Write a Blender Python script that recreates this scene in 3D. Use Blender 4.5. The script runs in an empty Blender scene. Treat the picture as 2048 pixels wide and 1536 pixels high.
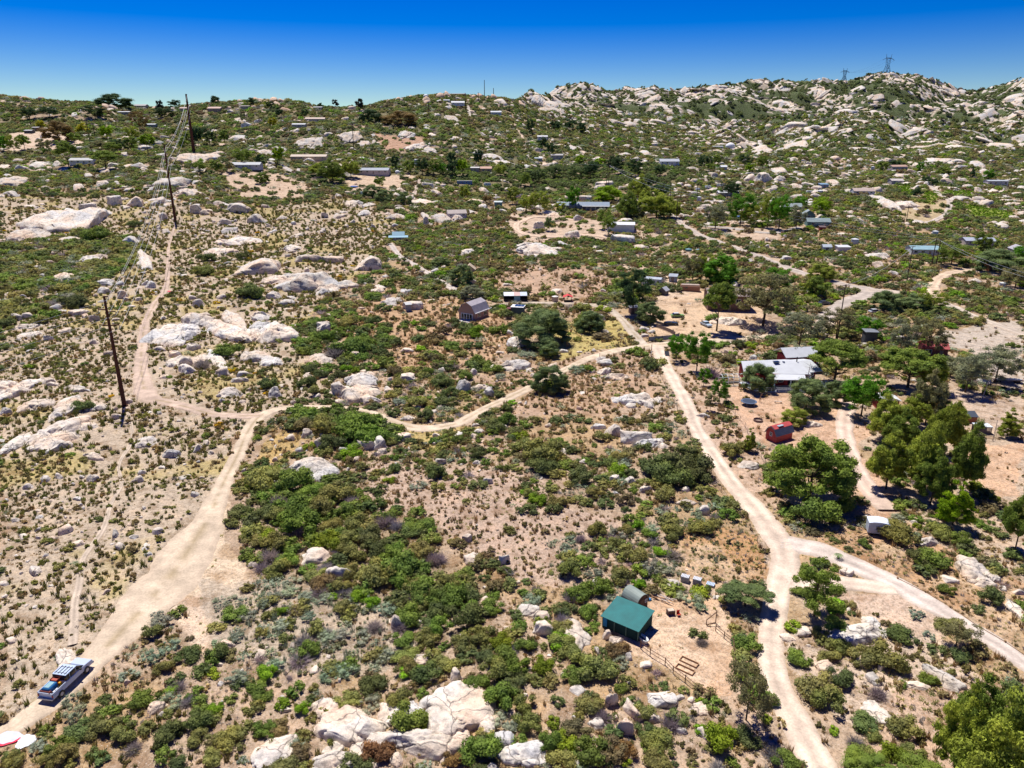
import bpy, bmesh, math, random
import numpy as np
from mathutils import Vector, Matrix
R = math.radians
S = bpy.context.scene
COL = S.collection

# ------------------------------------------------------------------ camera
H = 60.0                      # height of the drone above the valley floor
K = H/43.0                    # the valley is laid out for 43 m and scaled with the height
FPX = 1450.0                  # focal length in pixels of a 2048-wide frame
PITCH = R(19.13)
cam = bpy.data.cameras.new('camera'); camo = bpy.data.objects.new('camera', cam); COL.objects.link(camo)
camo.location = (0, 0, H); camo.rotation_euler = (math.pi/2 - PITCH, 0, 0)
cam.sensor_width = 36; cam.lens = 36*FPX/2048; cam.clip_start = 0.5; cam.clip_end = 20000
S.camera = camo

# ------------------------------------------------------------------ sky and sun
SUN_EL, SUN_AZ = R(64), R(-24)       # azimuth measured from +Y towards +X
w = bpy.data.worlds.new('World'); S.world = w; w.use_nodes = True
nt = w.node_tree; nt.nodes.clear()
sky = nt.nodes.new('ShaderNodeTexSky'); sky.sky_type = 'NISHITA'; sky.sun_disc = False
sky.sun_elevation = SUN_EL; sky.sun_rotation = SUN_AZ; sky.altitude = 600; sky.air_density = 1.0
sky.dust_density = 0.0; sky.ozone_density = 6.0
hs = nt.nodes.new('ShaderNodeHueSaturation'); hs.inputs['Saturation'].default_value = 1.38
hs.inputs['Hue'].default_value = 0.525
bg = nt.nodes.new('ShaderNodeBackground'); bg.inputs['Strength'].default_value = 0.09
ow = nt.nodes.new('ShaderNodeOutputWorld')
v1 = nt.nodes.new('ShaderNodeVectorMath'); v1.operation = 'SCALE'; v1.inputs['Scale'].default_value = 0.085
gm = nt.nodes.new('ShaderNodeGamma'); gm.inputs['Gamma'].default_value = 1.4
v2 = nt.nodes.new('ShaderNodeVectorMath'); v2.operation = 'SCALE'; v2.inputs['Scale'].default_value = 10.5
nt.links.new(sky.outputs[0], v1.inputs[0]); nt.links.new(v1.outputs[0], gm.inputs['Color']); nt.links.new(gm.outputs[0], hs.inputs['Color']); nt.links.new(hs.outputs[0], v2.inputs[0]); nt.links.new(v2.outputs[0], bg.inputs[0]); nt.links.new(bg.outputs[0], ow.inputs[0])
sl = bpy.data.lights.new('sun', 'SUN'); sl.energy = 4.3; sl.angle = R(0.53); sl.color = (1, 0.95, 0.87)
so = bpy.data.objects.new('sun', sl); COL.objects.link(so)
sd = Vector((math.sin(SUN_AZ)*math.cos(SUN_EL), math.cos(SUN_AZ)*math.cos(SUN_EL), math.sin(SUN_EL)))
so.rotation_euler = sd.to_track_quat('Z', 'Y').to_euler(); so.location = (0, 0, 300)
S.view_settings.view_transform = 'Standard'; S.view_settings.look = 'None'
S.view_settings.exposure = 0.5; S.view_settings.gamma = 1.0
S.render.engine = 'CYCLES'; S.cycles.max_bounces = 4; S.cycles.diffuse_bounces = 3; S.cycles.transparent_max_bounces = 4
S.cycles.use_denoising = True

# ------------------------------------------------------------------ numeric helpers
def _hash(i, j, k, seed):
    n = (i.astype(np.int64)*374761393 + j.astype(np.int64)*668265263 + k.astype(np.int64)*2147483647 + seed*144665) & 0xffffffff
    n = ((n ^ (n >> 13))*1274126177) & 0xffffffff
    n = ((n ^ (n >> 16))*2246822519) & 0xffffffff
    return ((n ^ (n >> 15)) & 0xffffff)/float(0xffffff)*2-1
def vnoise(x, y, z=None, seed=0):
    x = np.asarray(x, float); y = np.asarray(y, float)
    z = np.zeros_like(x) if z is None else np.asarray(z, float)
    i, j, k = np.floor(x), np.floor(y), np.floor(z)
    fx, fy, fz = x-i, y-j, z-k
    fx = fx*fx*(3-2*fx); fy = fy*fy*(3-2*fy); fz = fz*fz*(3-2*fz)
    r = 0
    for a in (0, 1):
        for b in (0, 1):
            for c in (0, 1):
                r = r + _hash(i+a, j+b, k+c, seed)*(fx if a else 1-fx)*(fy if b else 1-fy)*(fz if c else 1-fz)
    return r
def fbm(x, y, z=None, oc=4, seed=0, g=0.5):
    x = np.asarray(x, float); y = np.asarray(y, float)
    r = 0; a = 1; t = 0
    for o in range(oc):
        s = 2.03**o
        r = r + a*vnoise(x*s+o*17.3, y*s-o*9.1, None if z is None else np.asarray(z)*s+o*5.7, seed+o); t += a; a *= g
    return r/t
def sstep(a, b, x):
    t = np.clip((np.asarray(x, float)-a)/(b-a), 0, 1); return t*t*(3-2*t)

# ------------------------------------------------------------------ terrain
CP, SP = math.cos(PITCH), math.sin(PITCH)
def z_of_row(row, Y):                      # height that a point at distance Y has if seen at this row
    a = np.arctan((768.0-row)/FPX) - PITCH
    return 43.0 + Y*np.tan(a)
SKY = [(-400,195),(0,190),(100,193),(200,197),(235,205),(330,212),(400,207),(500,204),(600,204),(640,212),(720,213),(760,202),(830,192),
       (880,186),(940,186),(1000,189),(1030,192),(1060,188),(1100,182),(1160,178),(1300,179),(1340,186),(1400,174),(1480,165),
       (1540,162),(1600,160),(1680,161),(1740,146),(1770,144),(1820,155),(1870,172),(1900,182),(1930,186),(1980,174),(2020,159),
       (2060,154),(2300,140)]
RD = [(-400,800),(0,800),(700,850),(880,860),(1030,900),(1120,1250),(1300,1350),(1500,1420),(1770,1500),(1930,1650),(2048,1500),(2300,1500)]
MID = [  # px, [(Y, z)...]
 (-400,[(150,1),(300,6),(450,18),(600,38)]),
 (0,   [(150,1),(300,6),(450,18),(600,38)]),
 (600, [(150,0),(300,5),(450,17),(600,38)]),
 (900, [(150,0),(300,4),(450,13),(600,33)]),
 (1100,[(150,0),(300,3),(450,10),(700,38)]),
 (1500,[(150,0),(300,2),(450,8),(700,22),(900,46)]),
 (2048,[(150,0),(300,2),(450,8),(700,22),(900,42)]),
 (2300,[(150,0),(300,2),(450,8),(700,22),(900,42)])]
NU, NS = 241, 400
U0, U1 = -1.35, 1.35
S0, S1 = math.log(10), math.log(9000)
_us = np.linspace(U0, U1, NU); _ss = np.linspace(S0, S1, NS); _Ys = np.exp(_ss)
_pxs = 1024 + FPX*_us/ (CP)                 # column at the horizon
_base = np.zeros((NU, NS))
_sky = np.interp(_pxs, [a for a, b in SKY], [b for a, b in SKY]); _rd = np.interp(_pxs, [a for a, b in RD], [b for a, b in RD])
_prof = []
for px, pts in MID:
    _prof.append(([0]+[p[0] for p in pts], [0.]+[p[1] for p in pts]))
_mp = np.array([m[0] for m in MID], float)
for i in range(NU):
    px = min(max(_pxs[i], _mp[0]), _mp[-1]-1e-3); k = int(np.searchsorted(_mp, px, 'right')-1); t = (px-_mp[k])/(_mp[k+1]-_mp[k])
    Rr = _rd[i]; zs = float(z_of_row(_sky[i], Rr*1.0))
    pr = []
    for q in (k, k+1):
        a, b = _prof[q]; a = a+[Rr, Rr+260, Rr+900, 9000]; b = b+[zs, zs-45, -30, -60]
        pr.append(np.interp(_Ys, a, b))
    _base[i] = pr[0]*(1-t)+pr[1]*t
def _sm(a, n, ax):
    k = np.hanning(n+2)[1:-1]; k /= k.sum()
    p = [(0, 0), (0, 0)]; p[ax] = (n//2, n//2)
    b = np.pad(a, p, mode='edge')
    return np.apply_along_axis(lambda v: np.convolve(v, k, 'valid'), ax, b)
_base = _sm(_base, 9, 1)
def base_h(x, y):
    y = np.maximum(np.asarray(y, float), 12.); u = np.asarray(x, float)/y
    a = np.clip((u-U0)/(U1-U0)*(NU-1), 0, NU-1.001); b = np.clip((np.log(y)-S0)/(S1-S0)*(NS-1), 0, NS-1.001)
    i = a.astype(int); j = b.astype(int); fa = a-i; fb = b-j
    return (_base[i, j]*(1-fa)*(1-fb)+_base[i+1, j]*fa*(1-fb)+_base[i, j+1]*(1-fa)*fb+_base[i+1, j+1]*fa*fb)
def hgt(x, y):
    return K*_hgt(np.asarray(x, float)/K, np.asarray(y, float)/K)
def _hgt(x, y):
    z = base_h(x, y)
    mt = sstep(0, 200, y-np.interp(1024+FPX*(x/np.maximum(y, 12))/CP, [0, 1000, 1050, 1350, 1500, 2048], [5000, 5000, 850, 850, 640, 700]))
    z = z + fbm(x/130, y/130, oc=3, seed=3)*(7*sstep(180, 500, y))
    z = z + fbm(x/45, y/45, oc=3, seed=5)*(0.9+2.2*sstep(150, 500, y))
    z = z + fbm(x/13, y/13, oc=2, seed=8)*0.35
    rid = 1-np.abs(fbm(x/90, y/90, oc=4, seed=11))*2
    z = z + mt*(rid-0.55)*18
    return z
def project(x, y, z):
    d = y*CP-(z-H)*SP; v = y*SP+(z-H)*CP
    d = np.where(d < 1, 1, d)
    return 1024+FPX*x/d, 768-FPX*v/d, d
_T = 24*1.008**np.arange(0, 640)
def pick(px, row):
    """the point of the ground that lies along a viewing direction (scalars or arrays) -> x, y, z, depth"""
    px = np.atleast_1d(np.asarray(px, float)); row = np.atleast_1d(np.asarray(row, float))
    a = (px-1024)/FPX; b = (768-row)/FPX
    dx, dy, dz = a, CP+b*SP, -SP+b*CP
    X = dx[:, None]*_T; Y = dy[:, None]*_T; Z = H+dz[:, None]*_T
    g = Z-hgt(X, Y); hit = g < 0
    k = np.where(hit.any(1), hit.argmax(1), g.argmin(1)); k = np.maximum(k, 1)
    lo = _T[k-1]; hi = _T[k]
    for _ in range(12):
        m = (lo+hi)/2; gg = H+dz*m-hgt(dx*m, dy*m); hi = np.where(gg < 0, m, hi); lo = np.where(gg < 0, lo, m)
    t = (lo+hi)/2; x = dx*t; y = dy*t
    return x, y, hgt(x, y), t
def P(px, row):
    x, y, z, t = pick(px, row); return float(x[0]), float(y[0]), float(z[0]), float(t[0])
def gz(x, y): return float(hgt(np.array([x]), np.array([y]))[0])
def normal_at(x, y, e=2.0):
    a = (gz(x+e, y)-gz(x-e, y))/(2*e); b = (gz(x, y+e)-gz(x, y-e))/(2*e)
    return Vector((-a, -b, 1)).normalized()

# ------------------------------------------------------------------ mesh helpers
def mesh_np(name, V, F, mat, col=None, smooth=False):
    me = bpy.data.meshes.new(name); V = np.asarray(V, np.float32); F = np.asarray(F, np.int32)
    n, k = F.shape
    me.vertices.add(len(V)); me.vertices.foreach_set('co', V.ravel())
    me.loops.add(n*k); me.loops.foreach_set('vertex_index', F.ravel())
    me.polygons.add(n); me.polygons.foreach_set('loop_start', np.arange(0, n*k, k, dtype=np.int32))
    me.polygons.foreach_set('loop_total', np.full(n, k, np.int32))
    if smooth: me.polygons.foreach_set('use_smooth', np.ones(n, bool))
    if col is not None:
        c = np.ones((len(V), 4), np.float32); c[:, :3] = col
        a = me.color_attributes.new('Col', 'FLOAT_COLOR', 'POINT'); a.data.foreach_set('color', c.ravel())
    me.update(calc_edges=True); me.materials.append(mat)
    return me
def tag(o, label=None, cat=None, group=None, kind=None):
    if label: o['label'] = label
    if cat: o['category'] = cat
    if group: o['group'] = group
    if kind: o['kind'] = kind
    return o
def link(name, me, parent=None):
    o = bpy.data.objects.new(name, me); COL.objects.link(o)
    if parent is not None: o.parent = parent
    return o
def empty(name, loc, rz=0.0, label=None, cat=None, group=None):
    o = bpy.data.objects.new(name, None); COL.objects.link(o); o.empty_display_size = 0.5
    o.location = loc; o.rotation_euler = (0, 0, rz); tag(o, label, cat, group); return o
class MB:
    """collects boxes, bars and prisms and links them as one mesh object"""
    def __init__(s): s.v = []; s.f = []
    def poly(s, pts):
        b = len(s.v); s.v += [tuple(p) for p in pts]; s.f.append(tuple(range(b, b+len(pts))))
    def box(s, x0, x1, y0, y1, z0, z1):
        b = len(s.v); s.v += [(x, y, z) for z in (z0, z1) for x, y in ((x0, y0), (x1, y0), (x1, y1), (x0, y1))]
        s.f += [(b, b+3, b+2, b+1), (b+4, b+5, b+6, b+7)]+[(b+i, b+(i+1) % 4, b+4+(i+1) % 4, b+4+i) for i in range(4)]
        return s
    def bar(s, p, q, w, h=None, n=4, w2=None):
        p, q = Vector(p), Vector(q); d = (q-p); h = h or w
        if d.length < 1e-6: return s
        d.normalize(); a = d.cross(Vector((0, 0, 1)))
        if a.length < 1e-3: a = Vector((1, 0, 0))
        a.normalize(); c = a.cross(d); b = len(s.v); r = (w2 if w2 is not None else w)/w
        for e, k in ((p, 1), (q, r)):
            for i in range(n):
                t = 2*math.pi*(i+.5)/n; f = math.sqrt(2) if n == 4 else 1
                s.v.append(tuple(e+a*(math.cos(t)*w/2*f*k)+c*(math.sin(t)*h/2*f*k)))
        s.f += [tuple(b+i for i in range(n)), tuple(b+n+i for i in reversed(range(n)))]
        s.f += [(b+i, b+n+i, b+n+(i+1) % n, b+(i+1) % n) for i in range(n)]
        return s
    def tube(s, pts, r, n=5):
        for a, b in zip(pts[:-1], pts[1:]): s.bar(a, b, r*2, n=n)
        return s
    def cyl(s, c, r, z0, z1, n=20, r2=None):
        r2 = r if r2 is None else r2; b = len(s.v)
        for z, q in ((z0, r), (z1, r2)):
            for i in range(n):
                t = 2*math.pi*i/n; s.v.append((c[0]+q*math.cos(t), c[1]+q*math.sin(t), z))
        s.f += [tuple(b+i for i in reversed(range(n))), tuple(b+n+i for i in range(n))]
        s.f += [(b+i, b+(i+1) % n, b+n+(i+1) % n, b+n+i) for i in range(n)]
        return s
    def prism(s, prof, y0, y1, axis='y'):
        """profile [(a, z)] extruded along y (axis='y') or along x (axis='x')"""
        b = len(s.v); n = len(prof)
        for e in (y0, y1):
            for a, z in prof: s.v.append((a, e, z) if axis == 'y' else (e, a, z))
        s.f += [tuple(b+i for i in range(n)), tuple(b+n+i for i in reversed(range(n)))]
        s.f += [(b+i, b+n+i, b+n+(i+1) % n, b+(i+1) % n) for i in range(n)]
        return s
    def build(s, name, mat, parent=None, smooth=False, bevel=0):
        me = bpy.data.meshes.new(name); me.from_pydata(s.v, [], s.f)
        bm = bmesh.new(); bm.from_mesh(me)
        if bevel:
            bmesh.ops.bevel(bm, geom=list(bm.edges), offset=bevel, segments=1, affect='EDGES')
        bmesh.ops.recalc_face_normals(bm, faces=bm.faces); bm.to_mesh(me); bm.free()
        if smooth:
            for p in me.polygons: p.use_smooth = True
        me.materials.append(mat); return link(name, me, parent)
def children_of(o): return [c for c in COL.objects if c.parent == o]

# ------------------------------------------------------------------ materials
def new_mat(name, rough=0.8, spec=0.3):
    m = bpy.data.materials.new(name); m.use_nodes = True; n = m.node_tree.nodes; l = m.node_tree.links
    b = n['Principled BSDF']; b.inputs['Roughness'].default_value = rough; b.inputs['Specular IOR Level'].default_value = spec
    return m, n, l, b
def nz(n, l, scale, detail=3, rough=0.6, coord='pos', vec=None, dim='3D'):
    t = n.new('ShaderNodeTexNoise'); t.inputs['Scale'].default_value = scale; t.inputs['Detail'].default_value = detail
    t.inputs['Roughness'].default_value = rough
    if vec is None:
        g = n.new('ShaderNodeNewGeometry') if coord == 'pos' else n.new('ShaderNodeTexCoord')
        vec = g.outputs['Position'] if coord == 'pos' else g.outputs['Object']
    l.new(vec, t.inputs['Vector']); return t.outputs['Fac']
def ramp(n, l, fac, stops):
    r = n.new('ShaderNodeValToRGB'); e = r.color_ramp.elements
    while len(e) > 1: e.remove(e[-1])
    e[0].position = stops[0][0]; e[0].color = (*stops[0][1], 1)
    for p, c in stops[1:]:
        x = e.new(p); x.color = (*c, 1)
    l.new(fac, r.inputs['Fac']); return r.outputs['Color']
def mixc(n, l, fac, a, b, mode='MIX'):
    m = n.new('ShaderNodeMix'); m.data_type = 'RGBA'; m.blend_type = mode; m.clamp_factor = True
    for s, v in ((0, fac), (6, a), (7, b)):
        if isinstance(v, (int, float)): m.inputs[s].default_value = v
        elif isinstance(v, tuple): m.inputs[s].default_value = (*v, 1)
        else: l.new(v, m.inputs[s])
    return m.outputs[2]
def gray(v): return (v, v, v)
def flat_mat(name, c, rough=0.7, spec=0.3, var=0.12, scale=1.5, metal=0.0):
    m, n, l, b = new_mat(name, rough, spec); b.inputs['Metallic'].default_value = metal
    f = nz(n, l, scale, 4); g = ramp(n, l, f, [(0.3, tuple(x*(1-var) for x in c)), (0.7, tuple(min(1, x*(1+var)) for x in c))])
    l.new(g, b.inputs['Base Color']); return m
def foliage_mat():
    m, n, l, b = new_mat('foliage', 0.75, 0.12)
    oi = n.new('ShaderNodeObjectInfo'); at = n.new('ShaderNodeAttribute'); at.attribute_name = 'Col'
    c = mixc(n, l, 1.0, at.outputs['Color'], oi.outputs['Color'], 'MULTIPLY')
    f = nz(n, l, 0.35, 2); c = mixc(n, l, 1.0, c, ramp(n, l, f, [(0.3, (0.80, 0.86, 0.85)), (0.7, (1.22, 1.14, 1.0))]), 'MULTIPLY')
    l.new(c, b.inputs['Base Color'])
    tr = n.new('ShaderNodeBsdfTranslucent'); l.new(c, tr.inputs['Color'])
    mx = n.new('ShaderNodeMixShader'); mx.inputs[0].default_value = 0.33
    l.new(b.outputs[0], mx.inputs[1]); l.new(tr.outputs[0], mx.inputs[2]); l.new(mx.outputs[0], n['Material Output'].inputs[0])
    return m
def rock_mat():
    m, n, l, b = new_mat('granite', 0.85, 0.2)
    oi = n.new('ShaderNodeObjectInfo'); at = n.new('ShaderNodeAttribute'); at.attribute_name = 'Col'
    big = ramp(n, l, nz(n, l, 0.13, 4), [(0.37, (0.72, 0.55, 0.42)), (0.47, (0.75, 0.64, 0.52)), (0.60, (0.66, 0.62, 0.575))])
    mid = ramp(n, l, nz(n, l, 0.9, 5, .7), [(0.38, gray(0.66)), (0.5, gray(1.0)), (0.68, gray(1.10))])
    c = mixc(n, l, 1.0, big, mid, 'MULTIPLY')
    st = ramp(n, l, nz(n, l, 0.55, 6, .75), [(0.61, gray(0)), (0.67, gray(0.6))])     # lichen and weather stain
    c = mixc(n, l, st, c, (0.20, 0.175, 0.165))
    fi = ramp(n, l, nz(n, l, 7, 3), [(0.3, gray(0.86)), (0.7, gray(1.1))]); c = mixc(n, l, 1.0, c, fi, 'MULTIPLY')
    g = n.new('ShaderNodeNewGeometry')
    wob = n.new('ShaderNodeTexNoise'); wob.inputs['Scale'].default_value = 0.35; wob.inputs['Detail'].default_value = 3
    l.new(g.outputs['Position'], wob.inputs['Vector'])
    ad = n.new('ShaderNodeVectorMath'); ad.operation = 'MULTIPLY_ADD'; l.new(wob.outputs['Color'], ad.inputs[0])
    ad.inputs[1].default_value = (2.4, 2.4, 2.4); l.new(g.outputs['Position'], ad.inputs[2])
    vo = n.new('ShaderNodeTexVoronoi'); vo.feature = 'DISTANCE_TO_EDGE'; vo.inputs['Scale'].default_value = 0.22; l.new(ad.outputs[0], vo.inputs['Vector'])
    cr = ramp(n, l, vo.outputs['Distance'], [(0.0, gray(0.9)), (0.022, gray(0.0))])       # joints
    c = mixc(n, l, cr, c, (0.13, 0.11, 0.10))
    c = mixc(n, l, 1.0, c, at.outputs['Color'], 'MULTIPLY'); c = mixc(n, l, 1.0, c, oi.outputs['Color'], 'MULTIPLY')
    l.new(c, b.inputs['Base Color'])
    bu = n.new('ShaderNodeBump'); bu.inputs['Strength'].default_value = 0.7; bu.inputs['Distance'].default_value = 0.25
    l.new(nz(n, l, 2.2, 6, .7), bu.inputs['Height']); l.new(bu.outputs[0], b.inputs['Normal'])
    return m
def ground_mat():
    m, n, l, b = new_mat('dry_ground', 0.95, 0.1)
    at = n.new('ShaderNodeAttribute'); at.attribute_name = 'Col'
    c = at.outputs['Color']
    p1 = ramp(n, l, nz(n, l, 0.22, 6, .65), [(0.37, (0.70, 0.62, 0.54)), (0.5, (1, 1, 1)), (0.62, (1.16, 1.10, 1.04))])
    c = mixc(n, l, 1.0, c, p1, 'MULTIPLY')
    p2 = ramp(n, l, nz(n, l, 1.7, 5, .7), [(0.35, gray(0.62)), (0.5, gray(1.0)), (0.64, gray(1.2))])
    c = mixc(n, l, 1.0, c, p2, 'MULTIPLY')
    st = ramp(n, l, nz(n, l, 4.5, 3, .6), [(0.55, gray(0)), (0.62, gray(0.6))])       # twigs, litter, dry tufts
    c = mixc(n, l, st, c, (0.17, 0.125, 0.075))
    pb = ramp(n, l, nz(n, l, 6.5, 2, .6), [(0.63, gray(0)), (0.67, gray(0.8))])      # pebbles
    c = mixc(n, l, pb, c, (0.58, 0.52, 0.46))
    l.new(c, b.inputs['Base Color'])
    bu = n.new('ShaderNodeBump'); bu.inputs['Strength'].default_value = 0.6; bu.inputs['Distance'].default_value = 0.15
    l.new(nz(n, l, 3.0, 6, .7), bu.inputs['Height']); l.new(bu.outputs[0], b.inputs['Normal'])
    return m
def road_mat():
    m, n, l, b = new_mat('dirt_road', 0.95, 0.1)
    at = n.new('ShaderNodeAttribute'); at.attribute_name = 'Col'
    c = mixc(n, l, 1.0, at.outputs['Color'], ramp(n, l, nz(n, l, 0.5, 6, .6), [(0.35, gray(0.84)), (0.65, gray(1.12))]), 'MULTIPLY')
    c = mixc(n, l, 1.0, c, ramp(n, l, nz(n, l, 3.5, 5, .7), [(0.33, gray(0.82)), (0.62, gray(1.08))]), 'MULTIPLY')
    l.new(c, b.inputs['Base Color'])
    bu = n.new('ShaderNodeBump'); bu.inputs['Strength'].default_value = 0.5; bu.inputs['Distance'].default_value = 0.1
    l.new(nz(n, l, 2.0, 6, .7), bu.inputs['Height']); l.new(bu.outputs[0], b.inputs['Normal'])
    return m
def glass_mat():
    m, n, l, b = new_mat('window_glass', 0.08, 0.6); b.inputs['Base Color'].default_value = (0.02, 0.03, 0.04, 1); return m
FOL, ROCK, GROUND, ROAD, GLASS = foliage_mat(), rock_mat(), ground_mat(), road_mat(), glass_mat()
_mc = {}
def C(c, rough=0.7, spec=0.3, metal=0.0, var=0.12, scale=1.5):
    k = (c, rough, metal, var, scale)
    if k not in _mc: _mc[k] = flat_mat('paint_%02d' % len(_mc), c, rough, spec, var, scale, metal)
    return _mc[k]
def roof_mat(c, ridged=True):
    k = ('roof', c, ridged)
    if k not in _mc:
        m, n, l, b = new_mat('roofing_%02d' % len(_mc), 0.6, 0.3)
        g = ramp(n, l, nz(n, l, 0.8, 5), [(0.3, tuple(x*.82 for x in c)), (0.7, tuple(min(.9, x*1.12) for x in c))])
        tc = n.new('ShaderNodeTexCoord'); wv = n.new('ShaderNodeTexWave'); wv.inputs['Scale'].default_value = 1.6 if ridged else 1.0
        wv.bands_direction = 'X' if ridged else 'Z'; wv.inputs['Distortion'].default_value = 0.3; l.new(tc.outputs['Object'], wv.inputs['Vector'])
        g = mixc(n, l, 1.0, g, ramp(n, l, wv.outputs['Fac'], [(0.0, gray(0.86)), (0.35, gray(1.0))]), 'MULTIPLY')
        l.new(g, b.inputs['Base Color']); _mc[k] = m
    return _mc[k]
WOOD = C((0.16, 0.10, 0.06)); BARK = C((0.11, 0.075, 0.05), 0.95, .1, scale=3); STEEL = C((0.09, 0.033, 0.022), .8, .2)
WHITE = C((0.75, 0.76, 0.78)); BLACK = C((0.02, 0.02, 0.022), .5)
# ------------------------------------------------------------------ regions of the ground (outlines measured on the photo, in 2048 x 1536)
REG = {
 'left': [(0,392),(340,398),(430,430),(700,395),(800,440),(760,500),(700,560),(640,600),(600,680),(640,790),(560,815),(470,870),(470,940),(330,1150),(250,1250),(60,1430),(0,1470)],
 'thickL': [(0,488),(90,480),(170,462),(275,478),(300,505),(215,565),(150,600),(110,640),(0,690)],
 'thickL2': [(60,590),(150,570),(160,600),(120,625),(70,620)],
 'thickM': [(590,655),(660,620),(760,640),(800,680),(770,715),(640,745),(590,700)],
 'thickN': [(585,825),(690,812),(780,838),(805,880),(740,905),(640,850),(590,860)],
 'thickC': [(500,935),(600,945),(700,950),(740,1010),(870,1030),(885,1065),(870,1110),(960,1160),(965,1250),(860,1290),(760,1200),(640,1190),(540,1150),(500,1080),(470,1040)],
 'sageC': [(420,1165),(540,1150),(780,1210),(830,1290),(760,1350),(560,1360),(420,1290)],
 'sageT': [(270,1220),(345,1222),(375,1330),(270,1350),(245,1290)],
 'botL': [(130,1400),(560,1370),(680,1420),(700,1536),(0,1536),(60,1450)],
 'botC': [(850,1290),(960,1160),(1060,1170),(1190,1200),(1210,1290),(1290,1350),(1360,1430),(1480,1560),(700,1560),(760,1400)],
 'dryC': [(870,930),(1060,950),(1110,1000),(1290,1060),(1120,1180),(1000,1140),(890,1060),(740,1010),(710,930)],
 'orange': [(560,850),(520,930),(560,935),(600,880),(690,850),(620,825)],
 'mix2': [(1100,1080),(1230,1050),(1420,980),(1500,1060),(1440,1160),(1330,1170),(1200,1200),(1100,1150)],
 'grassO': [(1350,1065),(1460,1050),(1525,1070),(1530,1150),(1480,1190),(1420,1180),(1360,1120)],
 'yardG': [(1300,1190),(1350,1185),(1440,1200),(1475,1290),(1480,1400),(1430,1400),(1330,1340),(1225,1285),(1240,1230)],
 'yardH': [(1440,770),(1500,775),(1590,790),(1700,790),(1740,870),(1700,900),(1760,960),(1800,1010),(1770,1050),(1690,1030),(1680,980),(1560,870),(1540,900),(1500,880),(1470,830)],
 'sideR': [(1330,720),(1440,740),(1470,830),(1540,900),(1570,1000),(1540,1010),(1440,930),(1380,800)],
 'slopeR': [(1640,1060),(1800,1060),(2048,1180),(2048,1300),(1900,1220),(1760,1130),(1640,1085)],
 'yardR': [(1880,880),(1960,880),(2048,880),(2048,1000),(1990,1000),(1930,950)],
 'yardR2': [(1880,760),(1990,800),(2048,800),(2048,870),(1960,850),(1900,815)],
 'barn': [(740,600),(920,590),(1020,640),(1040,700),(1000,720),(900,740),(760,730),(690,640)],
 'redmid': [(1010,530),(1150,535),(1235,560),(1220,590),(1100,600),(990,580)],
 'yellow': [(1120,645),(1240,640),(1290,690),(1160,705),(1080,750),(1080,690)],
 'yellow2': [(790,850),(960,850),(900,900),(820,900)],
 'brownM': [(900,760),(1120,720),(1240,700),(1300,720),(1340,800),(1200,830),(1000,830),(1050,780)],
 'yardN': [(1310,590),(1400,575),(1500,600),(1560,650),(1420,690),(1330,680),(1290,650)],
 'padA': [(440,345),(560,348),(630,375),(600,400),(480,395)],
 'padB': [(700,348),(830,352),(800,375),(760,395),(690,380)],
 'padC': [(1000,425),(1220,440),(1210,480),(1120,478),(1040,490)],
 'padD': [(1240,520),(1330,508),(1390,590),(1300,600)],
 'padE': [(1400,455),(1560,455),(1560,480),(1480,478)],
 'padF': [(1790,405),(1900,400),(1890,445),(1800,440)],
 'padG': [(20,265),(110,262),(170,285),(120,300),(10,300)],
 'red1': [(748,268),(850,275),(850,300),(770,300)],
 'clearing': [(300,1190),(400,1040),(450,970),(450,1060),(505,1145),(490,1180),(430,1195),(340,1225)],
 'clearing2': [(360,1210),(430,1200),(425,1290),(390,1300)],
 'gravelR': [(1880,660),(2048,640),(2048,790),(1975,760),(1930,700),(1870,700)],
 'vineA': [(1790,370),(1822,372),(1832,392),(1800,388)],
 'vineB': [(1850,378),(1880,385),(1870,410),(1846,404)],
 'vineC': [(1885,382),(1950,380),(1940,395),(1895,392)],
 'vineD': [(1925,408),(2030,425),(2020,440),(1945,435)],
 'valley': [(1040,335),(1400,322),(1345,380),(1110,392),(980,380),(860,345)],
 'rockR': [(1640,1240),(1760,1240),(1900,1290),(1960,1360),(1900,1440),(1760,1470),(1680,1440),(1560,1290)],
 'dirtR': [(1690,1180),(1830,1190),(1900,1250),(1860,1300),(1720,1220)],
 'rocksN': [(570,825),(690,850),(800,850),(790,905),(700,965),(560,940)],
 'rocksS': [(1100,1240),(1220,1280),(1330,1345),(1420,1400),(1420,1536),(1100,1536)],
 'pinesR': [(1840,1330),(2048,1380),(2048,1560),(1700,1560),(1760,1450)],
}
def inpoly(px, py, poly):
    r = np.zeros(np.shape(px), bool); n = len(poly)
    for i in range(n):
        x1, y1 = poly[i]; x2, y2 = poly[(i+1) % n]
        if y1 == y2: continue
        r ^= ((y1 > py) != (y2 > py)) & (px < (x2-x1)*(py-y1)/(y2-y1)+x1)
    return r
def region_masks(px, row, jit=None):
    if jit is not None: px = px+jit[0]; row = row+jit[1]
    return {k: inpoly(px, row, v) for k, v in REG.items()}

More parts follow.
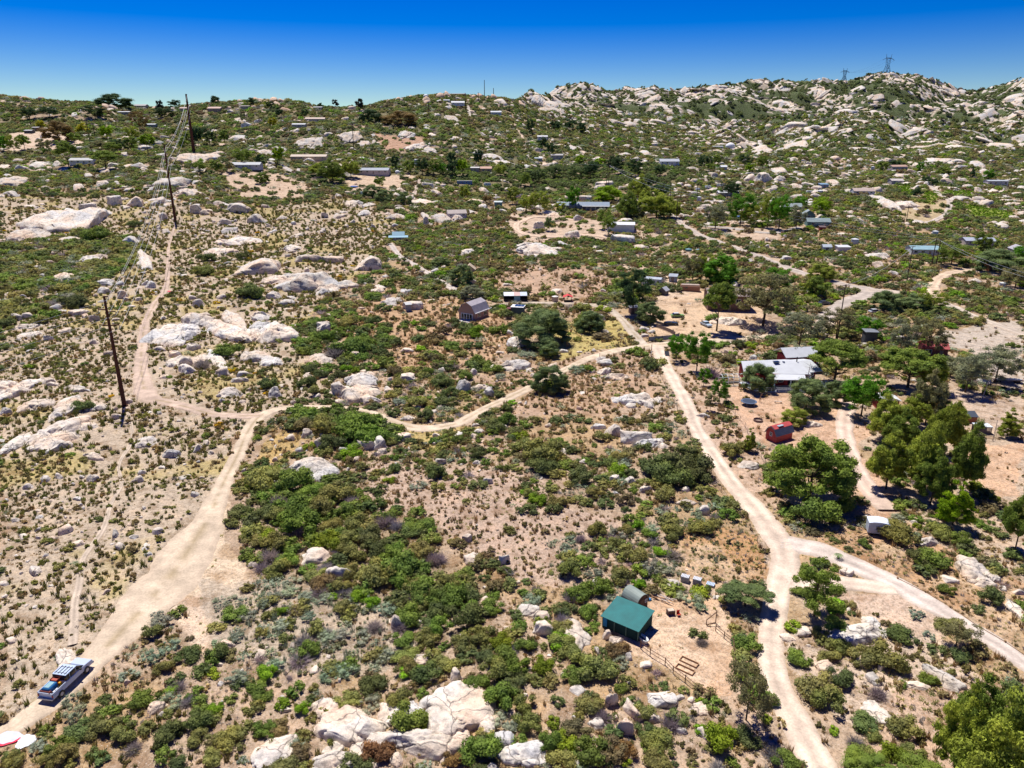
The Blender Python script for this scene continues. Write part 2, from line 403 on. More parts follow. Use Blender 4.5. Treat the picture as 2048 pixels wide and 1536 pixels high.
# ------------------------------------------------------------------ roads: name, label, [(px, row, width m)], colours
TAN, PALE, GRAV = (0.62, 0.50, 0.37), (0.66, 0.53, 0.42), (0.46, 0.395, 0.34)
ROADS = [
 ('dirt_track', [(-60,1500,3.4),(0,1472,3.2),(60,1432,3.2),(130,1378,3.4),(200,1308,4.2),(265,1240,6),(320,1178,8.5),(375,1105,8),(425,1020,4.4),(455,950,3.0),(480,900,2.8),(497,862,2.8),(525,830,3.0),(570,817,3.0),(640,815,3.0),(720,822,3.0),(790,846,3.2),(850,857,3.4),(915,847,3.4),(980,812,3.0),(1060,775,2.8),(1130,740,2.8),(1190,713,3.2),(1250,699,4.2),(1320,690,5.4),(1400,685,4.8),(1480,677,4.2),(1550,672,4.0),(1620,668,4.0),(1660,645,4.5)], TAN, True),
 ('dirt_track', [(520,832,3),(470,832,3),(420,828,2.8),(340,806,3.2),(295,792,5.0),(284,750,4.2),(283,700,3.2),(290,650,2.8),(310,610,2.6),(330,580,2.4),(336,540,1.8),(338,490,1.4),(350,446,1.2)], (0.55,0.42,0.33), True),
 ('dirt_road', [(1690,1600,3.2),(1640,1536,3.2),(1592,1440,3.2),(1558,1380,3.1),(1541,1320,3.0),(1545,1240,3.2),(1558,1175,3.6),(1570,1110,4.6),(1535,1050,4.2),(1490,995,4.0),(1440,930,3.8),(1400,870,3.6),(1372,805,3.4),(1345,755,3.4),(1322,712,4.0),(1312,690,4.2)], PALE, False),
 ('dirt_road', [(1560,1085,5),(1640,1100,4.4),(1700,1127,4.0),(1780,1163,3.8),(1860,1208,3.6),(1950,1262,3.3),(2048,1325,3.1),(2140,1390,3)], (0.60,0.51,0.44), False),
 ('dirt_road', [(1572,1165,4),(1640,1165,3.6),(1720,1170,3),(1790,1178,2.6)], PALE, False),
 ('gravel_road', [(1300,395,5),(1345,430,5.6),(1372,455,5.6),(1420,478,5.4),(1470,496,5.4),(1530,518,5.4),(1585,540,5.4),(1640,556,5.6),(1700,572,6.5),(1740,582,7.5),(1700,602,7),(1665,620,6),(1648,645,5.5),(1640,668,5)], GRAV, False),
 ('gravel_road', [(1730,580,7),(1790,585,6),(1850,592,5),(1900,612,4.5),(1950,634,4.5),(2048,668,4.5),(2150,700,4.5)], (0.5,0.42,0.34), False),
 ('gravel_road', [(1870,600,5),(1866,575,5),(1885,552,5),(1935,540,5.5),(2000,550,5)], (0.60,0.46,0.33), False),
 ('footpath', [(258,826,.7),(264,880,0.6),(238,930,.5),(243,970,0.7),(222,1010,.6),(205,1060,.8),(165,1120,.7),(158,1170,.9),(150,1210,.9),(145,1290,1.1)], (0.50,0.41,0.32), False),
 ('driveway', [(1290,692,3),(1268,668,3),(1243,638,3),(1215,617,3),(1170,609,3),(1115,607,3),(1060,606,3),(1000,610,3)], (0.52,0.44,0.35), True),
 ('driveway', [(955,606,3.6),(905,577,3.6),(862,550,3.4),(830,530,3.2),(800,512,3.2),(780,487,3.0)], (0.5,0.44,0.39), False),
 ('driveway', [(1150,440,4),(1100,434,3.6),(1050,440,3.6),(1032,452,4),(1050,468,4.2),(1110,474,4.4),(1170,470,4.4),(1225,478,4)], (0.62,0.47,0.35), False),
 ('driveway', [(1395,452,4.5),(1460,457,4.5),(1540,466,4.5),(1600,455,4.5)], (0.42,0.38,0.35), False),
 ('driveway', [(1700,800,3.4),(1690,840,3.4),(1694,890,3.4),(1715,940,3.4),(1745,985,3.6),(1775,1020,3.4)], (0.62,0.47,0.38), False),
 ('driveway', [(840,360,3.5),(830,385,3.4),(820,415,3)], (0.5,0.40,0.33), False),
 ('driveway', [(936,212,5),(938,225,5),(945,240,5)], (0.5,0.44,0.38), False),
 ('footpath', [(1030,245,3),(1038,262,3),(1050,285,3)], (0.62,0.47,0.36), False),
 ('driveway', [(1860,372,4),(1885,392,4),(1900,405,4),(1890,430,4),(1850,447,4)], (0.5,0.43,0.37), False),
 ('driveway', [(560,330,5),(590,345,5),(600,338,5)], (0.5,0.45,0.41), False),
]
def crom(pts, step):
    P_ = [np.array(p, float) for p in pts]; P_ = [2*P_[0]-P_[1]]+P_+[2*P_[-1]-P_[-2]]; out = []
    for i in range(1, len(P_)-2):
        n = max(2, int(np.linalg.norm(P_[i+1][:2]-P_[i][:2])/step))
        for t in np.arange(n)/n:
            a, b, c, d = P_[i-1], P_[i], P_[i+1], P_[i+2]
            out.append(0.5*((2*b)+(-a+c)*t+(2*a-5*b+4*c-d)*t*t+(-a+3*b-3*c+d)*t**3))
    out.append(P_[-2]); return np.array(out)
ROADLINES = []
for nm, pts, colr, rut in ROADS:
    a = np.array(pts, float); x, y, z, t = pick(a[:, 0], a[:, 1])
    ROADLINES.append(crom(np.stack([x, y, a[:, 2]*1.02], 1), 0.7))
_allr = np.concatenate([r[::2] for r in ROADLINES])
def road_dist(x, y, lim=9):
    """signed distance (m) to the nearest road edge, negative on the road"""
    x = np.asarray(x, float); y = np.asarray(y, float); out = np.full(x.shape, float(lim))
    cs = 12.0; from collections import defaultdict
    key = np.floor(_allr[:, 0]/cs).astype(int)*100000+np.floor(_allr[:, 1]/cs).astype(int); grid = defaultdict(list)
    for i, k in enumerate(key): grid[k].append(i)
    ci = np.floor(x/cs).astype(int); cj = np.floor(y/cs).astype(int); ck = (ci*100000+cj).ravel()
    order = np.argsort(ck, kind='stable'); uk, st = np.unique(ck[order], return_index=True); st = list(st)+[len(order)]
    xf, yf, of = x.ravel(), y.ravel(), out.ravel()
    for n, k in enumerate(uk):
        idx = order[st[n]:st[n+1]]; c0 = ci.ravel()[idx[0]]; c1 = cj.ravel()[idx[0]]
        cand = [i for a in (-1, 0, 1) for b in (-1, 0, 1) for i in grid.get((c0+a)*100000+c1+b, ())]
        if not cand: continue
        q = _allr[cand]
        for s in range(0, len(idx), 4000):
            ii = idx[s:s+4000]
            d = np.sqrt((xf[ii, None]-q[:, 0])**2+(yf[ii, None]-q[:, 1])**2)-q[:, 2]/2
            of[ii] = np.minimum(of[ii], d.min(1))
    return of.reshape(x.shape)

# ------------------------------------------------------------------ ground sheet
def build_ground():
    us = np.arange(-1.25, 1.2501, 0.0034); ys = [28.0]
    while ys[-1] < 3000: ys.append(ys[-1]*(1.0050 if ys[-1] < 700 else 1.0065))
    while ys[-1] < 12000: ys.append(ys[-1]*1.06)
    ys = np.array(ys); X = ys[:, None]*us[None, :]; Y = np.broadcast_to(ys[:, None], X.shape).copy()
    Z = hgt(X, Y); px, row, d = project(X, Y, Z)
    near = (Y < 1400)
    rd = np.full(X.shape, 9.0); rd[near] = road_dist(X[near], Y[near])
    Z = Z-0.16*sstep(0.15, -0.6, rd)-0.0008*Y*sstep(0.15, -0.6, rd)
    jx = fbm(X/9, Y/9, oc=3, seed=21)*26*80/np.maximum(d, 40)*2; jy = fbm(X/9, Y/9, oc=3, seed=22)*16*80/np.maximum(d, 40)*2
    M = region_masks(px, row, (jx, jy))
    col = np.empty(X.shape+(3,)); col[:] = (0.40, 0.31, 0.235)
    X, Y = X/K, Y/K; n1 = fbm(X/30, Y/30, oc=4, seed=31); n2 = fbm(X/11, Y/11, oc=4, seed=33); n3 = fbm(X/4.5, Y/4.5, oc=3, seed=35)
    def blend(mask, c, amt): col[:] = col*(1-(mask*amt)[..., None])+np.array(c)*(mask*amt)[..., None]
    blend(sstep(0.0, 0.25, n1), (0.46, 0.37, 0.29), 0.9)
    blend(sstep(0.02, 0.25, n2), (0.38, 0.27, 0.15), 0.75)
    blend(M['left'], (0.44, 0.375, 0.30), 0.9); blend(M['left']*sstep(0, .25, n2), (0.38, 0.32, 0.14), .85)
    for k, c, a in (('dryC', (0.44, 0.34, 0.28), .9), ('orange', (0.42, 0.31, 0.13), .9), ('grassO', (0.40, 0.24, 0.12), .95), ('yardG', (0.50, 0.35, 0.24), 1),
                    ('yardH', (0.52, 0.36, 0.26), 1), ('sideR', (0.48, 0.36, 0.28), .9), ('slopeR', (0.42, 0.27, 0.16), .9), ('yardR', (0.53, 0.37, 0.26), 1),
                    ('yardR2', (0.46, 0.37, 0.30), 1), ('barn', (0.44, 0.30, 0.19), .9), ('redmid', (0.43, 0.31, 0.23), 1), ('yellow', (0.43, 0.37, 0.13), .85),
                    ('yellow2', (0.42, 0.34, 0.13), .9), ('brownM', (0.42, 0.30, 0.22), .8), ('yardN', (0.55, 0.42, 0.30), 1), ('padA', (0.52, 0.41, 0.32), 1),
                    ('padB', (0.55, 0.44, 0.34), 1), ('padC', (0.52, 0.42, 0.34), .9), ('padD', (0.58, 0.46, 0.36), 1), ('padE', (0.50, 0.40, 0.32), 1),
                    ('padF', (0.46, 0.38, 0.24), 1), ('padG', (0.58, 0.47, 0.38), 1), ('red1', (0.44, 0.29, 0.21), 1), ('clearing', (0.60, 0.49, 0.37), 1),
                    ('clearing2', (0.60, 0.48, 0.38), .9), ('gravelR', (0.46, 0.41, 0.36), 1), ('vineA', (0.16, 0.25, 0.03), 1), ('vineB', (0.22, 0.25, 0.05), 1),
                    ('vineC', (0.16, 0.25, 0.03), 1), ('vineD', (0.18, 0.25, 0.03), 1), ('dirtR', (0.56, 0.44, 0.36), .9), ('rockR', (0.52, 0.43, 0.36), .8),
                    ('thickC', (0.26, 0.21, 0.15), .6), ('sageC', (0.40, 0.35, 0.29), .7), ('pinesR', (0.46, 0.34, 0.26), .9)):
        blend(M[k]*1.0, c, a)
    blend(M['grassO']*sstep(0.0, .3, n3), (0.52, 0.40, 0.28), .8); blend(M['slopeR']*sstep(0, .3, n3), (0.50, 0.38, 0.26), .8)
    blend(M['yardG']*sstep(.05, .3, n2), (0.62, 0.48, 0.36), .8)
    # chaparral understorey on the far slopes, bare granite between
    far = sstep(330, 520, Y); cover = sstep(-0.40, -0.12, n1+0.6*n2); pad = np.zeros(X.shape, bool)
    for k in ('padA', 'padB', 'padC', 'padD', 'padE', 'padF', 'padG', 'red1', 'vineA', 'vineB', 'vineC', 'vineD'): pad |= M[k]
    blend(far*cover*(~pad), (0.115, 0.12, 0.055), .9)
    _pp = 1024+FPX*(X/Y)/CP; mt = sstep(0, 60, Y-np.interp(_pp, [0, 1000, 1050, 1350, 1500, 2048], [5000, 5000, 850, 850, 640, 700])); rock = sstep(-0.01, 0.07, n2*.45+0.9*fbm(X/55, Y/85, oc=4, seed=41))*sstep(-.25, -.05, n3+.3*n2)
    blend(mt, (0.060, 0.095, 0.035), 1.0); blend(mt*rock, (0.60, 0.53, 0.45), 1.0)
    X, Y = X*K, Y*K; nr, nc = X.shape; col *= np.array((1.05, 1.01, .945))
    V = np.stack([X, Y, Z], -1).reshape(-1, 3); i = np.arange(nr-1)[:, None]*nc+np.arange(nc-1)[None, :]
    F = np.stack([i, i+1, i+nc+1, i+nc], -1).reshape(-1, 4)
    me = mesh_np('ground', V, F, GROUND, col.reshape(-1, 3), True)
    tag(link('ground', me), kind='structure')
build_ground()
for (nm, pts, colr, rut), L in zip(ROADS, ROADLINES):
    n = len(L); d = np.gradient(L[:, :2], axis=0); d /= np.linalg.norm(d, axis=1)[:, None]+1e-9
    nrm = np.stack([-d[:, 1], d[:, 0]], 1); NK = 13; sx = np.linspace(-1, 1, NK)
    s = np.arange(n)*0.7; ed = 1+0.34*fbm(s/4, s*0+len(pts), oc=4, seed=51)
    ed2 = 1+0.34*fbm(s/4, s*0-len(pts), oc=4, seed=52)
    hw = L[:, 2]/2+0.12
    off = np.where(sx[None, :] < 0, sx[None, :]*(hw*ed)[:, None], sx[None, :]*(hw*ed2)[:, None])
    X = L[:, 0:1]+nrm[:, 0:1]*off; Y = L[:, 1:2]+nrm[:, 1:2]*off
    lift = 0.03+0.0006*Y; prof = (1-sstep(.80, 1.0, np.abs(sx)))[None, :]
    Z = hgt(X, Y)+lift*prof-(0.05+0.0004*Y)*(1-prof)
    c = np.empty(X.shape+(3,)); c[:] = colr; c *= (1+0.25*fbm(X/3, Y/3, oc=4, seed=55))[..., None]
    if rut:
        mid = np.exp(-(sx/0.2)**2)[None, :]*(sstep(-.25, .2, fbm(X/2.5, Y/2.5, oc=3, seed=56)))
        c = c*(1-(mid*.75)[..., None])+np.array((0.34, 0.26, 0.15))*(mid*.75)[..., None]
    else:
        g = np.exp(-((np.abs(sx)-0.46)/0.15)**2)[None, :]-.8*np.exp(-(sx/.16)**2)[None, :]; c = c*(1+(0.15+.18*fbm(X/5, Y/5, oc=2, seed=57))*g)[..., None]
    eg = sstep(.6, 1, np.abs(sx))[None, :]*np.ones_like(X); c = c*(1-(eg*.6)[..., None])+np.array((0.45, 0.35, 0.26))*(eg*.6)[..., None]
    i = np.arange(n-1)[:, None]*NK+np.arange(NK-1)[None, :]; F = np.stack([i, i+NK, i+NK+1, i+1], -1).reshape(-1, 4)
    me = mesh_np(nm, np.stack([X, Y, Z], -1).reshape(-1, 3), F, ROAD, c.reshape(-1, 3), True)
    tag(link(nm, me), kind='structure')
# ------------------------------------------------------------------ prototype shapes
def ico(sub):
    bm = bmesh.new(); bmesh.ops.create_icosphere(bm, subdivisions=sub, radius=1)
    V = np.array([v.co[:] for v in bm.verts]); F = np.array([[v.index for v in f.verts] for f in bm.faces]); bm.free(); return V, F
ICO = {k: ico(k) for k in (1, 2, 3, 4, 5)}
def rock_shape(seed, sub, flat=False, cuts=6, rough=0.16):
    rg = np.random.default_rng(seed); V, F = ICO[sub]; V = V.copy(); D = V.copy()
    e = rg.uniform(.88, 1.05) if flat else rg.uniform(0.6, 0.85)
    V = np.sign(V)*np.abs(V)**e; V /= np.abs(V).max()
    for _ in range(cuts):
        n = rg.normal(size=3); n[2] = abs(n[2])*(1.4 if flat else .7); n /= np.linalg.norm(n); o = rg.uniform(.58, .86) if not flat else rg.uniform(.72, .95)
        V -= np.maximum(0, V@n-o)[:, None]*n*0.93
    V *= (1+rough*2.0*fbm(D[:, 0]*1.3+seed, D[:, 1]*1.3, D[:, 2]*1.3, oc=4, seed=seed))[:, None]
    if flat:
        a = np.arctan2(D[:, 1], D[:, 0]); V[:, :2] *= (1+.26*fbm(np.cos(a)*1.6+seed, np.sin(a)*1.6, oc=3, seed=seed))[:, None]; V[:, 2] *= 1+.35*fbm(V[:, 0]*2.2, V[:, 1]*2.2+seed, oc=3, seed=seed+3)
    if sub >= 3:
        for _ in range(3 if flat else 2):        # joints
            n = rg.normal(size=3); n[2] *= .25; n /= np.linalg.norm(n); o = rg.uniform(-.5, .5)
            q = np.abs(V@n-o+0.14*fbm(V[:, 0]*2, V[:, 1]*2, V[:, 2]*2, oc=3, seed=seed+7))
            V *= (1-0.13*np.exp(-(q/0.035)**2))[:, None]
            V += n*(np.sign(V@n-o)*0.02)[:, None]
    V[:, 2] = np.where(V[:, 2] < 0, V[:, 2]*.6, V[:, 2])
    V /= np.abs(V).max(0); c = np.ones((len(V), 3))
    return V, F, c
def _rand_dirs(rg, n, up=0.0):
    d = rg.normal(size=(n, 3)); d /= np.linalg.norm(d, axis=1)[:, None]
    if up: d[:, 2] = np.abs(d[:, 2])*up+d[:, 2]*(1-up)
    return d/np.linalg.norm(d, axis=1)[:, None]
def leaf_tris(pos, nor, size, rg, elong=1.0):
    n = len(pos); a = np.cross(nor, rg.normal(size=(n, 3))); a /= np.linalg.norm(a, axis=1)[:, None]+1e-9
    b = np.cross(nor, a); s = (np.asarray(size)*rg.uniform(.6, 1.35, n))[:, None]
    p0 = pos-a*s*.5*elong-b*s*.35; p1 = pos+a*s*.5*elong-b*s*.35*rg.uniform(.4, 1.4, (n, 1)); p2 = pos+b*s*.6+a*s*rg.uniform(-.4, .4, (n, 1))
    return np.stack([p0, p1, p2], 1).reshape(-1, 3), np.arange(3*n).reshape(-1, 3)
def join_arrays(parts):
    V, F, Cc = [], [], []; o = 0
    for v, f, c in parts: V.append(v); F.append(f+o); Cc.append(c); o += len(v)
    return np.concatenate(V), np.concatenate(F), np.concatenate(Cc)
def crown(seed, cen, rad, n_leaf, size, up=.45, core=.72, elong=1.0, tint=.22, squash=.85, shell=(.72, 1.08)):
    """clusters of small leaf faces round an opaque heart; cen (k,3), rad (k,)"""
    rg = np.random.default_rng(seed); k = len(cen); w_ = rad**2/np.sum(rad**2); cnt = np.maximum(3, (n_leaf*w_).astype(int))
    ct = 1+rg.uniform(-tint, tint, (k, 1))*np.array([1, .9, .5]) ; parts = []
    idx = np.repeat(np.arange(k), cnt); n = len(idx)
    d = _rand_dirs(rg, n, up); p = cen[idx]+d*(rad[idx]*rg.uniform(shell[0], shell[1], n))[:, None]*np.array([1, 1, squash])
    nor = d*.8+rg.normal(size=(n, 3))*.55+np.array([0, 0, .25]); nor /= np.linalg.norm(nor, axis=1)[:, None]
    v, f = leaf_tris(p, nor, size, rg, elong)
    c = np.repeat(ct[idx]*(1+rg.uniform(-.28, .28, (n, 1))), 3, 0); parts.append((v, f, c))
    if core > 0:
        iv, fi = ICO[1]
        for i in range(k):
            vv = iv*(1+.2*rg.uniform(-1, 1, (len(iv), 1)))*rad[i]*core*np.array([1, 1, squash])+cen[i]
            parts.append((vv, fi, np.repeat(ct[i:i+1]*.9, len(vv), 0)))
    return join_arrays(parts)
def dome(seed, k, h=.75, rr=(.24, .42), low=.05):
    rg = np.random.default_rng(seed); c = []
    for i in range(k):
        a = rg.uniform(0, 2*math.pi); r = math.sqrt(rg.uniform(0, 1))*.72
        t = math.sqrt(max(0, 1-(r/.85)**2)); c.append((r*math.cos(a), r*math.sin(a), low+(h-low)*t*rg.uniform(.35, .9)))
    return np.array(c), rg.uniform(rr[0], rr[1], k)
PROTO = {}
def shrub(seed, k, n, size, h=.8, **kw):
    c, r = dome(seed, k, h); V, F, cc = crown(seed, c, r, n, size, **kw)
    V[:, 2] = np.maximum(V[:, 2], -.12); return V, F, cc
for i in range(7): PROTO['shrub', i] = shrub(100+i, 11+i % 4, 1900, .085, h=.72+.06*(i % 3))
for i in range(3): PROTO['sagebrush', i] = shrub(200+i, 18, 1100, .07, h=.62, core=.45, elong=.55, up=.7, tint=.12, shell=(.3, 1.15))
def twigs(seed, n, s=.02):
    rg = np.random.default_rng(seed); parts = []; V = []
    for i in range(n):
        a = rg.uniform(0, 2*math.pi); e = rg.uniform(.15, 1.3); L = rg.uniform(.5, 1.0)
        b = rg.uniform(-.25, .25, 2); d = np.array([math.cos(a)*math.cos(e), math.sin(a)*math.cos(e), math.sin(e)*.85]); st = rg.uniform(0, .55)
        p = np.array([b[0], b[1], 0])+d*L*st; q = np.array([b[0], b[1], 0])+d*L+rg.normal(size=3)*.09; q[2] = abs(q[2])
        o = np.cross(d, rg.normal(size=3)); o /= np.linalg.norm(o); V += [p-o*s, p+o*s, q]
    V = np.array(V); c = np.repeat(1+rg.uniform(-.3, .3, (n, 1)), 3, 0)*np.ones((1, 3)); return V, np.arange(3*n).reshape(-1, 3), c
for i in range(3): PROTO['dead_shrub', i] = twigs(300+i, 620)
for i in range(5): PROTO['mid', i] = shrub(400+i, 8, 230, .2, h=.75)
for i in range(5): PROTO['low', i] = shrub(420+i, 4, 52, .42, h=.7, core=.85)
for i in range(3): PROTO['midsage', i] = shrub(440+i, 9, 200, .15, h=.6, core=.4, elong=.6, up=.7, tint=.15, shell=(.3, 1.2))
for i in range(3): PROTO['middead', i] = twigs(460+i, 110, .035)
def tuft(seed, n):
    rg = np.random.default_rng(seed); V = []
    for i in range(n):
        a = rg.uniform(0, 6.28); b = rg.uniform(-.35, .35, 2); h = rg.uniform(.5, 1.0); q = np.array([b[0]*1.5+math.cos(a)*.35, b[1]*1.5+math.sin(a)*.35, h])
        o = np.array([math.cos(a+1.6), math.sin(a+1.6), 0])*.16; p = np.array([b[0], b[1], -.05]); V += [p-o, p+o*.6, q]
    return np.array(V), np.arange(3*n).reshape(-1, 3), np.repeat(1+rg.uniform(-.3, .3, (n, 1)), 3, 0)*np.ones((1, 3))
for i in range(4): PROTO['tuft', i] = tuft(500+i, 20)
for i in range(12): PROTO['rock', i] = rock_shape(600+i, 4)
for i in range(8): PROTO['slab', i] = rock_shape(640+i, 5, True, 5, .10)
for i in range(8): PROTO['rockm', i] = rock_shape(660+i, 3)
for i in range(8): PROTO['rockl', i] = rock_shape(680+i, 2, cuts=5)
def combine(name, items, mat, smooth=False):
    """items (proto key, x, y, z, sx, sy, sz, rz, (r,g,b)) -> ONE mesh object"""
    from collections import defaultdict
    g = defaultdict(list)
    for it in items: g[it[0]].append(it[1:])
    parts = []
    for k, L in g.items():
        pv, pf, pc = PROTO[k]; A = np.array([[*q[:7]] for q in L]); Cc = np.array([q[7] for q in L])
        s, c = np.sin(A[:, 6]), np.cos(A[:, 6]); v = pv[None]*A[:, None, 3:6]
        x = v[..., 0]*c[:, None]-v[..., 1]*s[:, None]+A[:, 0:1]; y = v[..., 0]*s[:, None]+v[..., 1]*c[:, None]+A[:, 1:2]; gx, gy = (hgt(A[:, 0]+2, A[:, 1])-hgt(A[:, 0]-2, A[:, 1]))/4, (hgt(A[:, 0], A[:, 1]+2)-hgt(A[:, 0], A[:, 1]-2))/4
        z = v[..., 2]+A[:, 2:3]+np.clip(gx, -.7, .7)[:, None]*(x-A[:, 0:1])+np.clip(gy, -.7, .7)[:, None]*(y-A[:, 1:2])
        V = np.stack([x, y, z], -1).reshape(-1, 3); F = (pf[None]+(np.arange(len(L))*len(pv))[:, None, None]).reshape(-1, 3)
        parts.append((V.astype(np.float32), F, (pc[None]*Cc[:, None, :]).reshape(-1, 3).astype(np.float32)))
    V, F, c = join_arrays(parts)
    return link(name, mesh_np(name, V, F, mat, c, smooth))
_pm = {}
def proto_mesh(key, mat, smooth=False):
    if key not in _pm:
        V, F, c = PROTO[key]; _pm[key] = mesh_np(key[0], V, F, mat, c, smooth)
    return _pm[key]

# ------------------------------------------------------------------ landmarks used to say where a look-alike stands
LM = [('the green roofed shed',1255,1250),('the brown arched hut',1268,1200),('the white box trailer',1755,1065),('the red barn shed',1545,880),
 ('the trampoline',1497,810),('the grey roofed red house',1565,770),('the greenhouse frame',1458,765),('the gambrel roofed cottage',950,640),
 ('the red canopy',1136,603),('the road fork',1575,1100),('the small pine on the fork island',1628,1230),('the white pickup truck',130,1370),
 ('the red and white cloth',20,1480),('the nearest steel pole',248,812),('the second steel pole',350,445),('the track junction',500,835),
 ('the triangular rock',797,1240),('the sandy clearing',430,1130),('the wide granite slab',905,1410),('the domed twin boulders',650,1115),
 ('the cracked granite dome',720,775),('the flat crowned tree',1490,1205),('the three stacked hives',1395,1165),('the bath tub',1285,1280),
 ('the spreading shade oak',1085,660),('the tall dark evergreen',1265,620),('the tall pine by the cars',1433,650),('the metal gate',1255,690),
 ('the corral panels',1330,680),('the white metal barn',1241,465),('the blue roofed ranch house',1185,418),('the grey ranch house',740,345),
 ('the white ranch house',482,335),('the pole with crossarm',1673,680),('the parked dark car',1648,607),('the pine grove',1830,930),
 ('the livestock shelters',1950,860),('the smooth granite bald',270,780),('the great cracked slab',140,440),('the standing rock',328,430),
 ('the white slab terrace',615,565),('the red cloth on the trail',328,582),('the pale boulder pair',1260,870),('the bottom pine thicket',1980,1450),
 ('the oval granite dome',1710,1265),('the blue roofed cabin',798,475),('the leaning rock pillar',850,440),('the brown arched bus shelter',1380,575),
 ('the south fence',1380,1385),('the wide thicket',640,1040),('the sagebrush slope',640,1270),('the dry meadow',1000,1000),('the lower track bend',860,855),
 ('the white slab by the pines',1930,1140),('the red roofed outbuilding',1870,735),('the green water tanks',1385,500),('the vineyard',1975,430),
 ('the hilltop house',905,200),('the lattice towers',1770,146),('the far left ridge',120,205),('the lone tree on the ridge',320,225)]
_lx = np.array([P(a, b)[:2] for _, a, b in LM])
ORD = ['', 'second ', 'third ', 'fourth ', 'fifth ', 'sixth ', 'seventh ', 'eighth ', 'ninth ', 'tenth ', 'eleventh ', 'twelfth ', 'thirteenth ', 'fourteenth ', 'fifteenth ',
       'sixteenth ', 'seventeenth ', 'eighteenth ', 'nineteenth ', 'twentieth ']
_pend = []
def where(o, look, x, y):
    """remember a look-alike; its label is written once all of them are known"""
    _pend.append((o, look, x, y))
def write_labels():
    from collections import defaultdict
    g = defaultdict(list); lpx = np.array([(a, b) for _, a, b in LM], float)
    for o, look, x, y in _pend:
        z = gz(x, y); px, row, d = project(np.array([x]), np.array([y]), np.array([z])); px, row = px[0], row[0]
        dd = np.hypot((lpx[:, 0]-px), (lpx[:, 1]-row)*1.6); k = int(dd.argmin()); dx = px-lpx[k, 0]; dy = row-lpx[k, 1]
        di = ('left of' if dx < 0 else 'right of') if abs(dx) > abs(dy)*1.3 else ('beyond' if dy < 0 else 'in front of')
        g[look, k, di].append((dd[k], o))
    for (look, k, di), L in g.items():
        L.sort(key=lambda t: t[0])
        for i, (_, o) in enumerate(L):
            s = f"{look} {di} {LM[k][0]}"
            if len(L) > 1: s += ', closest' if i == 0 else ', %sclosest' % (ORD[i] if i < 20 else 'twenty-odd ')
            o['label'] = s
# ------------------------------------------------------------------ buildings
OCC = []
def base_z(x, y, w, d, yaw):
    c, s = math.cos(yaw), math.sin(yaw); zs = []
    for a, b in ((-w/2, 0), (w/2, 0), (-w/2, d), (w/2, d), (0, d/2)): zs.append(gz(x+a*c-b*s, y+a*s+b*c))
    return min(zs)*.35+max(zs)*.65
def occ_rect(x, y, w, d, yaw, pad=.6):
    c, s = math.cos(yaw), math.sin(yaw); n = max(1, int(w/max(d, 1)+.5)); r = math.hypot(w/n, d)/2+pad*.3
    for i in range(n):
        a = -w/2+w*(i+.5)/n; b = d/2; OCC.append((x+a*c-b*s, y+a*s+b*c, r))
def gable(w, d, h, rise, ov=.35, th=.14, along='x'):
    """roof shell over a w x d box (front at y=0)"""
    m = MB()
    if along == 'x':
        ym = d/2; sl_ = rise/(d/2); a = h-ov*sl_
        prof = [(-ov, a), (ym, h+rise), (d+ov, a), (d+ov, a+th), (ym, h+rise+th), (-ov, a+th)]
        m.prism(prof, -w/2-ov, w/2+ov, 'x')
    else:
        sl_ = rise/(w/2); a = h-ov*sl_
        prof = [(-w/2-ov, a), (0, h+rise), (w/2+ov, a), (w/2+ov, a+th), (0, h+rise+th), (-w/2-ov, a+th)]
        m.prism(prof, -ov, d+ov, 'y')
    return m
def window(par, x, z, w, h, y=0.0, frame=WHITE, face='f', hw=None, dpt=None):
    """a window on the front (f), left (l) or right (r) wall"""
    f = MB(); g = MB(); e = .09
    def bx(m, a0, a1, z0, z1, o0, o1):
        if face == 'f': m.box(a0, a1, y-o1, y-o0, z0, z1)
        elif face == 'l': m.box(-hw-o1, -hw-o0, a0, a1, z0, z1)
        else: m.box(hw+o0, hw+o1, a0, a1, z0, z1)
    bx(g, x-w/2, x+w/2, z, z+h, .003, .03)
    for a0, a1, b0, b1 in ((x-w/2-e, x-w/2, z-e, z+h+e), (x+w/2, x+w/2+e, z-e, z+h+e), (x-w/2, x+w/2, z-e, z), (x-w/2, x+w/2, z+h, z+h+e)): bx(f, a0, a1, b0, b1, .0, .06)
    if w > 1.3: bx(f, x-.03, x+.03, z, z+h, .031, .05)
    fo = f.build('window', frame, par); g.build('pane', GLASS, fo); return fo
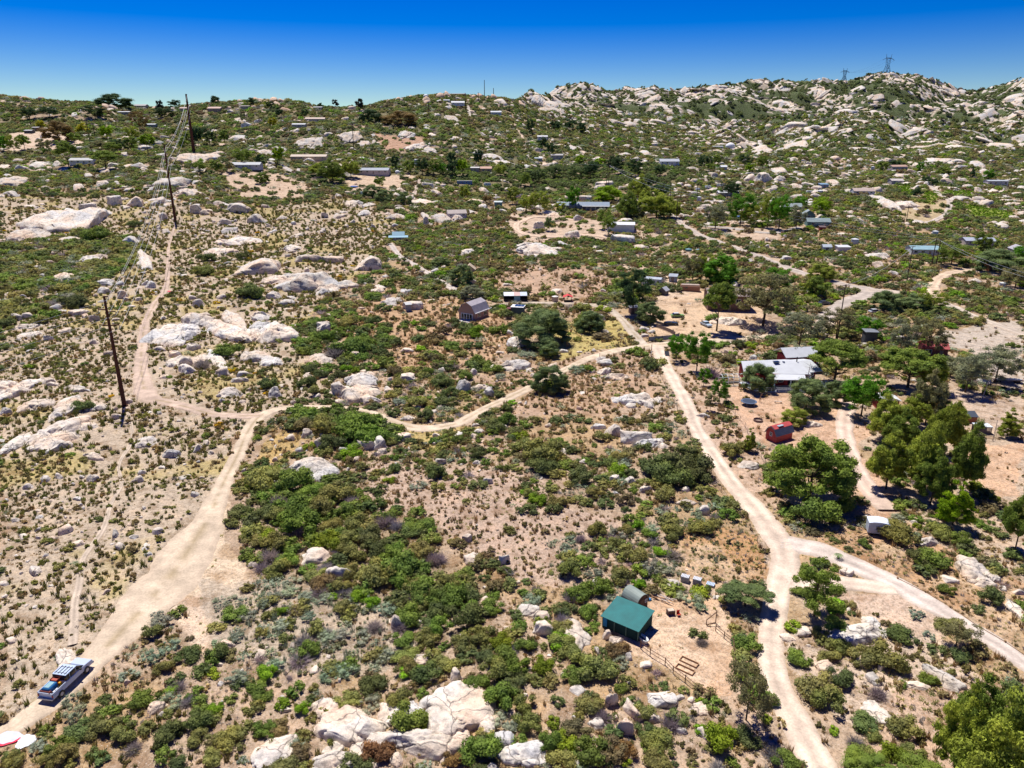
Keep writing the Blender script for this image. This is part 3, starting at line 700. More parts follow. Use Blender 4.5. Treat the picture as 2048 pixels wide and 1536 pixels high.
def house(name, px, row, wpx, d, h, yaw, rise, rc, wc, label, cat, along='x', nwin=3, door=True, win=WHITE, roof='gable', wm=None):
    x, y, z, t = P(px, row); w = wm or wpx*t/FPX; yaw = R(yaw); z = base_z(x, y, w, d, yaw)
    o = empty(name, (x, y, z), yaw, label, cat); occ_rect(x, y, w, d, yaw)
    m = MB(); wallm = C(wc, scale=.8, var=.06)
    if roof == 'gable':
        if along == 'x': m.prism([(0, -1.6), (d, -1.6), (d, h), (d/2, h+rise-.02), (0, h)], -w/2, w/2, 'x')
        else: m.prism([(-w/2, -1.6), (w/2, -1.6), (w/2, h), (0, h+rise-.02), (-w/2, h)], 0, d, 'y')
        r = gable(w, d, h+.01, rise, along=along)
    elif roof == 'shed':
        m.prism([(0, -1.6), (d, -1.6), (d, h+rise), (0, h)], -w/2, w/2, 'x')
        r = MB(); k = rise/d; r.prism([(-.4, h-.4*k+.01), (d+.3, h+rise+.3*k+.01), (d+.3, h+rise+.3*k+.13), (-.4, h-.4*k+.13)], -w/2-.3, w/2+.3, 'x')
    elif roof == 'hip':
        m.box(-w/2, w/2, 0, d, -1.6, h); r = MB(); e = .5; i = min(d/2, w/2)-.05
        A = [(-w/2-e, -e, h), (w/2+e, -e, h), (w/2+e, d+e, h), (-w/2-e, d+e, h)]; B = [(-w/2+i, d/2, h+rise), (w/2-i, d/2, h+rise)]
        r.poly([A[0], A[1], B[1], B[0]]); r.poly([A[1], A[2], B[1]]); r.poly([A[2], A[3], B[0], B[1]]); r.poly([A[3], A[0], B[0]]); r.poly([A[3], A[2], A[1], A[0]])
    elif roof == 'gambrel':
        prof = [(-w/2, h), (-w/2*.62, h+rise*.68), (0, h+rise), (w/2*.62, h+rise*.68), (w/2, h)]
        m.prism([(-w/2, -1.6), (w/2, -1.6)]+[(a, b-.02) for a, b in reversed(prof)], 0, d, 'y')
        r = MB(); out = [(-w/2-.28, h-.22)]+[(a*1.04, b+.14) for a, b in prof[1:-1]]+[(w/2+.28, h-.22)]; inn = [(w/2+.16, h-.22)]+[(a, b) for a, b in reversed(prof[1:-1])]+[(-w/2-.16, h-.22)]
        r.prism(out+inn, -.35, d+.35, 'y')
    m.build('wall', wallm, o); r.build('roof', roof_mat(rc, along == 'x' or roof == 'gambrel'), o)
    if nwin:
        for i in range(nwin):
            xx = -w/2+w*(i+.5+(.0 if not door else .0))/nwin
            if door and nwin > 1 and i == nwin//2: continue
            window(o, xx, h*.42, min(1.5, w/nwin*.55), h*.36, frame=win)
    if door:
        xx = -w/2+w*(nwin//2+.5)/max(nwin, 1); dm = MB().box(xx-.48, xx+.48, -.07, -.003, 0, 2.05); dd = dm.build('door', C((.25, .2, .17)), o)
        MB().box(xx+.32, xx+.40, -.12, -.072, .98, 1.06).build('handle', C((.5, .5, .5), .3), dd)
    return o, w, d, h
W_ = (.72, .72, .74); GR = (.46, .47, .50)
HL = [
 ('ranch_house', 163, 331, 44, 10, 2.8, 8, 1.8, (.45, .45, .46), W_, 'white house with pale roof between two pine trees, far left', 'house', 'x', 4),
 ('ranch_house', 487, 340, 66, 10, 3.0, 2, 1.9, (.42, .44, .47), (.50, .50, .56), 'long light grey ranch house above the bare pink lot', 'house', 'x', 5),
 ('ranch_house', 617, 322, 70, 11, 2.8, 3, 1.7, (.52, .42, .33), (.48, .38, .28), 'long tan roofed house with white garage door behind pines', 'house', 'x', 5),
 ('house', 597, 255, 26, 9, 2.6, 0, 1.0, (.66, .68, .7), (.4, .38, .36), 'small white roofed house beside lime tree on left hillside', 'house', 'x', 3),
 ('house', 630, 243, 38, 10, 2.8, 4, 1.6, (.55, .42, .34), (.55, .45, .40), 'pinkish tan roofed house high on the middle hillside', 'house', 'x', 4),
 ('house', 491, 256, 17, 8, 3.2, 0, 1.8, (.6, .6, .62), W_, 'small white gabled house on the left hillside', 'house', 'y', 2),
 ('house', 428, 225, 27, 10, 3.0, -6, 2.0, (.50, .32, .26), (.38, .26, .22), 'reddish tile roofed house near the left skyline', 'house', 'x', 3),
 ('house', 368, 223, 17, 9, 2.6, 0, 1.5, (.48, .34, .28), (.45, .36, .30), 'small brown roofed house left of the farthest steel pole', 'house', 'x', 2),
 ('house', 490, 219, 17, 9, 2.6, 0, .6, (.56, .50, .45), (.4, .33, .28), 'low flat roofed tan building below the left skyline', 'house', 'x', 2),
 ('house', 635, 220, 17, 9, 2.6, 0, 1.0, (.4, .4, .42), (.5, .44, .4), 'small grey roofed house beside a lone round tree', 'house', 'x', 2),
 ('house', 278, 209, 24, 12, 3.0, 0, 2.0, (.34, .33, .33), (.34, .32, .3), 'grey roofed house silhouetted on the left skyline', 'house', 'x', 3),
 ('house', 399, 205, 16, 10, 2.6, 0, 1.4, (.10, .28, .26), (.2, .3, .3), 'teal roofed house on the left skyline', 'house', 'x', 2),
 ('shed', 56, 267, 15, 7, 2.6, 0, .8, (.5, .5, .5), (.07, .07, .08), 'dark open fronted shed on the pale far left lot', 'shed', 'x', 0),
 ('shed', 71, 262, 13, 7, 2.8, 0, .8, (.35, .33, .33), (.25, .13, .1), 'small reddish shed on the pale far left lot', 'shed', 'x', 1),
 ('house', 247, 230, 24, 10, 2.4, 0, .8, (.62, .65, .66), (.3, .32, .3), 'long pale roof among trees under the left ridge', 'house', 'x', 2),
 ('house', 301, 255, 19, 8, 2.6, 0, .8, (.62, .65, .68), (.28, .3, .3), 'pale blue roofed shelter in front of a rusty tree', 'house', 'x', 2),
 ('ranch_house', 741, 351, 72, 10, 3.0, -3, 1.8, (.27, .31, .38), (.47, .42, .44), 'long grey-blue roofed ranch house on bare ground, centre left', 'house', 'x', 6),
 ('house', 972, 346, 22, 8, 3.4, 0, 1.6, (.50, .28, .20), (.55, .38, .26), 'orange tan roofed house among dark trees', 'house', 'x', 2),
 ('shed', 950, 344, 17, 8, 2.6, 0, .7, (.62, .60, .58), (.4, .38, .36), 'low pale roofed annex left of the orange roofed house', 'shed', 'x', 1),
 ('house', 910, 189, 42, 14, 3.4, 0, .8, (.36, .24, .20), (.36, .25, .20), 'long low brown house on top of the rocky central hill', 'house', 'x', 6),
 ('house', 916, 213, 26, 10, 3.0, 6, 2.0, (.62, .63, .66), W_, 'white house below the rocky hilltop beside the paved lane', 'house', 'x', 3),
 ('house', 893, 206, 12, 8, 2.6, 0, 1.0, (.5, .52, .55), (.5, .5, .52), 'small grey house left of the white hillside house', 'house', 'x', 2),
 ('house', 992, 231, 21, 9, 3.2, 0, 1.6, (.55, .58, .62), (.56, .60, .68), 'pale blue house on the central hillside right of the lane', 'house', 'x', 3),
 ('cabin', 915, 438, 37, 7, 2.8, 14, 1.9, (.42, .35, .32), (.40, .39, .47), 'lavender grey cabin with brown gabled roof, mid slope', 'cabin', 'x', 3),
 ('shed', 996, 413, 15, 3.4, 2.6, -6, .5, (.55, .62, .62), (.16, .30, .31), 'small teal shed on the white rock terrace', 'shed', 'x', 1),
 ('shed', 818, 623, 10, 1.8, 2.4, 20, .3, (.5, .5, .5), (.28, .30, .33), 'tiny grey outhouse leaning against a round boulder', 'outhouse', 'x', 0),
 ('metal_barn', 1241, 464, 54, 9, 3.6, -8, 1.1, (.70, .72, .75), (.62, .64, .67), 'long white metal barn beside the cut boulder', 'barn', 'x', 0),
 ('house', 1114, 319, 24, 9, 3.2, 0, 1.2, (.40, .38, .38), (.46, .42, .38), 'grey roofed house beside yellow shrubs, far centre', 'house', 'x', 3),
 ('shed', 1077, 323, 15, 7, 2.4, 0, .5, (.50, .56, .6), (.2, .25, .25), 'low pale carport left of the far grey roofed house', 'carport', 'x', 0),
 ('house', 1339, 333, 38, 10, 3.4, -2, 2.2, (.42, .45, .50), (.55, .57, .62), 'pale house with two dark dormers among white rocks', 'house', 'x', 4),
 ('house', 1085, 282, 20, 9, 3.2, 0, 1.4, (.55, .55, .56), (.6, .6, .6), 'small white house beside a dirt lane under the mountain', 'house', 'x', 2),
 ('house', 1436, 299, 20, 9, 3.0, 0, .5, (.60, .60, .60), (.45, .48, .55), 'flat roofed wing beside the white dome house', 'house', 'x', 3),
 ('shed', 1448, 340, 12, 7, 2.6, 0, 1.2, (.64, .68, .72), (.4, .42, .45), 'small pale blue roof beside a lime tree, right distance', 'shed', 'x', 1),
 ('house', 1457, 393, 40, 9, 2.8, -4, 1.1, (.66, .68, .70), (.36, .38, .40), 'white roofed bungalow under two dark pines', 'house', 'x', 4),
 ('shed', 1649, 376, 16, 6, 2.6, 0, .6, (.20, .32, .45), (.22, .33, .46), 'blue shed on the pale terrace, right distance', 'shed', 'x', 1),
 ('house', 1585, 424, 34, 8, 3.2, -10, 2.0, (.26, .31, .32), (.12, .17, .17), 'dark green house roof behind the tall twin trees', 'house', 'x', 2),
 ('house', 1617, 441, 22, 8, 3.4, -14, 2.4, (.28, .33, .34), (.12, .19, .18), 'dark green gabled house wing right of the pale tree', 'house', 'y', 1),
 ('garage', 1637, 455, 44, 8, 2.8, -8, 1.8, (.22, .29, .30), (.14, .24, .25), 'teal roofed garage in front of the dark green house', 'garage', 'x', 2),
 ('shed', 1645, 463, 11, 3, 2.4, -8, .4, (.15, .10, .10), (.20, .02, .025), 'small dark red shed in front of the teal garage', 'shed', 'x', 0),
 ('house', 1799, 344, 32, 9, 5.2, 6, 1.4, (.50, .33, .25), (.42, .38, .42), 'two storey house with tan roof below the mountain', 'house', 'x', 5),
 ('house', 1728, 390, 40, 9, 2.8, -6, 1.9, (.48, .38, .33), (.52, .54, .58), 'white house with tan gabled roof on the right slope', 'house', 'x', 3),
 ('house', 1795, 368, 24, 8, 2.4, 0, 1.4, (.58, .52, .48), (.4, .38, .4), 'low pale roofed house below the two storey house', 'house', 'x', 2),
 ('house', 1995, 374, 38, 9, 4.4, -6, .6, (.46, .50, .54), (.50, .47, .50), 'flat roofed grey house at the far right edge', 'house', 'x', 4),
 ('barn', 1961, 492, 56, 9, 2.6, -8, 1.2, (.40, .44, .52), (.40, .36, .34), 'long blue-grey roofed barn among trees, right', 'barn', 'x', 3),
 ('house', 1852, 511, 54, 9, 2.8, -6, 1.2, (.28, .44, .50), (.50, .55, .58), 'blue-green roofed house behind the double pole', 'house', 'x', 4),
 ('shed', 2040, 512, 26, 7, 3.2, -12, 1.6, (.4, .38, .42), (.36, .30, .38), 'purple-grey shed cut off by the right edge', 'shed', 'y', 1),
 ('pavilion', 1986, 542, 17, 4, 2.4, 0, 1.4, (.14, .25, .22), (.24, .10, .06), 'small green roofed brown pavilion, right side', 'pavilion', 'x', 1),
 ('shed', 1654, 503, 16, 3, 2.2, 0, 1.0, (.55, .62, .68), (.48, .52, .56), 'small pale blue garden shed near the gravel road', 'shed', 'x', 1),
 ('shed', 1688, 503, 24, 4, 1.9, 0, .4, (.62, .64, .66), (.5, .5, .52), 'low white roofed shed right of the garden shed', 'shed', 'x', 0),
 ('outbuilding', 1868, 714, 46, 5, 2.6, -16, 1.2, (.46, .10, .10), (.20, .07, .06), 'red roofed outbuilding behind a sparse eucalyptus', 'outbuilding', 'x', 2),
 ('shed', 1740, 690, 23, 2.8, 4.0, -6, .2, (.20, .22, .26), (.085, .09, .105), 'tall dark grey container shed beside a green pine', 'shed', 'x', 0),
 ('house', 1458, 622, 84, 9, 5.2, -4, 1.6, (.32, .25, .23), (.16, .09, .075), 'two storey dark brown house partly behind the tall pine', 'house', 'x', 5),
 ('shed', 1345, 564, 15, 2.6, 2.3, -20, .5, (.36, .40, .46), (.30, .34, .38), 'small blue-grey shed left of the brown arched trailer', 'shed', 'y', 1),
 ('shed', 1268, 628, 15, 2.4, 2.2, 8, .3, (.62, .62, .62), (.24, .16, .13), 'small brown hut at the foot of the dark evergreen', 'hut', 'x', 0),
 ('shed', 1324, 590, 14, 3, 1.8, -35, 1.0, (.48, .50, .54), (.13, .12, .12), 'lean-to shed with sloping silver roof on the sandy yard', 'shed', 'y', 0),
]
for h_ in HL:
    (nm, px, row, wpx, d, h, yaw, rise, rc, wc, lab, cat, al, nw) = h_
    house(nm, px, row, wpx, d, h, yaw, rise, rc, wc, lab, cat, al, nw, door=nw > 0, roof='shed' if nm == 'shed' and rise < .7 else 'gable')
# dormers and porch additions
o, w, d, h = house('ranch_house', 1166, 420, 104, 9, 2.8, -4, 2.0, (.20, .27, .36), (.28, .30, .33), 'long slate blue roofed ranch house with white porch', 'house', 'x', 7)
MB().box(-.02*w, w*.5, -3.6, -.1, 2.45, 2.6).build('porch_roof', C((.72, .73, .75)), o)
for i in range(7): MB().box(-.02*w+.1+i*w*.083, -.02*w+.28+i*w*.083, -3.5, -3.32, -.4, 2.45).build('porch_post', WHITE, o)
# pump house gambrel cottage
o, w, d, h = house('cottage', 934, 641, 0, 8.5, 2.7, -30, 3.3, (.44, .40, .43), (.42, .25, .19), 'brown gambrel roofed cottage with white trimmed glass doors', 'cottage', 'y', 0, door=False, roof='gambrel', wm=6.4)
dm = MB(); dm.box(-2.3, 2.3, -.09, -.003, 0, 2.35); fr = dm.build('french_door', WHITE, o)
for i in range(4): MB().box(-2.1+i*1.08, -1.25+i*1.08, -.12, -.093, .25, 2.15).build('pane', GLASS, fr)
for yy in (2.6, 6.4): window(o, yy, .95, 1.7, 1.1, face='r', hw=3.2)
MB().box(3.5, 3.72, -.35, 9.85, 2.62, 2.8).build('eave_trim', WHITE, o)
MB().box(-4.2, 3.6, -2.6, -.12, -.8, .12).build('terrace', C((.66, .63, .60)), o)
def simple(name, px, row, yaw, label, cat, r=1.0, group=None):
    x, y, z, t = P(px, row); OCC.append((x, y, r)); return empty(name, (x, y, z), R(yaw), label, cat, group), t
# long metal shed
o, t = simple('open_shed', 1031, 603, 2, 'long open shed with white roof and rusty middle panel', 'shed', 4); W = 47*t/FPX
wl = MB(); wl.box(-W/2, W/2, 2.9, 3, -1, 2.6); wl.box(-W/2, -W/2+.1, 0, 2.9, -1, 2.4); wl.box(W/2-.1, W/2, 0, 2.9, -1, 2.4); wl.box(-W/2+.1, W/2-.1, .3, .36, -.5, .9); wl.build('wall', BLACK, o)
for a, b, c in ((-.5, -.06, (.72, .74, .78)), (-.06, .2, (.60, .42, .38)), (.2, .5, (.55, .62, .70))):
    MB().prism([(-.5, 2.15), (3.3, 2.75), (3.3, 2.85), (-.5, 2.25)], W*a+.004, W*b-.004, 'x').build('roof_panel', roof_mat(c), o)
MB().box(-.06*W, .2*W, .0, .1, -.3, 2.15).build('door_panel', C((.18, .34, .42)), o)
# shed with solar panels and maroon lean-to
o, t = simple('solar_shed', 1034, 628, -12, 'white roofed shed carrying dark solar panels, right of cottage', 'shed', 3.2)
MB().box(-2, 2, 0, 3.6, -1, 2.3).build('wall', C((.10, .15, .14)), o); MB().box(-2.3, 2.3, -.3, 3.9, 2.31, 2.43).build('roof', C((.72, .74, .76)), o)
for i in range(3): MB().box(-1.1+i*1.1, -.15+i*1.1, .9, 3.4, 2.5, 2.56).build('solar_panel', C((.03, .06, .13), .2, .6), o)
MB().box(-3.6, -2.05, -.8, 1.6, -1, 1.9).build('lean_to', C((.16, .045, .05)), o)
# red canopy and tanks
o, t = simple('canopy', 1136, 604, 0, 'bright red gabled canopy over a dark animal pen', 'canopy', 2.2)
o.scale = (.8, .8, .8); gable(3.6, 3.2, 2.2, .8, along='y').build('roof', C((.62, .06, .06)), o)
for a in (-1.7, 1.7):
    for b in (.1, 3.1): MB().box(a-.06, a+.06, b-.06, b+.06, -.6, 2.2).build('post', BLACK, o)
MB().box(-1.8, 1.8, -.05, .0, -.3, .95).build('pen_panel', BLACK, o)
def tank(px, row, r, h, c, lab, rc=(.62, .64, .66), legs=0, elev=0.0):
    x, y, z, t = P(px, row); OCC.append((x, y, r+.4)); o = empty('water_tank', (x, y, z), 0, lab, 'water tank')
    m = MB(); m.cyl((0, 0), r, -.5+elev, h+elev, 24); m.build('tank_wall', C(c, .4, .5), o)
    for k in range(3): MB().cyl((0, 0), r+.03, elev+h*(k+.5)/3, elev+h*(k+.5)/3+.06, 24).build('hoop', C(tuple(v*.8 for v in c), .4, .5), o)
    MB().cyl((0, 0), r+.08, h+elev, h+elev+r*.28, 24, .12).build('roof', C(rc, .5, .5), o)
    if elev:
        for a, b in ((-1, -1), (1, -1), (1, 1), (-1, 1)): MB().box(a*r*.6-.08, a*r*.6+.08, b*r*.6-.08, b*r*.6+.08, -.5, elev-.5).build('leg', STEEL, o)
    return o
tank(1110, 603, 1.15, 1.9, (.42, .30, .24), 'tan water tank with pale lid left of the red canopy', (.66, .62, .56))
tank(430, 322, 2.0, 3.2, (.40, .43, .52), 'blue-grey water tank behind the light grey ranch house')
tank(832, 330, 1.7, 5.0, (.42, .46, .54), 'tall silver-blue water tank among dark trees, centre')
tank(1398, 403, 1.6, 3.4, (.42, .46, .52), 'silver water tank left of the pepper tree by the road')
tank(1640, 389, 2.0, 3.0, (.46, .50, .56), 'silver water tank below the blue shed, right distance')
tank(1709, 488, 1.9, 2.6, (.36, .45, .54), 'round blue-grey water tank beside a lime bush')
tank(1870, 470, 1.6, 2.2, (.40, .52, .60), 'pale blue water tank behind the double pole head')
tank(2004, 574, 1.1, 1.7, (.62, .64, .66), 'white water tank at the right edge of the brush')
tank(1745, 340, 1.8, 3.4, (.40, .46, .52), 'grey water tank left of the two storey house')
tank(1377, 502, 1.7, 1.0, (.05, .17, .19), 'left one of two low dark green water tanks', (.10, .24, .27))
tank(1398, 503, 1.6, 1.0, (.05, .17, .19), 'right one of two low dark green water tanks', (.10, .24, .27))
# white domes
def dome_house(px, row, wpx, lab, nm='dome_house'):
    x, y, z, t = P(px, row); r = wpx*t/FPX/2; OCC.append((x, y, r)); o = empty(nm, (x, y, z), 0, lab, 'dome house'); MB().cyl((0, 0), r, -1, r*.45, 24).build('drum_wall', C((.55, .6, .7)), o)
    V, F = ICO[3]; V = V.copy(); V[:, 2] = np.maximum(V[:, 2], 0); me = mesh_np('dome', V*np.array([r, r, r*.85])+np.array([0, 0, r*.45+.004]), F, C((.75, .76, .78)), smooth=True); link('dome', me, o)
ICO3 = None
dome_house(1460, 299, 20, 'white domed house on the rocks below the mountain')
dome_house(852, 196, 11, 'small grey dome on the central hill crest', 'dome_hut')
dome_house(795, 347, 10, 'tiny pale blue rounded hut right of the grey ranch house', 'dome_hut')
# blue roofed cabin with wide porch
o, t = simple('porch_cabin', 797, 482, 6, 'small cabin with bright blue roof and wide blue porch roof', 'cabin', 5)
MB().box(-3, 3, 1.5, 6, -1.5, 2.9).build('wall', C((.40, .42, .44)), o); gable(6, 4.5, 2.9, 1.5, along='x').build('roof', C((.22, .38, .48)), o); children_of(o)[-1].location = (0, 1.5, 0)
MB().prism([(-1.6, 2.0), (1.4, 2.7), (1.4, 2.8), (-1.6, 2.1)], -5.2, 5.2, 'x').build('porch_roof', C((.25, .42, .52)), o)
for a in (-4.9, -1.6, 1.6, 4.9): MB().box(a-.08, a+.08, -1.4, -1.24, -1.2, 2.0).build('porch_post', WHITE, o)
# canvas tent
o, t = simple('wall_tent', 939, 546, 0, 'beige canvas wall tent beside round green trees', 'tent', 3.4); W = 22*t/FPX; TN = C((.50, .38, .25))
MB().prism([(-W/2, -.4), (W/2, -.4), (W/2, 1.5), (0, 3.4), (-W/2, 1.5)], 0, 5, 'y').build('canvas_wall', TN, o); gable(W, 5, 1.52, 1.9, along='y', th=.06, ov=.3).build('canvas_roof', C((.52, .41, .29)), o)
MB().prism([(-.7, -.1), (.7, -.1), (0, 2.4)], -.03, -.005, 'y').build('tent_door', C((.16, .10, .06)), o)
# rusty arched trailer
def arch_prof(w, h, n=10, z0=0.0, e=2.0):
    return [(-w/2*math.cos(math.pi*i/n), z0+(h-z0)*math.sin(math.pi*i/n)**(2/e)) for i in range(n+1)]
o, t = simple('arched_trailer', 1380, 583, -10, 'rusty brown round topped trailer on the sandy yard', 'trailer', 4); W = 38*t/FPX
m = MB(); m.prism([(0, -.2)]+[(.05, 1.7), (.6, 2.4), (1.5, 2.65), (2.4, 2.4), (2.95, 1.7)]+[(3, -.2)], -W/2, W/2, 'x'); m.build('body', C((.30, .15, .09)), o, bevel=.1)
MB().prism([(.58, 2.42), (1.5, 2.68), (2.42, 2.42), (2.42, 2.46), (1.5, 2.72), (.58, 2.46)], -W/2+.3, W/2-.3, 'x').build('roof', C((.46, .36, .30)), o)
window(o, -W*.2, 1.2, .8, .6, y=.03, frame=WOOD)
o, t = simple('mobile_home', 1302, 570, -24, 'pale blue mobile home with arched grey roof above the yard', 'mobile home', 4.5); W = 38*t/FPX
MB().box(-W/2, W/2, 0, 3.2, -.6, 2.5).build('wall', C((.52, .57, .62)), o); m = MB(); m.prism([(-.2, 2.51)]+[(.6, 2.9), (1.6, 3.05), (2.6, 2.9)]+[(3.4, 2.51)], -W/2-.2, W/2+.2, 'x').build('roof', roof_mat((.42, .47, .54)), o)
for i in range(4): window(o, -W*.36+i*W*.24, 1.0, 1.0, .8)
# box trailer by the road
o, t = simple('box_trailer', 1755, 1072, -14, 'small white box trailer with one dark window by the road', 'trailer', 2.2)
MB().box(-1.45, 1.45, 0, 1.9, .35, 2.15).build('body', C((.46, .52, .62), .5), o, bevel=.05)
MB().prism([(-1.5, 2.16), (-.9, 2.34), (0, 2.42), (.9, 2.34), (1.5, 2.16)], -.08, 1.98, 'y').build('roof', C((.68, .74, .84), .5), o)
window(o, -.1, 1.15, .5, .42, frame=C((.3, .32, .35)))
for a in (-1.2, 1.2):
    for b in (.2, 1.7): MB().cyl((0, 0), .3, -.1, .1, 14).build('wheel', BLACK, o); wv_ = children_of(o)[-1]; wv_.rotation_euler = (math.pi/2, 0, 0); wv_.location = (a*.7, b, .28)
MB().bar((-1.4, 0, .34), (-2.3, -.5, .25), .08).build('drawbar', BLACK, o)

# ------------------------------------------------------------------ the red house with the wrap-round deck
def main_house():
    x, y, z, t = P(1576, 777); yaw = R(8); o = empty('main_house', (x, y, z+.2), yaw, 'red house with pale grey gabled roofs and a white railed deck', 'house')
    for a, b, r in ((0, 2, 6), (-6, 6, 5), (6, 4, 6), (4, 10, 6), (10, 10, 5), (-3, 10, 4)): OCC.append((x+a*math.cos(yaw)-b*math.sin(yaw), y+a*math.sin(yaw)+b*math.cos(yaw), r))
    red = C((.27, .022, .030), .7, var=.2); rf = C((.52, .54, .57), .6, var=.07, scale=.7); rf2 = C((.56, .58, .61), .6, var=.07, scale=.7)
    m = MB(); m.box(-7.6, 5.6, 2.0, 11.5, -1.2, 3.0); m.box(5.62, 9.4, 4.4, 12.4, -1.2, 2.9); m.box(6.0, 14.2, 12.42, 18, -1.2, 3.6); m.build('wall', red, o)
    # main low gable, ridge from front right to back left
    def sheet(nm, pts, mt, th=.16):
        m = MB(); b = [(px_, py, pz-th) for px_, py, pz in pts]; m.poly(pts); m.poly(list(reversed(b))); n = len(pts)
        for i in range(n): m.poly([pts[i], b[i], b[(i+1) % n], pts[(i+1) % n]])
        return m.build(nm, mt, o)
    sheet('roof', [(-10.0, 3.8, 2.95), (5.9, .5, 3.05), (5.9, 7.0, 4.6), (-8.4, 9.2, 4.4)], rf)
    sheet('roof', [(-8.4, 9.22, 4.4), (5.9, 7.02, 4.6), (5.9, 12.6, 3.2), (-7.4, 13.4, 3.0)], rf2)
    sheet('roof', [(5.92, 1.9, 3.0), (10.4, 2.9, 3.0), (10.0, 8.2, 4.2), (5.92, 7.4, 4.35)], rf)
    sheet('roof', [(5.92, 7.42, 4.35), (10.0, 8.22, 4.2), (10.0, 12.3, 3.3), (5.92, 12.0, 3.3)], rf2)
    sheet('roof', [(5.2, 11.9, 3.9), (15.0, 11.9, 3.9), (15.0, 15.3, 5.6), (5.2, 15.3, 5.6)], rf)
    sheet('roof', [(5.2, 15.32, 5.6), (15.0, 15.32, 5.6), (15.0, 18.8, 3.9), (5.2, 18.8, 3.9)], rf2)
    sheet('porch_roof', [(-4.4, -1.2, 2.72), (3.0, -2.6, 2.72), (4.4, .78, 2.95), (-3.6, 2.45, 2.95)], rf2, .12)
    MB().prism([(11.9, 3.6), (18.8, 3.6), (15.3, 5.35)], 14.22, 14.3, 'x').build('gable_wall', red, o)
    # deck
    dk = [(-9.6, 1.0), (-8.6, -.8), (-5.4, -2.0), (3.2, -3.6), (7.2, -3.0), (10.2, -.4), (11.2, 3.4), (9.5, 4.3), (5.7, 1.95), (-7.6, 1.95), (-7.6, 6.5), (-10.2, 5.5)]
    m = MB(); m.poly([(a, b, -.05) for a, b in dk]); m.poly([(a, b, -.25) for a, b in reversed(dk)])
    for i in range(len(dk)): a, b = dk[i], dk[(i+1) % len(dk)]; m.poly([(a[0], a[1], -.05), (a[0], a[1], -.25), (b[0], b[1], -.25), (b[0], b[1], -.05)])
    m.build('deck', C((.50, .54, .60), var=.05), o)
    edge = [dk[-1], dk[0], dk[1], dk[2], dk[3], dk[4], dk[5], dk[6]]; rl = MB(); bl = C((.42, .60, .68))
    for a, b in zip(edge[:-1], edge[1:]):
        n = max(1, int(math.hypot(b[0]-a[0], b[1]-a[1])/1.5))
        for k in (0.9, .5): rl.bar((a[0], a[1], k), (b[0], b[1], k), .08)
        for i in range(n): q = i/n; rl.bar((a[0]+(b[0]-a[0])*q, a[1]+(b[1]-a[1])*q, -1.6), (a[0]+(b[0]-a[0])*q, a[1]+(b[1]-a[1])*q, .95), .11)
    rl.build('railing', C((.62, .70, .76)), o)
    for a, b in ((3.0, -2.5), (-.6, -1.9), (-4.3, -1.1), (5.8, .6)): MB().box(a-.1, a+.1, b-.1, b+.1, -1.6, 2.6).build('porch_post', bl, o)
    for i, a in enumerate((-6.4, -4.6, -2.8, -1.0, 4.6)): window(o, a, .9, 1.1, 1.2, y=2.0)
    MB().box(1.0, 2.9, 1.93, 1.997, .05, 2.3).build('glass_door', GLASS, o); MB().box(-.1, .8, 1.93, 1.997, .05, 2.2).build('door', C((.50, .06, .06)), o)
    for a in (6.6, 8.3): window(o, a, .9, 1.0, 1.2, y=4.4)
    MB().cyl((5.2, 6.6), .13, 4.0, 5.7, 8).build('stove_pipe', BLACK, o); MB().cyl((1.8, 6.9), .3, 4.2, 4.75, 10).build('roof_vent', C((.6, .62, .65)), o)
    MB().box(-.9, .5, 6.2, 7.4, 4.55, 4.7).build('skylight', GLASS, o)
    m = MB(); pts = [(-1+i*.75, -5.2-.9*math.sin(i/9*math.pi)+i*.05) for i in range(12)]
    for p, q in zip(pts[:-1], pts[1:]): m.bar((p[0], p[1], -.7), (q[0], q[1], -.7), .35, .9)
    m.build('retaining_wall', C((.50, .38, .30)), o)
main_house()
# ------------------------------------------------------------------ red barn shed
o, w, d, h = house('barn_shed', 1541, 882, 0, 5.6, 1.9, -60, 1.7, (.20, .25, .33), (.42, .06, .06), 'red gambrel shed with white edged window under the big pine', 'shed', 'y', 0, door=False, roof='gambrel', wm=3.2)
o.scale = (.85, .85, .85)
window(o, -.1, 1.3, .55, .8)
MB().prism([(-1.08, 3.27), (0, 3.80), (1.08, 3.27), (1.08, 3.33), (0, 3.86), (-1.08, 3.33)], -.3, 5.9, 'y').build('upper_roof', C((.50, .08, .08)), o); MB().box(.15, .9, 1.2, 3.0, 3.62, 3.75).build('roof_hatch', C((.34, .42, .50)), o); MB().box(-1.0, -.55, -.05, -.003, .0, 1.2).build('door', C((.30, .04, .04)), o)
for k in range(5): MB().box(-1.75, -1.7, .6+k*.9, .66+k*.9, 0, 1.0).build('fence_picket', WHITE, o) if k < 2 else None
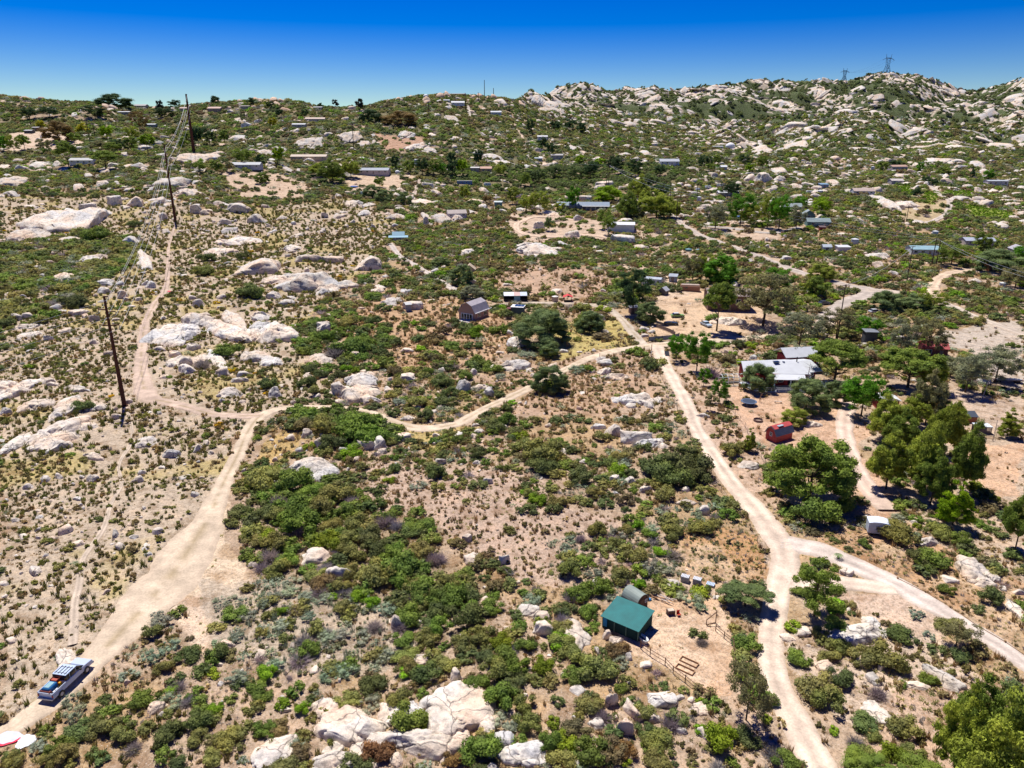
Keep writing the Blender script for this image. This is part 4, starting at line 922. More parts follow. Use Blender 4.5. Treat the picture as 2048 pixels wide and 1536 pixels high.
# ------------------------------------------------------------------ green roofed shed and arched hut
GS = P(1240, 1268); o = empty('green_shed', GS[:3], R(-36), 'open sided shed with a flat teal green roof', 'shed'); o.scale = (1.1, 1.1, .86); OCC.append((GS[0], GS[1], 2.6)); OCC.append((GS[0]+.5, GS[1]+2, 2.6))
zz = 0
MB().prism([(-.35, 1.98), (3.75, 2.5), (3.75, 2.58), (-.35, 2.06)], -2.45, 2.45, 'x').build('roof', roof_mat((.008, .15, .15)), o)
msh = C((.012, .045, .04), .9)
MB().box(-2.2, 2.2, 0, .04, -.4, 1.9).build('mesh_wall', msh, o); MB().box(-2.2, 2.2, 3.4, 3.44, -.4, 2.3).build('mesh_wall', msh, o)
MB().box(2.2, 2.24, .0, 3.4, -.4, 2.0).build('mesh_wall', msh, o); MB().box(-2.24, -2.2, .0, 3.4, -.4, 2.0).build('mesh_wall', msh, o)
for a in (-2.25, -.75, .75, 2.25):
    for b in (-.05, 3.46): MB().box(a-.05, a+.05, b-.05, b+.05, -.5, 2.0 if b < 1 else 2.35).build('post', C((.12, .20, .15)), o)
MB().box(-2.24, -1.7, -.1, -.045, .3, 1.7).build('blue_tarp', C((.02, .22, .45)), o)
GH = P(1283, 1220); o = empty('arched_hut', (GH[0], GH[1], GH[2]), R(-36), 'brown hut with rounded grey-green tin roof behind the green shed', 'hut'); OCC.append((GH[0], GH[1]+1, 2.0))
ap = arch_prof(2.3, 2.4, 12, 1.0); MB().prism([(-1.15, -.4), (1.15, -.4)]+list(reversed([(a*.98, b-.02) for a, b in ap])), .0, 2.4, 'y').build('wall', C((.09, .045, .035)), o)
o.rotation_euler = (0, 0, R(38))
out = [(a*1.06, b+.05) for a, b in ap]; MB().prism(out+list(reversed(ap)), -.2, 2.6, 'y').build('roof', roof_mat((.26, .31, .28)), o)
MB().box(-.4, .4, -.04, -.003, -.1, 1.6).build('door', C((.14, .08, .06)), o); window(o, .75, 1.0, .25, .35)
# yard clutter
o, t = simple('bath_tub', 1286, 1283, -60, 'white bath tub standing in front of the green shed', 'bath tub', .8)
def tub():
    m = MB(); n = 20; R_ = [(.85, .42, .62), (.8, .37, .62), (.7, .28, .12)]; v = []
    rings = [(.62, .26, 0.0), (.85, .42, .6), (.87, .44, .64), (.79, .36, .64), (.6, .22, .14)]
    for a, b, z in rings:
        for i in range(n):
            t_ = 2*math.pi*i/n; e = .8; c, s = math.cos(t_), math.sin(t_); v.append((a*math.copysign(abs(c)**e, c), b*math.copysign(abs(s)**e, s), z))
    m.v = v; m.f = [tuple(range(n-1, -1, -1))]
    for r_ in range(4): m.f += [(r_*n+i, r_*n+(i+1) % n, (r_+1)*n+(i+1) % n, (r_+1)*n+i) for i in range(n)]
    m.f.append(tuple(4*n+i for i in range(n))); return m
tub().build('basin', C((.76, .77, .78), .25, .5), o, True); MB().box(-.55, .55, -.19, .19, .38, .40).build('bath_water', C((.10, .14, .15), .1), o)
for i, (px, row, lab) in enumerate(((1370, 1162, 'tallest slatted hive box stack, left of three on the dry grass'), (1394, 1167, 'middle slatted hive box stack of three on the dry grass'), (1421, 1171, 'lowest blue-white slatted box, right of three on the dry grass'))):
    o, t = simple('hive_stack', px, row, -28, lab, 'hive boxes', .8, 'slatted boxes on the dry grass'); n = 3 if i < 2 else 1
    for k in range(n): MB().box(-.55, .55, -.42, .42, .02+k*.27, .26+k*.27).build('hive_box', C((.34, .33, .34)), o)
    top = MB(); zt = .02+n*.27
    for k in range(6): top.box(-.55+k*.19, -.42+k*.19, -.42, .42, zt, zt+.04)
    top.build('slatted_lid', C((.66, .68, .72) if i < 2 else (.5, .62, .78)), o)
# trampoline, rings, carved post, bench, greenhouse
o, t = simple('trampoline', 1497, 810, 0, 'round dark blue trampoline on the bare yard', 'trampoline', 2.1); o.scale = (1.28, 1.28, 1)
def ring(m, r, z, w_, h_, n=28, hole=True):
    b = len(m.v)
    for a, q in ((r, z), (r, z+h_), (r-w_, z+h_), (r-w_, z)):
        for i in range(n): m.v.append((a*math.cos(2*math.pi*i/n), a*math.sin(2*math.pi*i/n), q))
    for k in range(4): m.f += [(b+k*n+i, b+k*n+(i+1) % n, b+((k+1) % 4)*n+(i+1) % n, b+((k+1) % 4)*n+i) for i in range(n)]
    return m
MB().cyl((0, 0), 1.12, .93, .95, 28).build('jump_mat', C((.035, .055, .10), .6), o); ring(MB(), 1.42, .9, .3, .07).build('edge_pad', C((.10, .14, .22), .5), o)
for i in range(6): a = i*math.pi/3; MB().bar((1.35*math.cos(a), 1.35*math.sin(a), -.1), (1.35*math.cos(a), 1.35*math.sin(a), .92), .06, n=8).build('leg', C((.3, .3, .32), .3), o)
o, t = simple('fire_ring', 1516, 842, 0, 'rusty round steel ring standing on the bare yard', 'steel ring', 1.1); ring(MB(), .98, -.05, .05, .5).build('steel_band', C((.20, .13, .12)), o); MB().cyl((0, 0), .9, -.02, .03, 20).build('ash_bed', C((.35, .26, .2)), o)
o, t = simple('carved_post', 1520, 805, 0, 'tall tan animal shaped carved post right of the trampoline', 'carving', .7)
MB().bar((-.25, 0, -.05), (-.15, 0, .95), .13, n=8).build('leg', C((.48, .27, .12)), o); MB().bar((.2, .05, -.05), (.08, 0, .95), .13, n=8).build('leg', C((.48, .27, .12)), o)
MB().bar((-.05, 0, .85), (0, 0, 1.35), .34, n=8, w2=.2).build('torso', C((.50, .30, .15)), o); MB().bar((0, 0, 1.3), (.12, 0, 1.95), .16, n=8, w2=.12).build('neck', C((.5, .3, .15)), o); MB().bar((.05, 0, 1.95), (.36, -.05, 1.85), .2, n=8, w2=.1).build('head', C((.38, .17, .08)), o)
o, t = simple('stone_bench', 1556, 806, -12, 'low pale bench on the yard in front of the deck', 'bench', .9); MB().box(-.85, .85, -.2, .2, .35, .45).build('seat', C((.6, .5, .42)), o); MB().box(-.75, -.6, -.15, .15, -.1, .35).build('leg', WOOD, o); MB().box(.6, .75, -.15, .15, -.1, .35).build('leg', WOOD, o)
o, t = simple('greenhouse_frame', 1462, 768, 4, 'bare white hooped greenhouse frame without its cover', 'greenhouse frame', 3.2); o.scale = (1.35, 1.35, 1.25)
for i in range(5):
    m = MB(); pr = arch_prof(2.6, 2.1, 8, .9); pts = [(-2+i, pr[0][0], 0)]+[(-2+i, a, b) for a, b in pr]+[(-2+i, pr[-1][0], 0)]; m.tube(pts, .045); m.build('hoop', WHITE, o)
for b, z in ((-1.3, .9), (1.3, .9), (0, 2.1), (-1.3, .05), (1.3, .05)): MB().bar((-2, b, z), (2, b, z), .07).build('rail', C((.5, .62, .66)), o)
MB().box(-1.8, 1.8, .3, 1.0, 0, .45).build('planter', WOOD, o)
o, t = simple('log_chair', 1480, 778, 0, 'orange brown wooden chair beside the greenhouse frame', 'chair', .6); BRN = C((.33, .15, .06))
MB().box(-.35, .35, -.3, .3, .38, .46).build('seat', BRN, o); MB().box(-.35, .35, .25, .33, .46, 1.25).build('backrest', BRN, o)
for a in (-.3, .3):
    for b in (-.25, .25): MB().box(a-.05, a+.05, b-.05, b+.05, -.1, .38).build('leg', BRN, o)
# domed white shelter with red wall by the pines
o, t = simple('round_shelter', 1774, 818, -6, 'white rounded roof on red walls between the green trees', 'shelter', 2.8); MB().box(-2.4, 2.4, 0, 3, -.5, 2.1).build('wall', C((.30, .05, .04)), o)
MB().prism([(-2.8, 2.11), (-1.6, 2.6), (0, 2.8), (1.6, 2.6), (2.8, 2.11)], -.4, 3.4, 'y').build('roof', C((.74, .74, .74), .5), o)
# livestock shelters on the right
o, t = simple('animal_shelter', 1938, 846, -6, 'blue-black roofed shelter with orange wooden front', 'shelter', 2.6); o.scale = (.8, .8, .9); MB().box(-2, 1.9, 0, 2.4, -.3, 1.5).build('wall', C((.34, .13, .07)), o)
MB().prism([(-.1, 1.52), (2.7, 2.2), (2.7, 2.3), (-.1, 1.62)], -2.3, 2.2, 'x').build('roof', C((.06, .075, .10), .5), o)
o, t = simple('animal_shelter', 1968, 868, -6, 'grey slatted shelter with flat white roof', 'shelter', 2.2); MB().box(-1.7, 1.5, 0, 2.2, 1.5, 1.62).build('roof', C((.62, .68, .74)), o); sl_ = MB()
for k in range(6): sl_.box(-1.6, 1.4, .02, .06, .08+k*.24, .24+k*.24); 
sl_.build('slatted_wall', C((.20, .15, .16)), o); MB().box(-1.6, 1.4, 2.0, 2.06, -.2, 1.5).build('wall', C((.2, .16, .16)), o)
for a in (-1.6, 1.4):
    for b in (.1, 1.95): MB().box(a-.06, a+.06, b-.0, b+.04, -.3, 1.5).build('post', C((.12, .09, .09)), o)
o, t = simple('feed_bin', 1949, 858, 0, 'small bright red bin between the two shelters', 'bin', .5); MB().box(-.3, .3, -.25, .25, -.05, .6).build('bin_body', C((.55, .02, .02)), o); MB().box(-.33, .33, -.28, .28, .6, .66).build('lid', C((.45, .02, .02)), o)
o, t = simple('lumber_trailer', 2015, 764, -6, 'long flat trailer stacked with pale boards, right edge', 'trailer', 3); MB().box(-3.6, 3.6, -.8, .8, .5, .66).build('bed', C((.2, .12, .09)), o)
for k in range(3): MB().box(-3.4+k*.3, 3.0+k*.15, -.7+k*.45, -.32+k*.45, .67, .9).build('board', C(((.6, .55, .48), (.6, .66, .72), (.62, .5, .34))[k]), o)
for a in (-2.4, 2.2): MB().box(a-.5, a+.5, -.75, .75, -.2, .5).build('axle_block', BLACK, o)
for i, (px, row) in enumerate(((1334, 712), (1349, 712))):
    o, t = simple('panel_rack', px, row, 2, ('left' if i == 0 else 'right')+' one of two tilted dark solar panels by the road corner', 'solar panel', .9, 'dark panels by the road corner')
    MB().prism([(-.5, .25), (.9, 1.1), (.9, 1.16), (-.5, .31)], -.62, .62, 'x').build('solar_panel', C((.035, .04, .05), .35), o)
    for a in (-.5, .5): MB().bar((a, .8, -.1), (a, .8, 1.02), .06).build('leg', C((.2, .2, .2)), o)
o, t = simple('notice_board', 1302, 712, 70, 'pale leaning notice board beside a rusty post at the road corner', 'board', .5); MB().box(-.5, .5, -.03, .03, .25, 1.35).build('panel', C((.55, .60, .66)), o); MB().box(-.45, -.37, -.04, .04, -.3, .25).build('leg', WOOD, o); MB().box(.37, .45, -.04, .04, -.3, .25).build('leg', WOOD, o)
o, t = simple('gate_post', 1303, 702, 0, 'single rusty post left of the main road corner', 'post', .3); MB().cyl((0, 0), .09, -.4, 1.9, 8).build('post_shaft', C((.22, .08, .04)), o); MB().cyl((0, 0), .11, 1.9, 1.96, 8).build('post_cap', C((.3, .12, .08)), o)
# cloth canopies lying on the ground
def cloth(px, row, r1, r2, yaw, label, cols, nm='spread_cloth'):
    x, y, z, t = P(px, row); o = empty(nm, (x, y, z), 0, label, 'cloth'); OCC.append((x, y, max(r1, r2)*.8)); n = 26; V = [(0, 0)]; rr = []
    for j in range(1, 9):
        for i in range(n):
            a = 2*math.pi*i/n+R(yaw); q = j/8*(1+.10*math.sin(3*a+1)+.05*math.sin(7*a)); V.append((q*r1*math.cos(a), q*r2*math.sin(a)))
    V = np.array(V); X = x+V[:, 0]; Y = y+V[:, 1]; Z = hgt(X, Y)+.09+.13*np.abs(fbm(X*1.7, Y*1.7, oc=3, seed=3)); W3 = np.stack([V[:, 0], V[:, 1], Z-z], 1)
    fs = [[], []]
    for j in range(8):
        for i in range(n):
            i2 = (i+1) % n
            q = (0, 1+i, 1+i2) if j == 0 else (1+(j-1)*n+i, 1+j*n+i, 1+j*n+i2, 1+(j-1)*n+i2)
            k = 1 if cols[1] is not None and j >= 6 and 15 < i < 25 else 0
            if nm == 'red_cloth': k = 0
            fs[k].append(q)
    for k, nme in ((0, 'centre_panel'), (1, 'edge_panel')):
        if fs[k] and cols[k]: m = MB(); m.v = [tuple(p) for p in W3]; m.f = fs[k]; q = m.build(nme, C(cols[k], .6, var=.05), o, True)
cloth(17, 1478, 1.35, .95, 20, 'round white fabric canopy with red edge lying on the track', ((.55, .58, .66), (.70, .02, .06)))
cloth(52, 1484, .9, .95, 10, 'crumpled plain white sheet lying on the track', ((.72, .72, .76), None), 'white_sheet')
cloth(334, 583, 1.5, 1.1, 0, 'bright red cloth lying on the far trail', ((.75, .05, .10), None), 'red_cloth')
cloth(318, 584, 1.6, .9, 0, 'pale grey sheet left of the red cloth on the trail', ((.62, .64, .68), None), 'white_sheet')
# ------------------------------------------------------------------ gates, fences, corral
def fence(name, pts, label, cat, h=1.2, rails=(.4, .8, 1.15), mat=WOOD, gap=2.4, solid=None, pw=.1, group=None):
    """pts measured on the photo; posts and rails are parts"""
    W3 = [P(a, b)[:3] for a, b in pts]; o = empty(name, W3[0], 0, label, cat, group); x0, y0, z0 = W3[0]; pos = []
    for (x, y, z), (x2, y2, z2) in zip(W3[:-1], W3[1:]):
        n = max(1, int(math.hypot(x2-x, y2-y)/gap))
        pos += [(x+(x2-x)*i/n, y+(y2-y)*i/n) for i in range(n)]
    pos.append(W3[-1][:2]); Q = [(a-x0, b-y0, gz(a, b)-z0) for a, b in pos]; m = MB(); s_ = MB()
    for q in Q[:90]: MB().box(q[0]-pw/2, q[0]+pw/2, q[1]-pw/2, q[1]+pw/2, q[2]-.4, q[2]+h+.08).build('post', mat, o)
    for a, b in zip(Q[:-1], Q[1:]):
        for r_ in rails: m.bar((a[0], a[1], a[2]+r_), (b[0], b[1], b[2]+r_), .05 if pw > .07 else .025)
        if solid: s_.poly([(a[0], a[1]-.03, a[2]+.2), (b[0], b[1]-.03, b[2]+.2), (b[0], b[1]-.03, b[2]+h), (a[0], a[1]-.03, a[2]+h)]); s_.poly([(a[0], a[1]+.01, a[2]+.2), (a[0], a[1]+.01, a[2]+h), (b[0], b[1]+.01, b[2]+h), (b[0], b[1]+.01, b[2]+.2)])
    m.build('rails', mat, o); o_ = s_.build('infill_panel', solid, o) if solid else None
    return o
fence('corral_fence', [(1297, 684), (1324, 682), (1345, 680), (1358, 676)], 'dark panelled corral fence behind the road corner', 'fence', 1.6, (.3, .9, 1.5), BLACK, 2.6, C((.16, .19, .24)), .16)
fence('metal_gate', [(1236, 690), (1250, 691), (1263, 687)], 'dark three post gate beside the driveway mouth', 'gate', 1.7, (.4, .8), C((.05, .035, .03)), 2.2, None, .16)
fence('pipe_gate', [(1199, 715), (1216, 718), (1232, 719)], 'brown tubular gate left of the round grey boulders', 'gate', 1.2, (.25, .5, .8, 1.1), C((.13, .08, .05)), 2.6)
fence('pipe_gate', [(1264, 714), (1281, 712)], 'short brown gate right of the round grey boulders', 'gate', 1.2, (.25, .5, .8, 1.1), C((.13, .08, .05)), 2.6)
fence('entry_gate', [(1618, 678), (1632, 675), (1648, 672)], 'brown swing gate at the mouth of the upper driveway', 'gate', 1.3, (.25, .6, .95, 1.2), C((.13, .09, .07)), 3)
fence('stick_fence', [(1313, 655), (1325, 660), (1340, 666), (1350, 672)], 'weathered grey stick fence above the corral', 'fence', 1.3, (.4, 1.1), C((.24, .19, .16)), .5, C((.25, .2, .17)))
fence('wire_fence', [(1281, 1297), (1300, 1312), (1330, 1330), (1346, 1347), (1370, 1365), (1395, 1385), (1420, 1398)], 'rusty wire fence on the south side of the sandy yard', 'fence', 1.0, (.5, .95), C((.16, .08, .05)), 2.2, None, .09)
fence('wire_fence', [(1431, 1262), (1448, 1276), (1466, 1290), (1469, 1330), (1470, 1352)], 'low wooden fence on the east side of the sandy yard', 'fence', .9, (.45, .85), C((.17, .09, .05)), 1.8, None, .09)
fence('wire_fence', [(1450, 805), (1470, 830), (1490, 855), (1500, 880), (1515, 905), (1530, 930), (1550, 955)], 'thin wire fence left of the trampoline yard', 'fence', 1.1, (.5, 1.0), C((.25, .2, .17)), 2.5, None, .06)
fence('wire_fence', [(1312, 735), (1330, 770), (1348, 805), (1368, 850), (1395, 905), (1425, 960), (1460, 1010), (1500, 1060), (1530, 1110)], 'thin post and wire fence along the left of the main road', 'fence', 1.1, (.5, 1.0), C((.20, .15, .12)), 3.2, None, .06)
fence('log_edge', [(1795, 1158), (1850, 1185), (1900, 1215), (1960, 1256), (2010, 1285), (2050, 1312)], 'low log edging along the right side of the lower road', 'edging', .22, (.12,), C((.28, .17, .08)), 2.5, None, .2)
fence('field_fence', [(1075, 712), (1088, 704), (1102, 696), (1130, 682)], 'few dark posts of an old fence left of the track', 'fence', 1.2, (1.0,), C((.1, .07, .05)), 3.4, None, .1)
fence('paddock_fence', [(1870, 705), (1900, 688), (1960, 700), (2010, 715)], 'thin wire fence across the grey gravel paddock', 'fence', 1.1, (.5, 1.0), C((.35, .3, .27)), 4, None, .06)
fence('pen_fence', [(1912, 860), (1925, 872), (1985, 882), (1993, 850)], 'dark rail fence round the livestock shelters', 'fence', 1.1, (.4, 1.0), C((.18, .14, .14)), 2.2, None, .08)
fence('pen_fence', [(1300, 605), (1330, 608), (1370, 612), (1400, 610)], 'pale rail pen on the sandy yard behind the cars', 'fence', 1.1, (.4, .75, 1.05), C((.28, .24, .22)), 2.4, None, .08)
o, t = simple('yard_gate', 1431, 1246, 0, 'leaning wooden gate frame at the sandy yard entrance', 'gate', .6)
for a, b in (((0, 0, -.2), (0, 0, 1.9)), ((-1.3, -.4, 0), (-1.3, -.4, .8)), ((-1.3, -.4, .8), (0, 0, 1.7)), ((-1.3, -.4, .05), (0, 0, .1))): MB().bar(a, b, .09).build('beam', C((.22, .12, .07)), o)
for i, (px, row, lab) in enumerate(((1378, 1325, 'upper one of two empty wooden bed frames on the yard'), (1370, 1340, 'lower one of two empty wooden bed frames on the yard'))):
    o, t = simple('planter_frame', px, row, -38, lab, 'wooden frame', .9, 'empty wooden bed frames')
    for a in ((-1.1, 1.1, -.45, -.38), (-1.1, 1.1, .38, .45), (-1.1, -1.03, -.38, .38), (1.03, 1.1, -.38, .38)): MB().box(a[0], a[1], a[2], a[3], -.05, .2).build('plank', C((.40, .24, .13)), o)
o, t = simple('wood_pile', 1322, 1196, -38, 'scattered grey and brown planks behind the arched hut', 'wood pile', 1.2); rr = random.Random(4)
for k in range(12): a = rr.uniform(-1.4, 1.4); b = rr.uniform(-.7, .7); q = rr.uniform(-.35, .35); MB().bar((a-.8, b-q, .06+.03*k), (a+.8, b+q, .08+.03*k), .12, .04).build('plank', C(((.4, .36, .34), (.25, .13, .07), (.55, .45, .36))[k % 3]), o)
o, t = simple('twig_heap', 1404, 1288, 0, 'round heap of dead grey twigs in the middle of the sandy yard', 'twig heap', 1.0)
o, t = simple('red_chair', 1357, 1232, 20, 'tiny red chair on the sandy yard', 'chair', .4); MB().box(-.22, .22, -.2, .2, .3, .36).build('seat', C((.6, .04, .02)), o); MB().box(-.22, .22, .16, .2, .36, .8).build('backrest', C((.6, .04, .02)), o)
for a in (-.18, .18):
    for b in (-.16, .16): MB().box(a-.025, a+.025, b-.025, b+.025, -.05, .3).build('leg', C((.5, .04, .02)), o)
o, t = simple('garden_cart', 1341, 1228, 10, 'small dark cart with tan load near the red chair', 'cart', .6); MB().box(-.5, .5, -.35, .35, .25, .6).build('tray', C((.10, .05, .04)), o); MB().box(-.4, .4, -.28, .28, .601, .7).build('load', C((.6, .5, .38)), o)
for a in (-.53, .53): MB().cyl((0, 0), .2, -.04, .04, 12).build('wheel', BLACK, o); children_of(o)[-1].location = (a, 0, .15); children_of(o)[-1].rotation_euler = (0, math.pi/2, 0)
o, t = simple('blue_barrel', 1297, 1200, 0, 'bright blue tarp bundle beside the arched hut', 'tarp', .5); V, F = ICO[2]; link('tarp_sheet', mesh_np('tarp_sheet', V*np.array([.42, .3, .18])+np.array([0, 0, .12]), F, C((.02, .25, .6)), smooth=True), o); MB().bar((-.45, 0, .2), (.45, .05, .22), .05).build('tie_strap', BLACK, o)
# ------------------------------------------------------------------ vehicles
def wheel(par, x, y, r=.38, w_=.24):
    m = MB(); m.cyl((0, 0), r, -w_/2, w_/2, 18); t_ = m.build('wheel', BLACK, par); t_.rotation_euler = (math.pi/2, 0, 0); t_.location = (x, y, r)
    k = MB(); k.cyl((0, 0), r*.55, -w_/2-.01, w_/2+.01, 10); k.build('rim', C((.45, .45, .47), .3, .5), t_)
def car(name, px, row, yaw, c, label, cat='car', L=4.5, W=1.8, h=1.45, top=None):
    x, y, z, t = P(px, row); yaw = R(yaw); o = empty(name, (x, y, z+.03), yaw, label, cat); OCC.append((x, y, L/2))
    m = MB(); m.prism([(-L/2, .35), (L/2, .3), (L/2, .68), (L/2-.25, .82), (L*.18, .93), (-L*.42, .95), (-L/2, .8)], -W/2, W/2, 'y'); m.build('body', C(c, .3, .5, var=.03), o, bevel=.06)
    m = MB(); m.prism([(-L*.42, .951), (L*.18, .951), (L*.06, h-.05), (-L*.28, h-.05)], -W/2+.12, W/2-.12, 'y'); m.build('glasshouse', GLASS, o)
    m = MB(); m.prism([(-L*.30, h-.049), (L*.07, h-.049), (L*.05, h), (-L*.27, h)], -W/2+.14, W/2-.14, 'y'); m.build('car_roof', C(top or c, .3, .5, var=.03), o)
    for a in (-L*.31, L*.31):
        for b in (-W/2+.08, W/2-.08): wheel(o, a, b, .33, .22)
    for b in (-W/2+.3, W/2-.3): MB().box(L/2-.05, L/2+.012, b-.16, b+.16, .55, .68).build('headlight', C((.8, .8, .8), .2), o)
    return o
def aim(p, q):
    a = P(*p); b = P(*q); return math.degrees(math.atan2(b[1]-a[1], b[0]-a[0]))
car('parked_car', 1355, 634, 4, (.24, .42, .12), 'lime green car with white hood in the yard', top=(.6, .62, .62))
car('parked_car', 1412, 652, -70, (.42, .52, .62), 'pale blue car beside the tall pine trunk', L=4.6)
car('parked_car', 1648, 609, 20, (.05, .055, .07), 'dark car parked at the upper driveway mouth')
car('parked_car', 1370, 432, 20, (.05, .05, .06), 'small dark car on the gravel road, far right of ranch house')
car('parked_car', 1342, 650, -4, (.03, .04, .035), 'low black car without roof lining beside the corral', h=1.1)
car('parked_car', 402, 342, 10, (.66, .68, .7), 'white car beside the light grey ranch house', L=5)
car('parked_car', 573, 350, 0, (.3, .32, .35), 'grey car parked beside pines, left distance')
car('parked_car', 1010, 520, 0, (.4, .4, .42), 'grey car half hidden in brush above the tent') if False else None
car('parked_car', 1750, 626, 10, (.5, .52, .55), 'silver car behind the sparse eucalyptus')
car('parked_car', 1600, 372, 0, (.6, .62, .66), 'white car on the far right terrace')
car('parked_car', 1416, 372, 0, (.2, .25, .32), 'dark blue car among trailers, right distance')
def camper(px, row, yaw, c, label, L=6.0, stripe=None):
    x, y, z, t = P(px, row); o = empty('camper_trailer', (x, y, z+.05), R(yaw), label, 'camper'); OCC.append((x, y, L/2))
    m = MB(); m.prism([(-L/2, .5), (L/2-.2, .5), (L/2, 1.4), (L/2-.5, 2.6), (-L/2+.3, 2.7), (-L/2, 2.2)], -1.15, 1.15, 'y'); m.build('body', C(c, .4, .5), o, bevel=.08)
    for a in (-L*.25, L*.15): window(o, a, 1.4, .9, .6, y=-1.15)
    for b in (-1.0, 1.0): wheel(o, 0, b, .35, .22)
camper(728, 390, 70, (.60, .64, .70), 'white camper trailer below the blue tarped boat')
camper(975, 372, 20, (.55, .62, .70), 'pale blue camper right of the blue long trailer')
camper(1416, 378, 10, (.55, .6, .66), 'first white camper among parked trailers, right distance', 5)
camper(1440, 374, -10, (.6, .62, .66), 'second white camper among parked trailers, right distance', 6)
camper(1620, 388, 0, (.62, .62, .64), 'white camper left of the far silver tank', 6)
camper(1395, 383, 90, (.36, .42, .55), 'blue-grey camper at the end of the far lot', 6)
o, t = simple('mobile_home', 929, 368, 0, 'long bright blue mobile home, middle distance', 'mobile home', 6); W = 30*t/FPX; MB().box(-W/2, W/2, 0, 3, -.4, 2.6).build('wall', C((.12, .24, .42)), o); MB().box(-W/2-.2, W/2+.2, -.2, 3.2, 2.61, 2.75).build('roof', C((.5, .48, .45)), o)
for i in range(4): window(o, -W*.36+i*W*.24, 1.0, 1.0, .8)
def boat(px, row, yaw, c, label):
    x, y, z, t = P(px, row); o = empty('covered_boat', (x, y, z), R(yaw), label, 'boat'); OCC.append((x, y, 3)); m = MB(); n = 9; L = 6.5
    for i in range(n):
        q = i/(n-1); w_ = 1.2*(1-q**3)+.05; h0 = .35+.3*q*q; m.v += [(-L/2+L*q, -w_, 1.2+.2*q), (-L/2+L*q, -w_*.6, h0), (-L/2+L*q, w_*.6, h0), (-L/2+L*q, w_, 1.2+.2*q), (-L/2+L*q, 0, 1.55+.3*math.sin(q*3)) ]
    m.f = [(i*5+k, i*5+(k+1) % 5, i*5+5+(k+1) % 5, i*5+5+k) for i in range(n-1) for k in range(5)]; m.f += [tuple(range(5)), tuple(5*(n-1)+k for k in range(4, -1, -1))]
    m.build('tarp_cover', C(c, .6), o); MB().box(-2.5, 2.8, -.5, .5, .12, .3).build('boat_trailer', BLACK, o)
boat(709, 376, -20, (.02, .12, .50), 'boat under bright blue tarp left of the grey ranch house')
boat(1478, 437, -8, (.03, .12, .36), 'boat under dark blue cover beneath the big green tree')
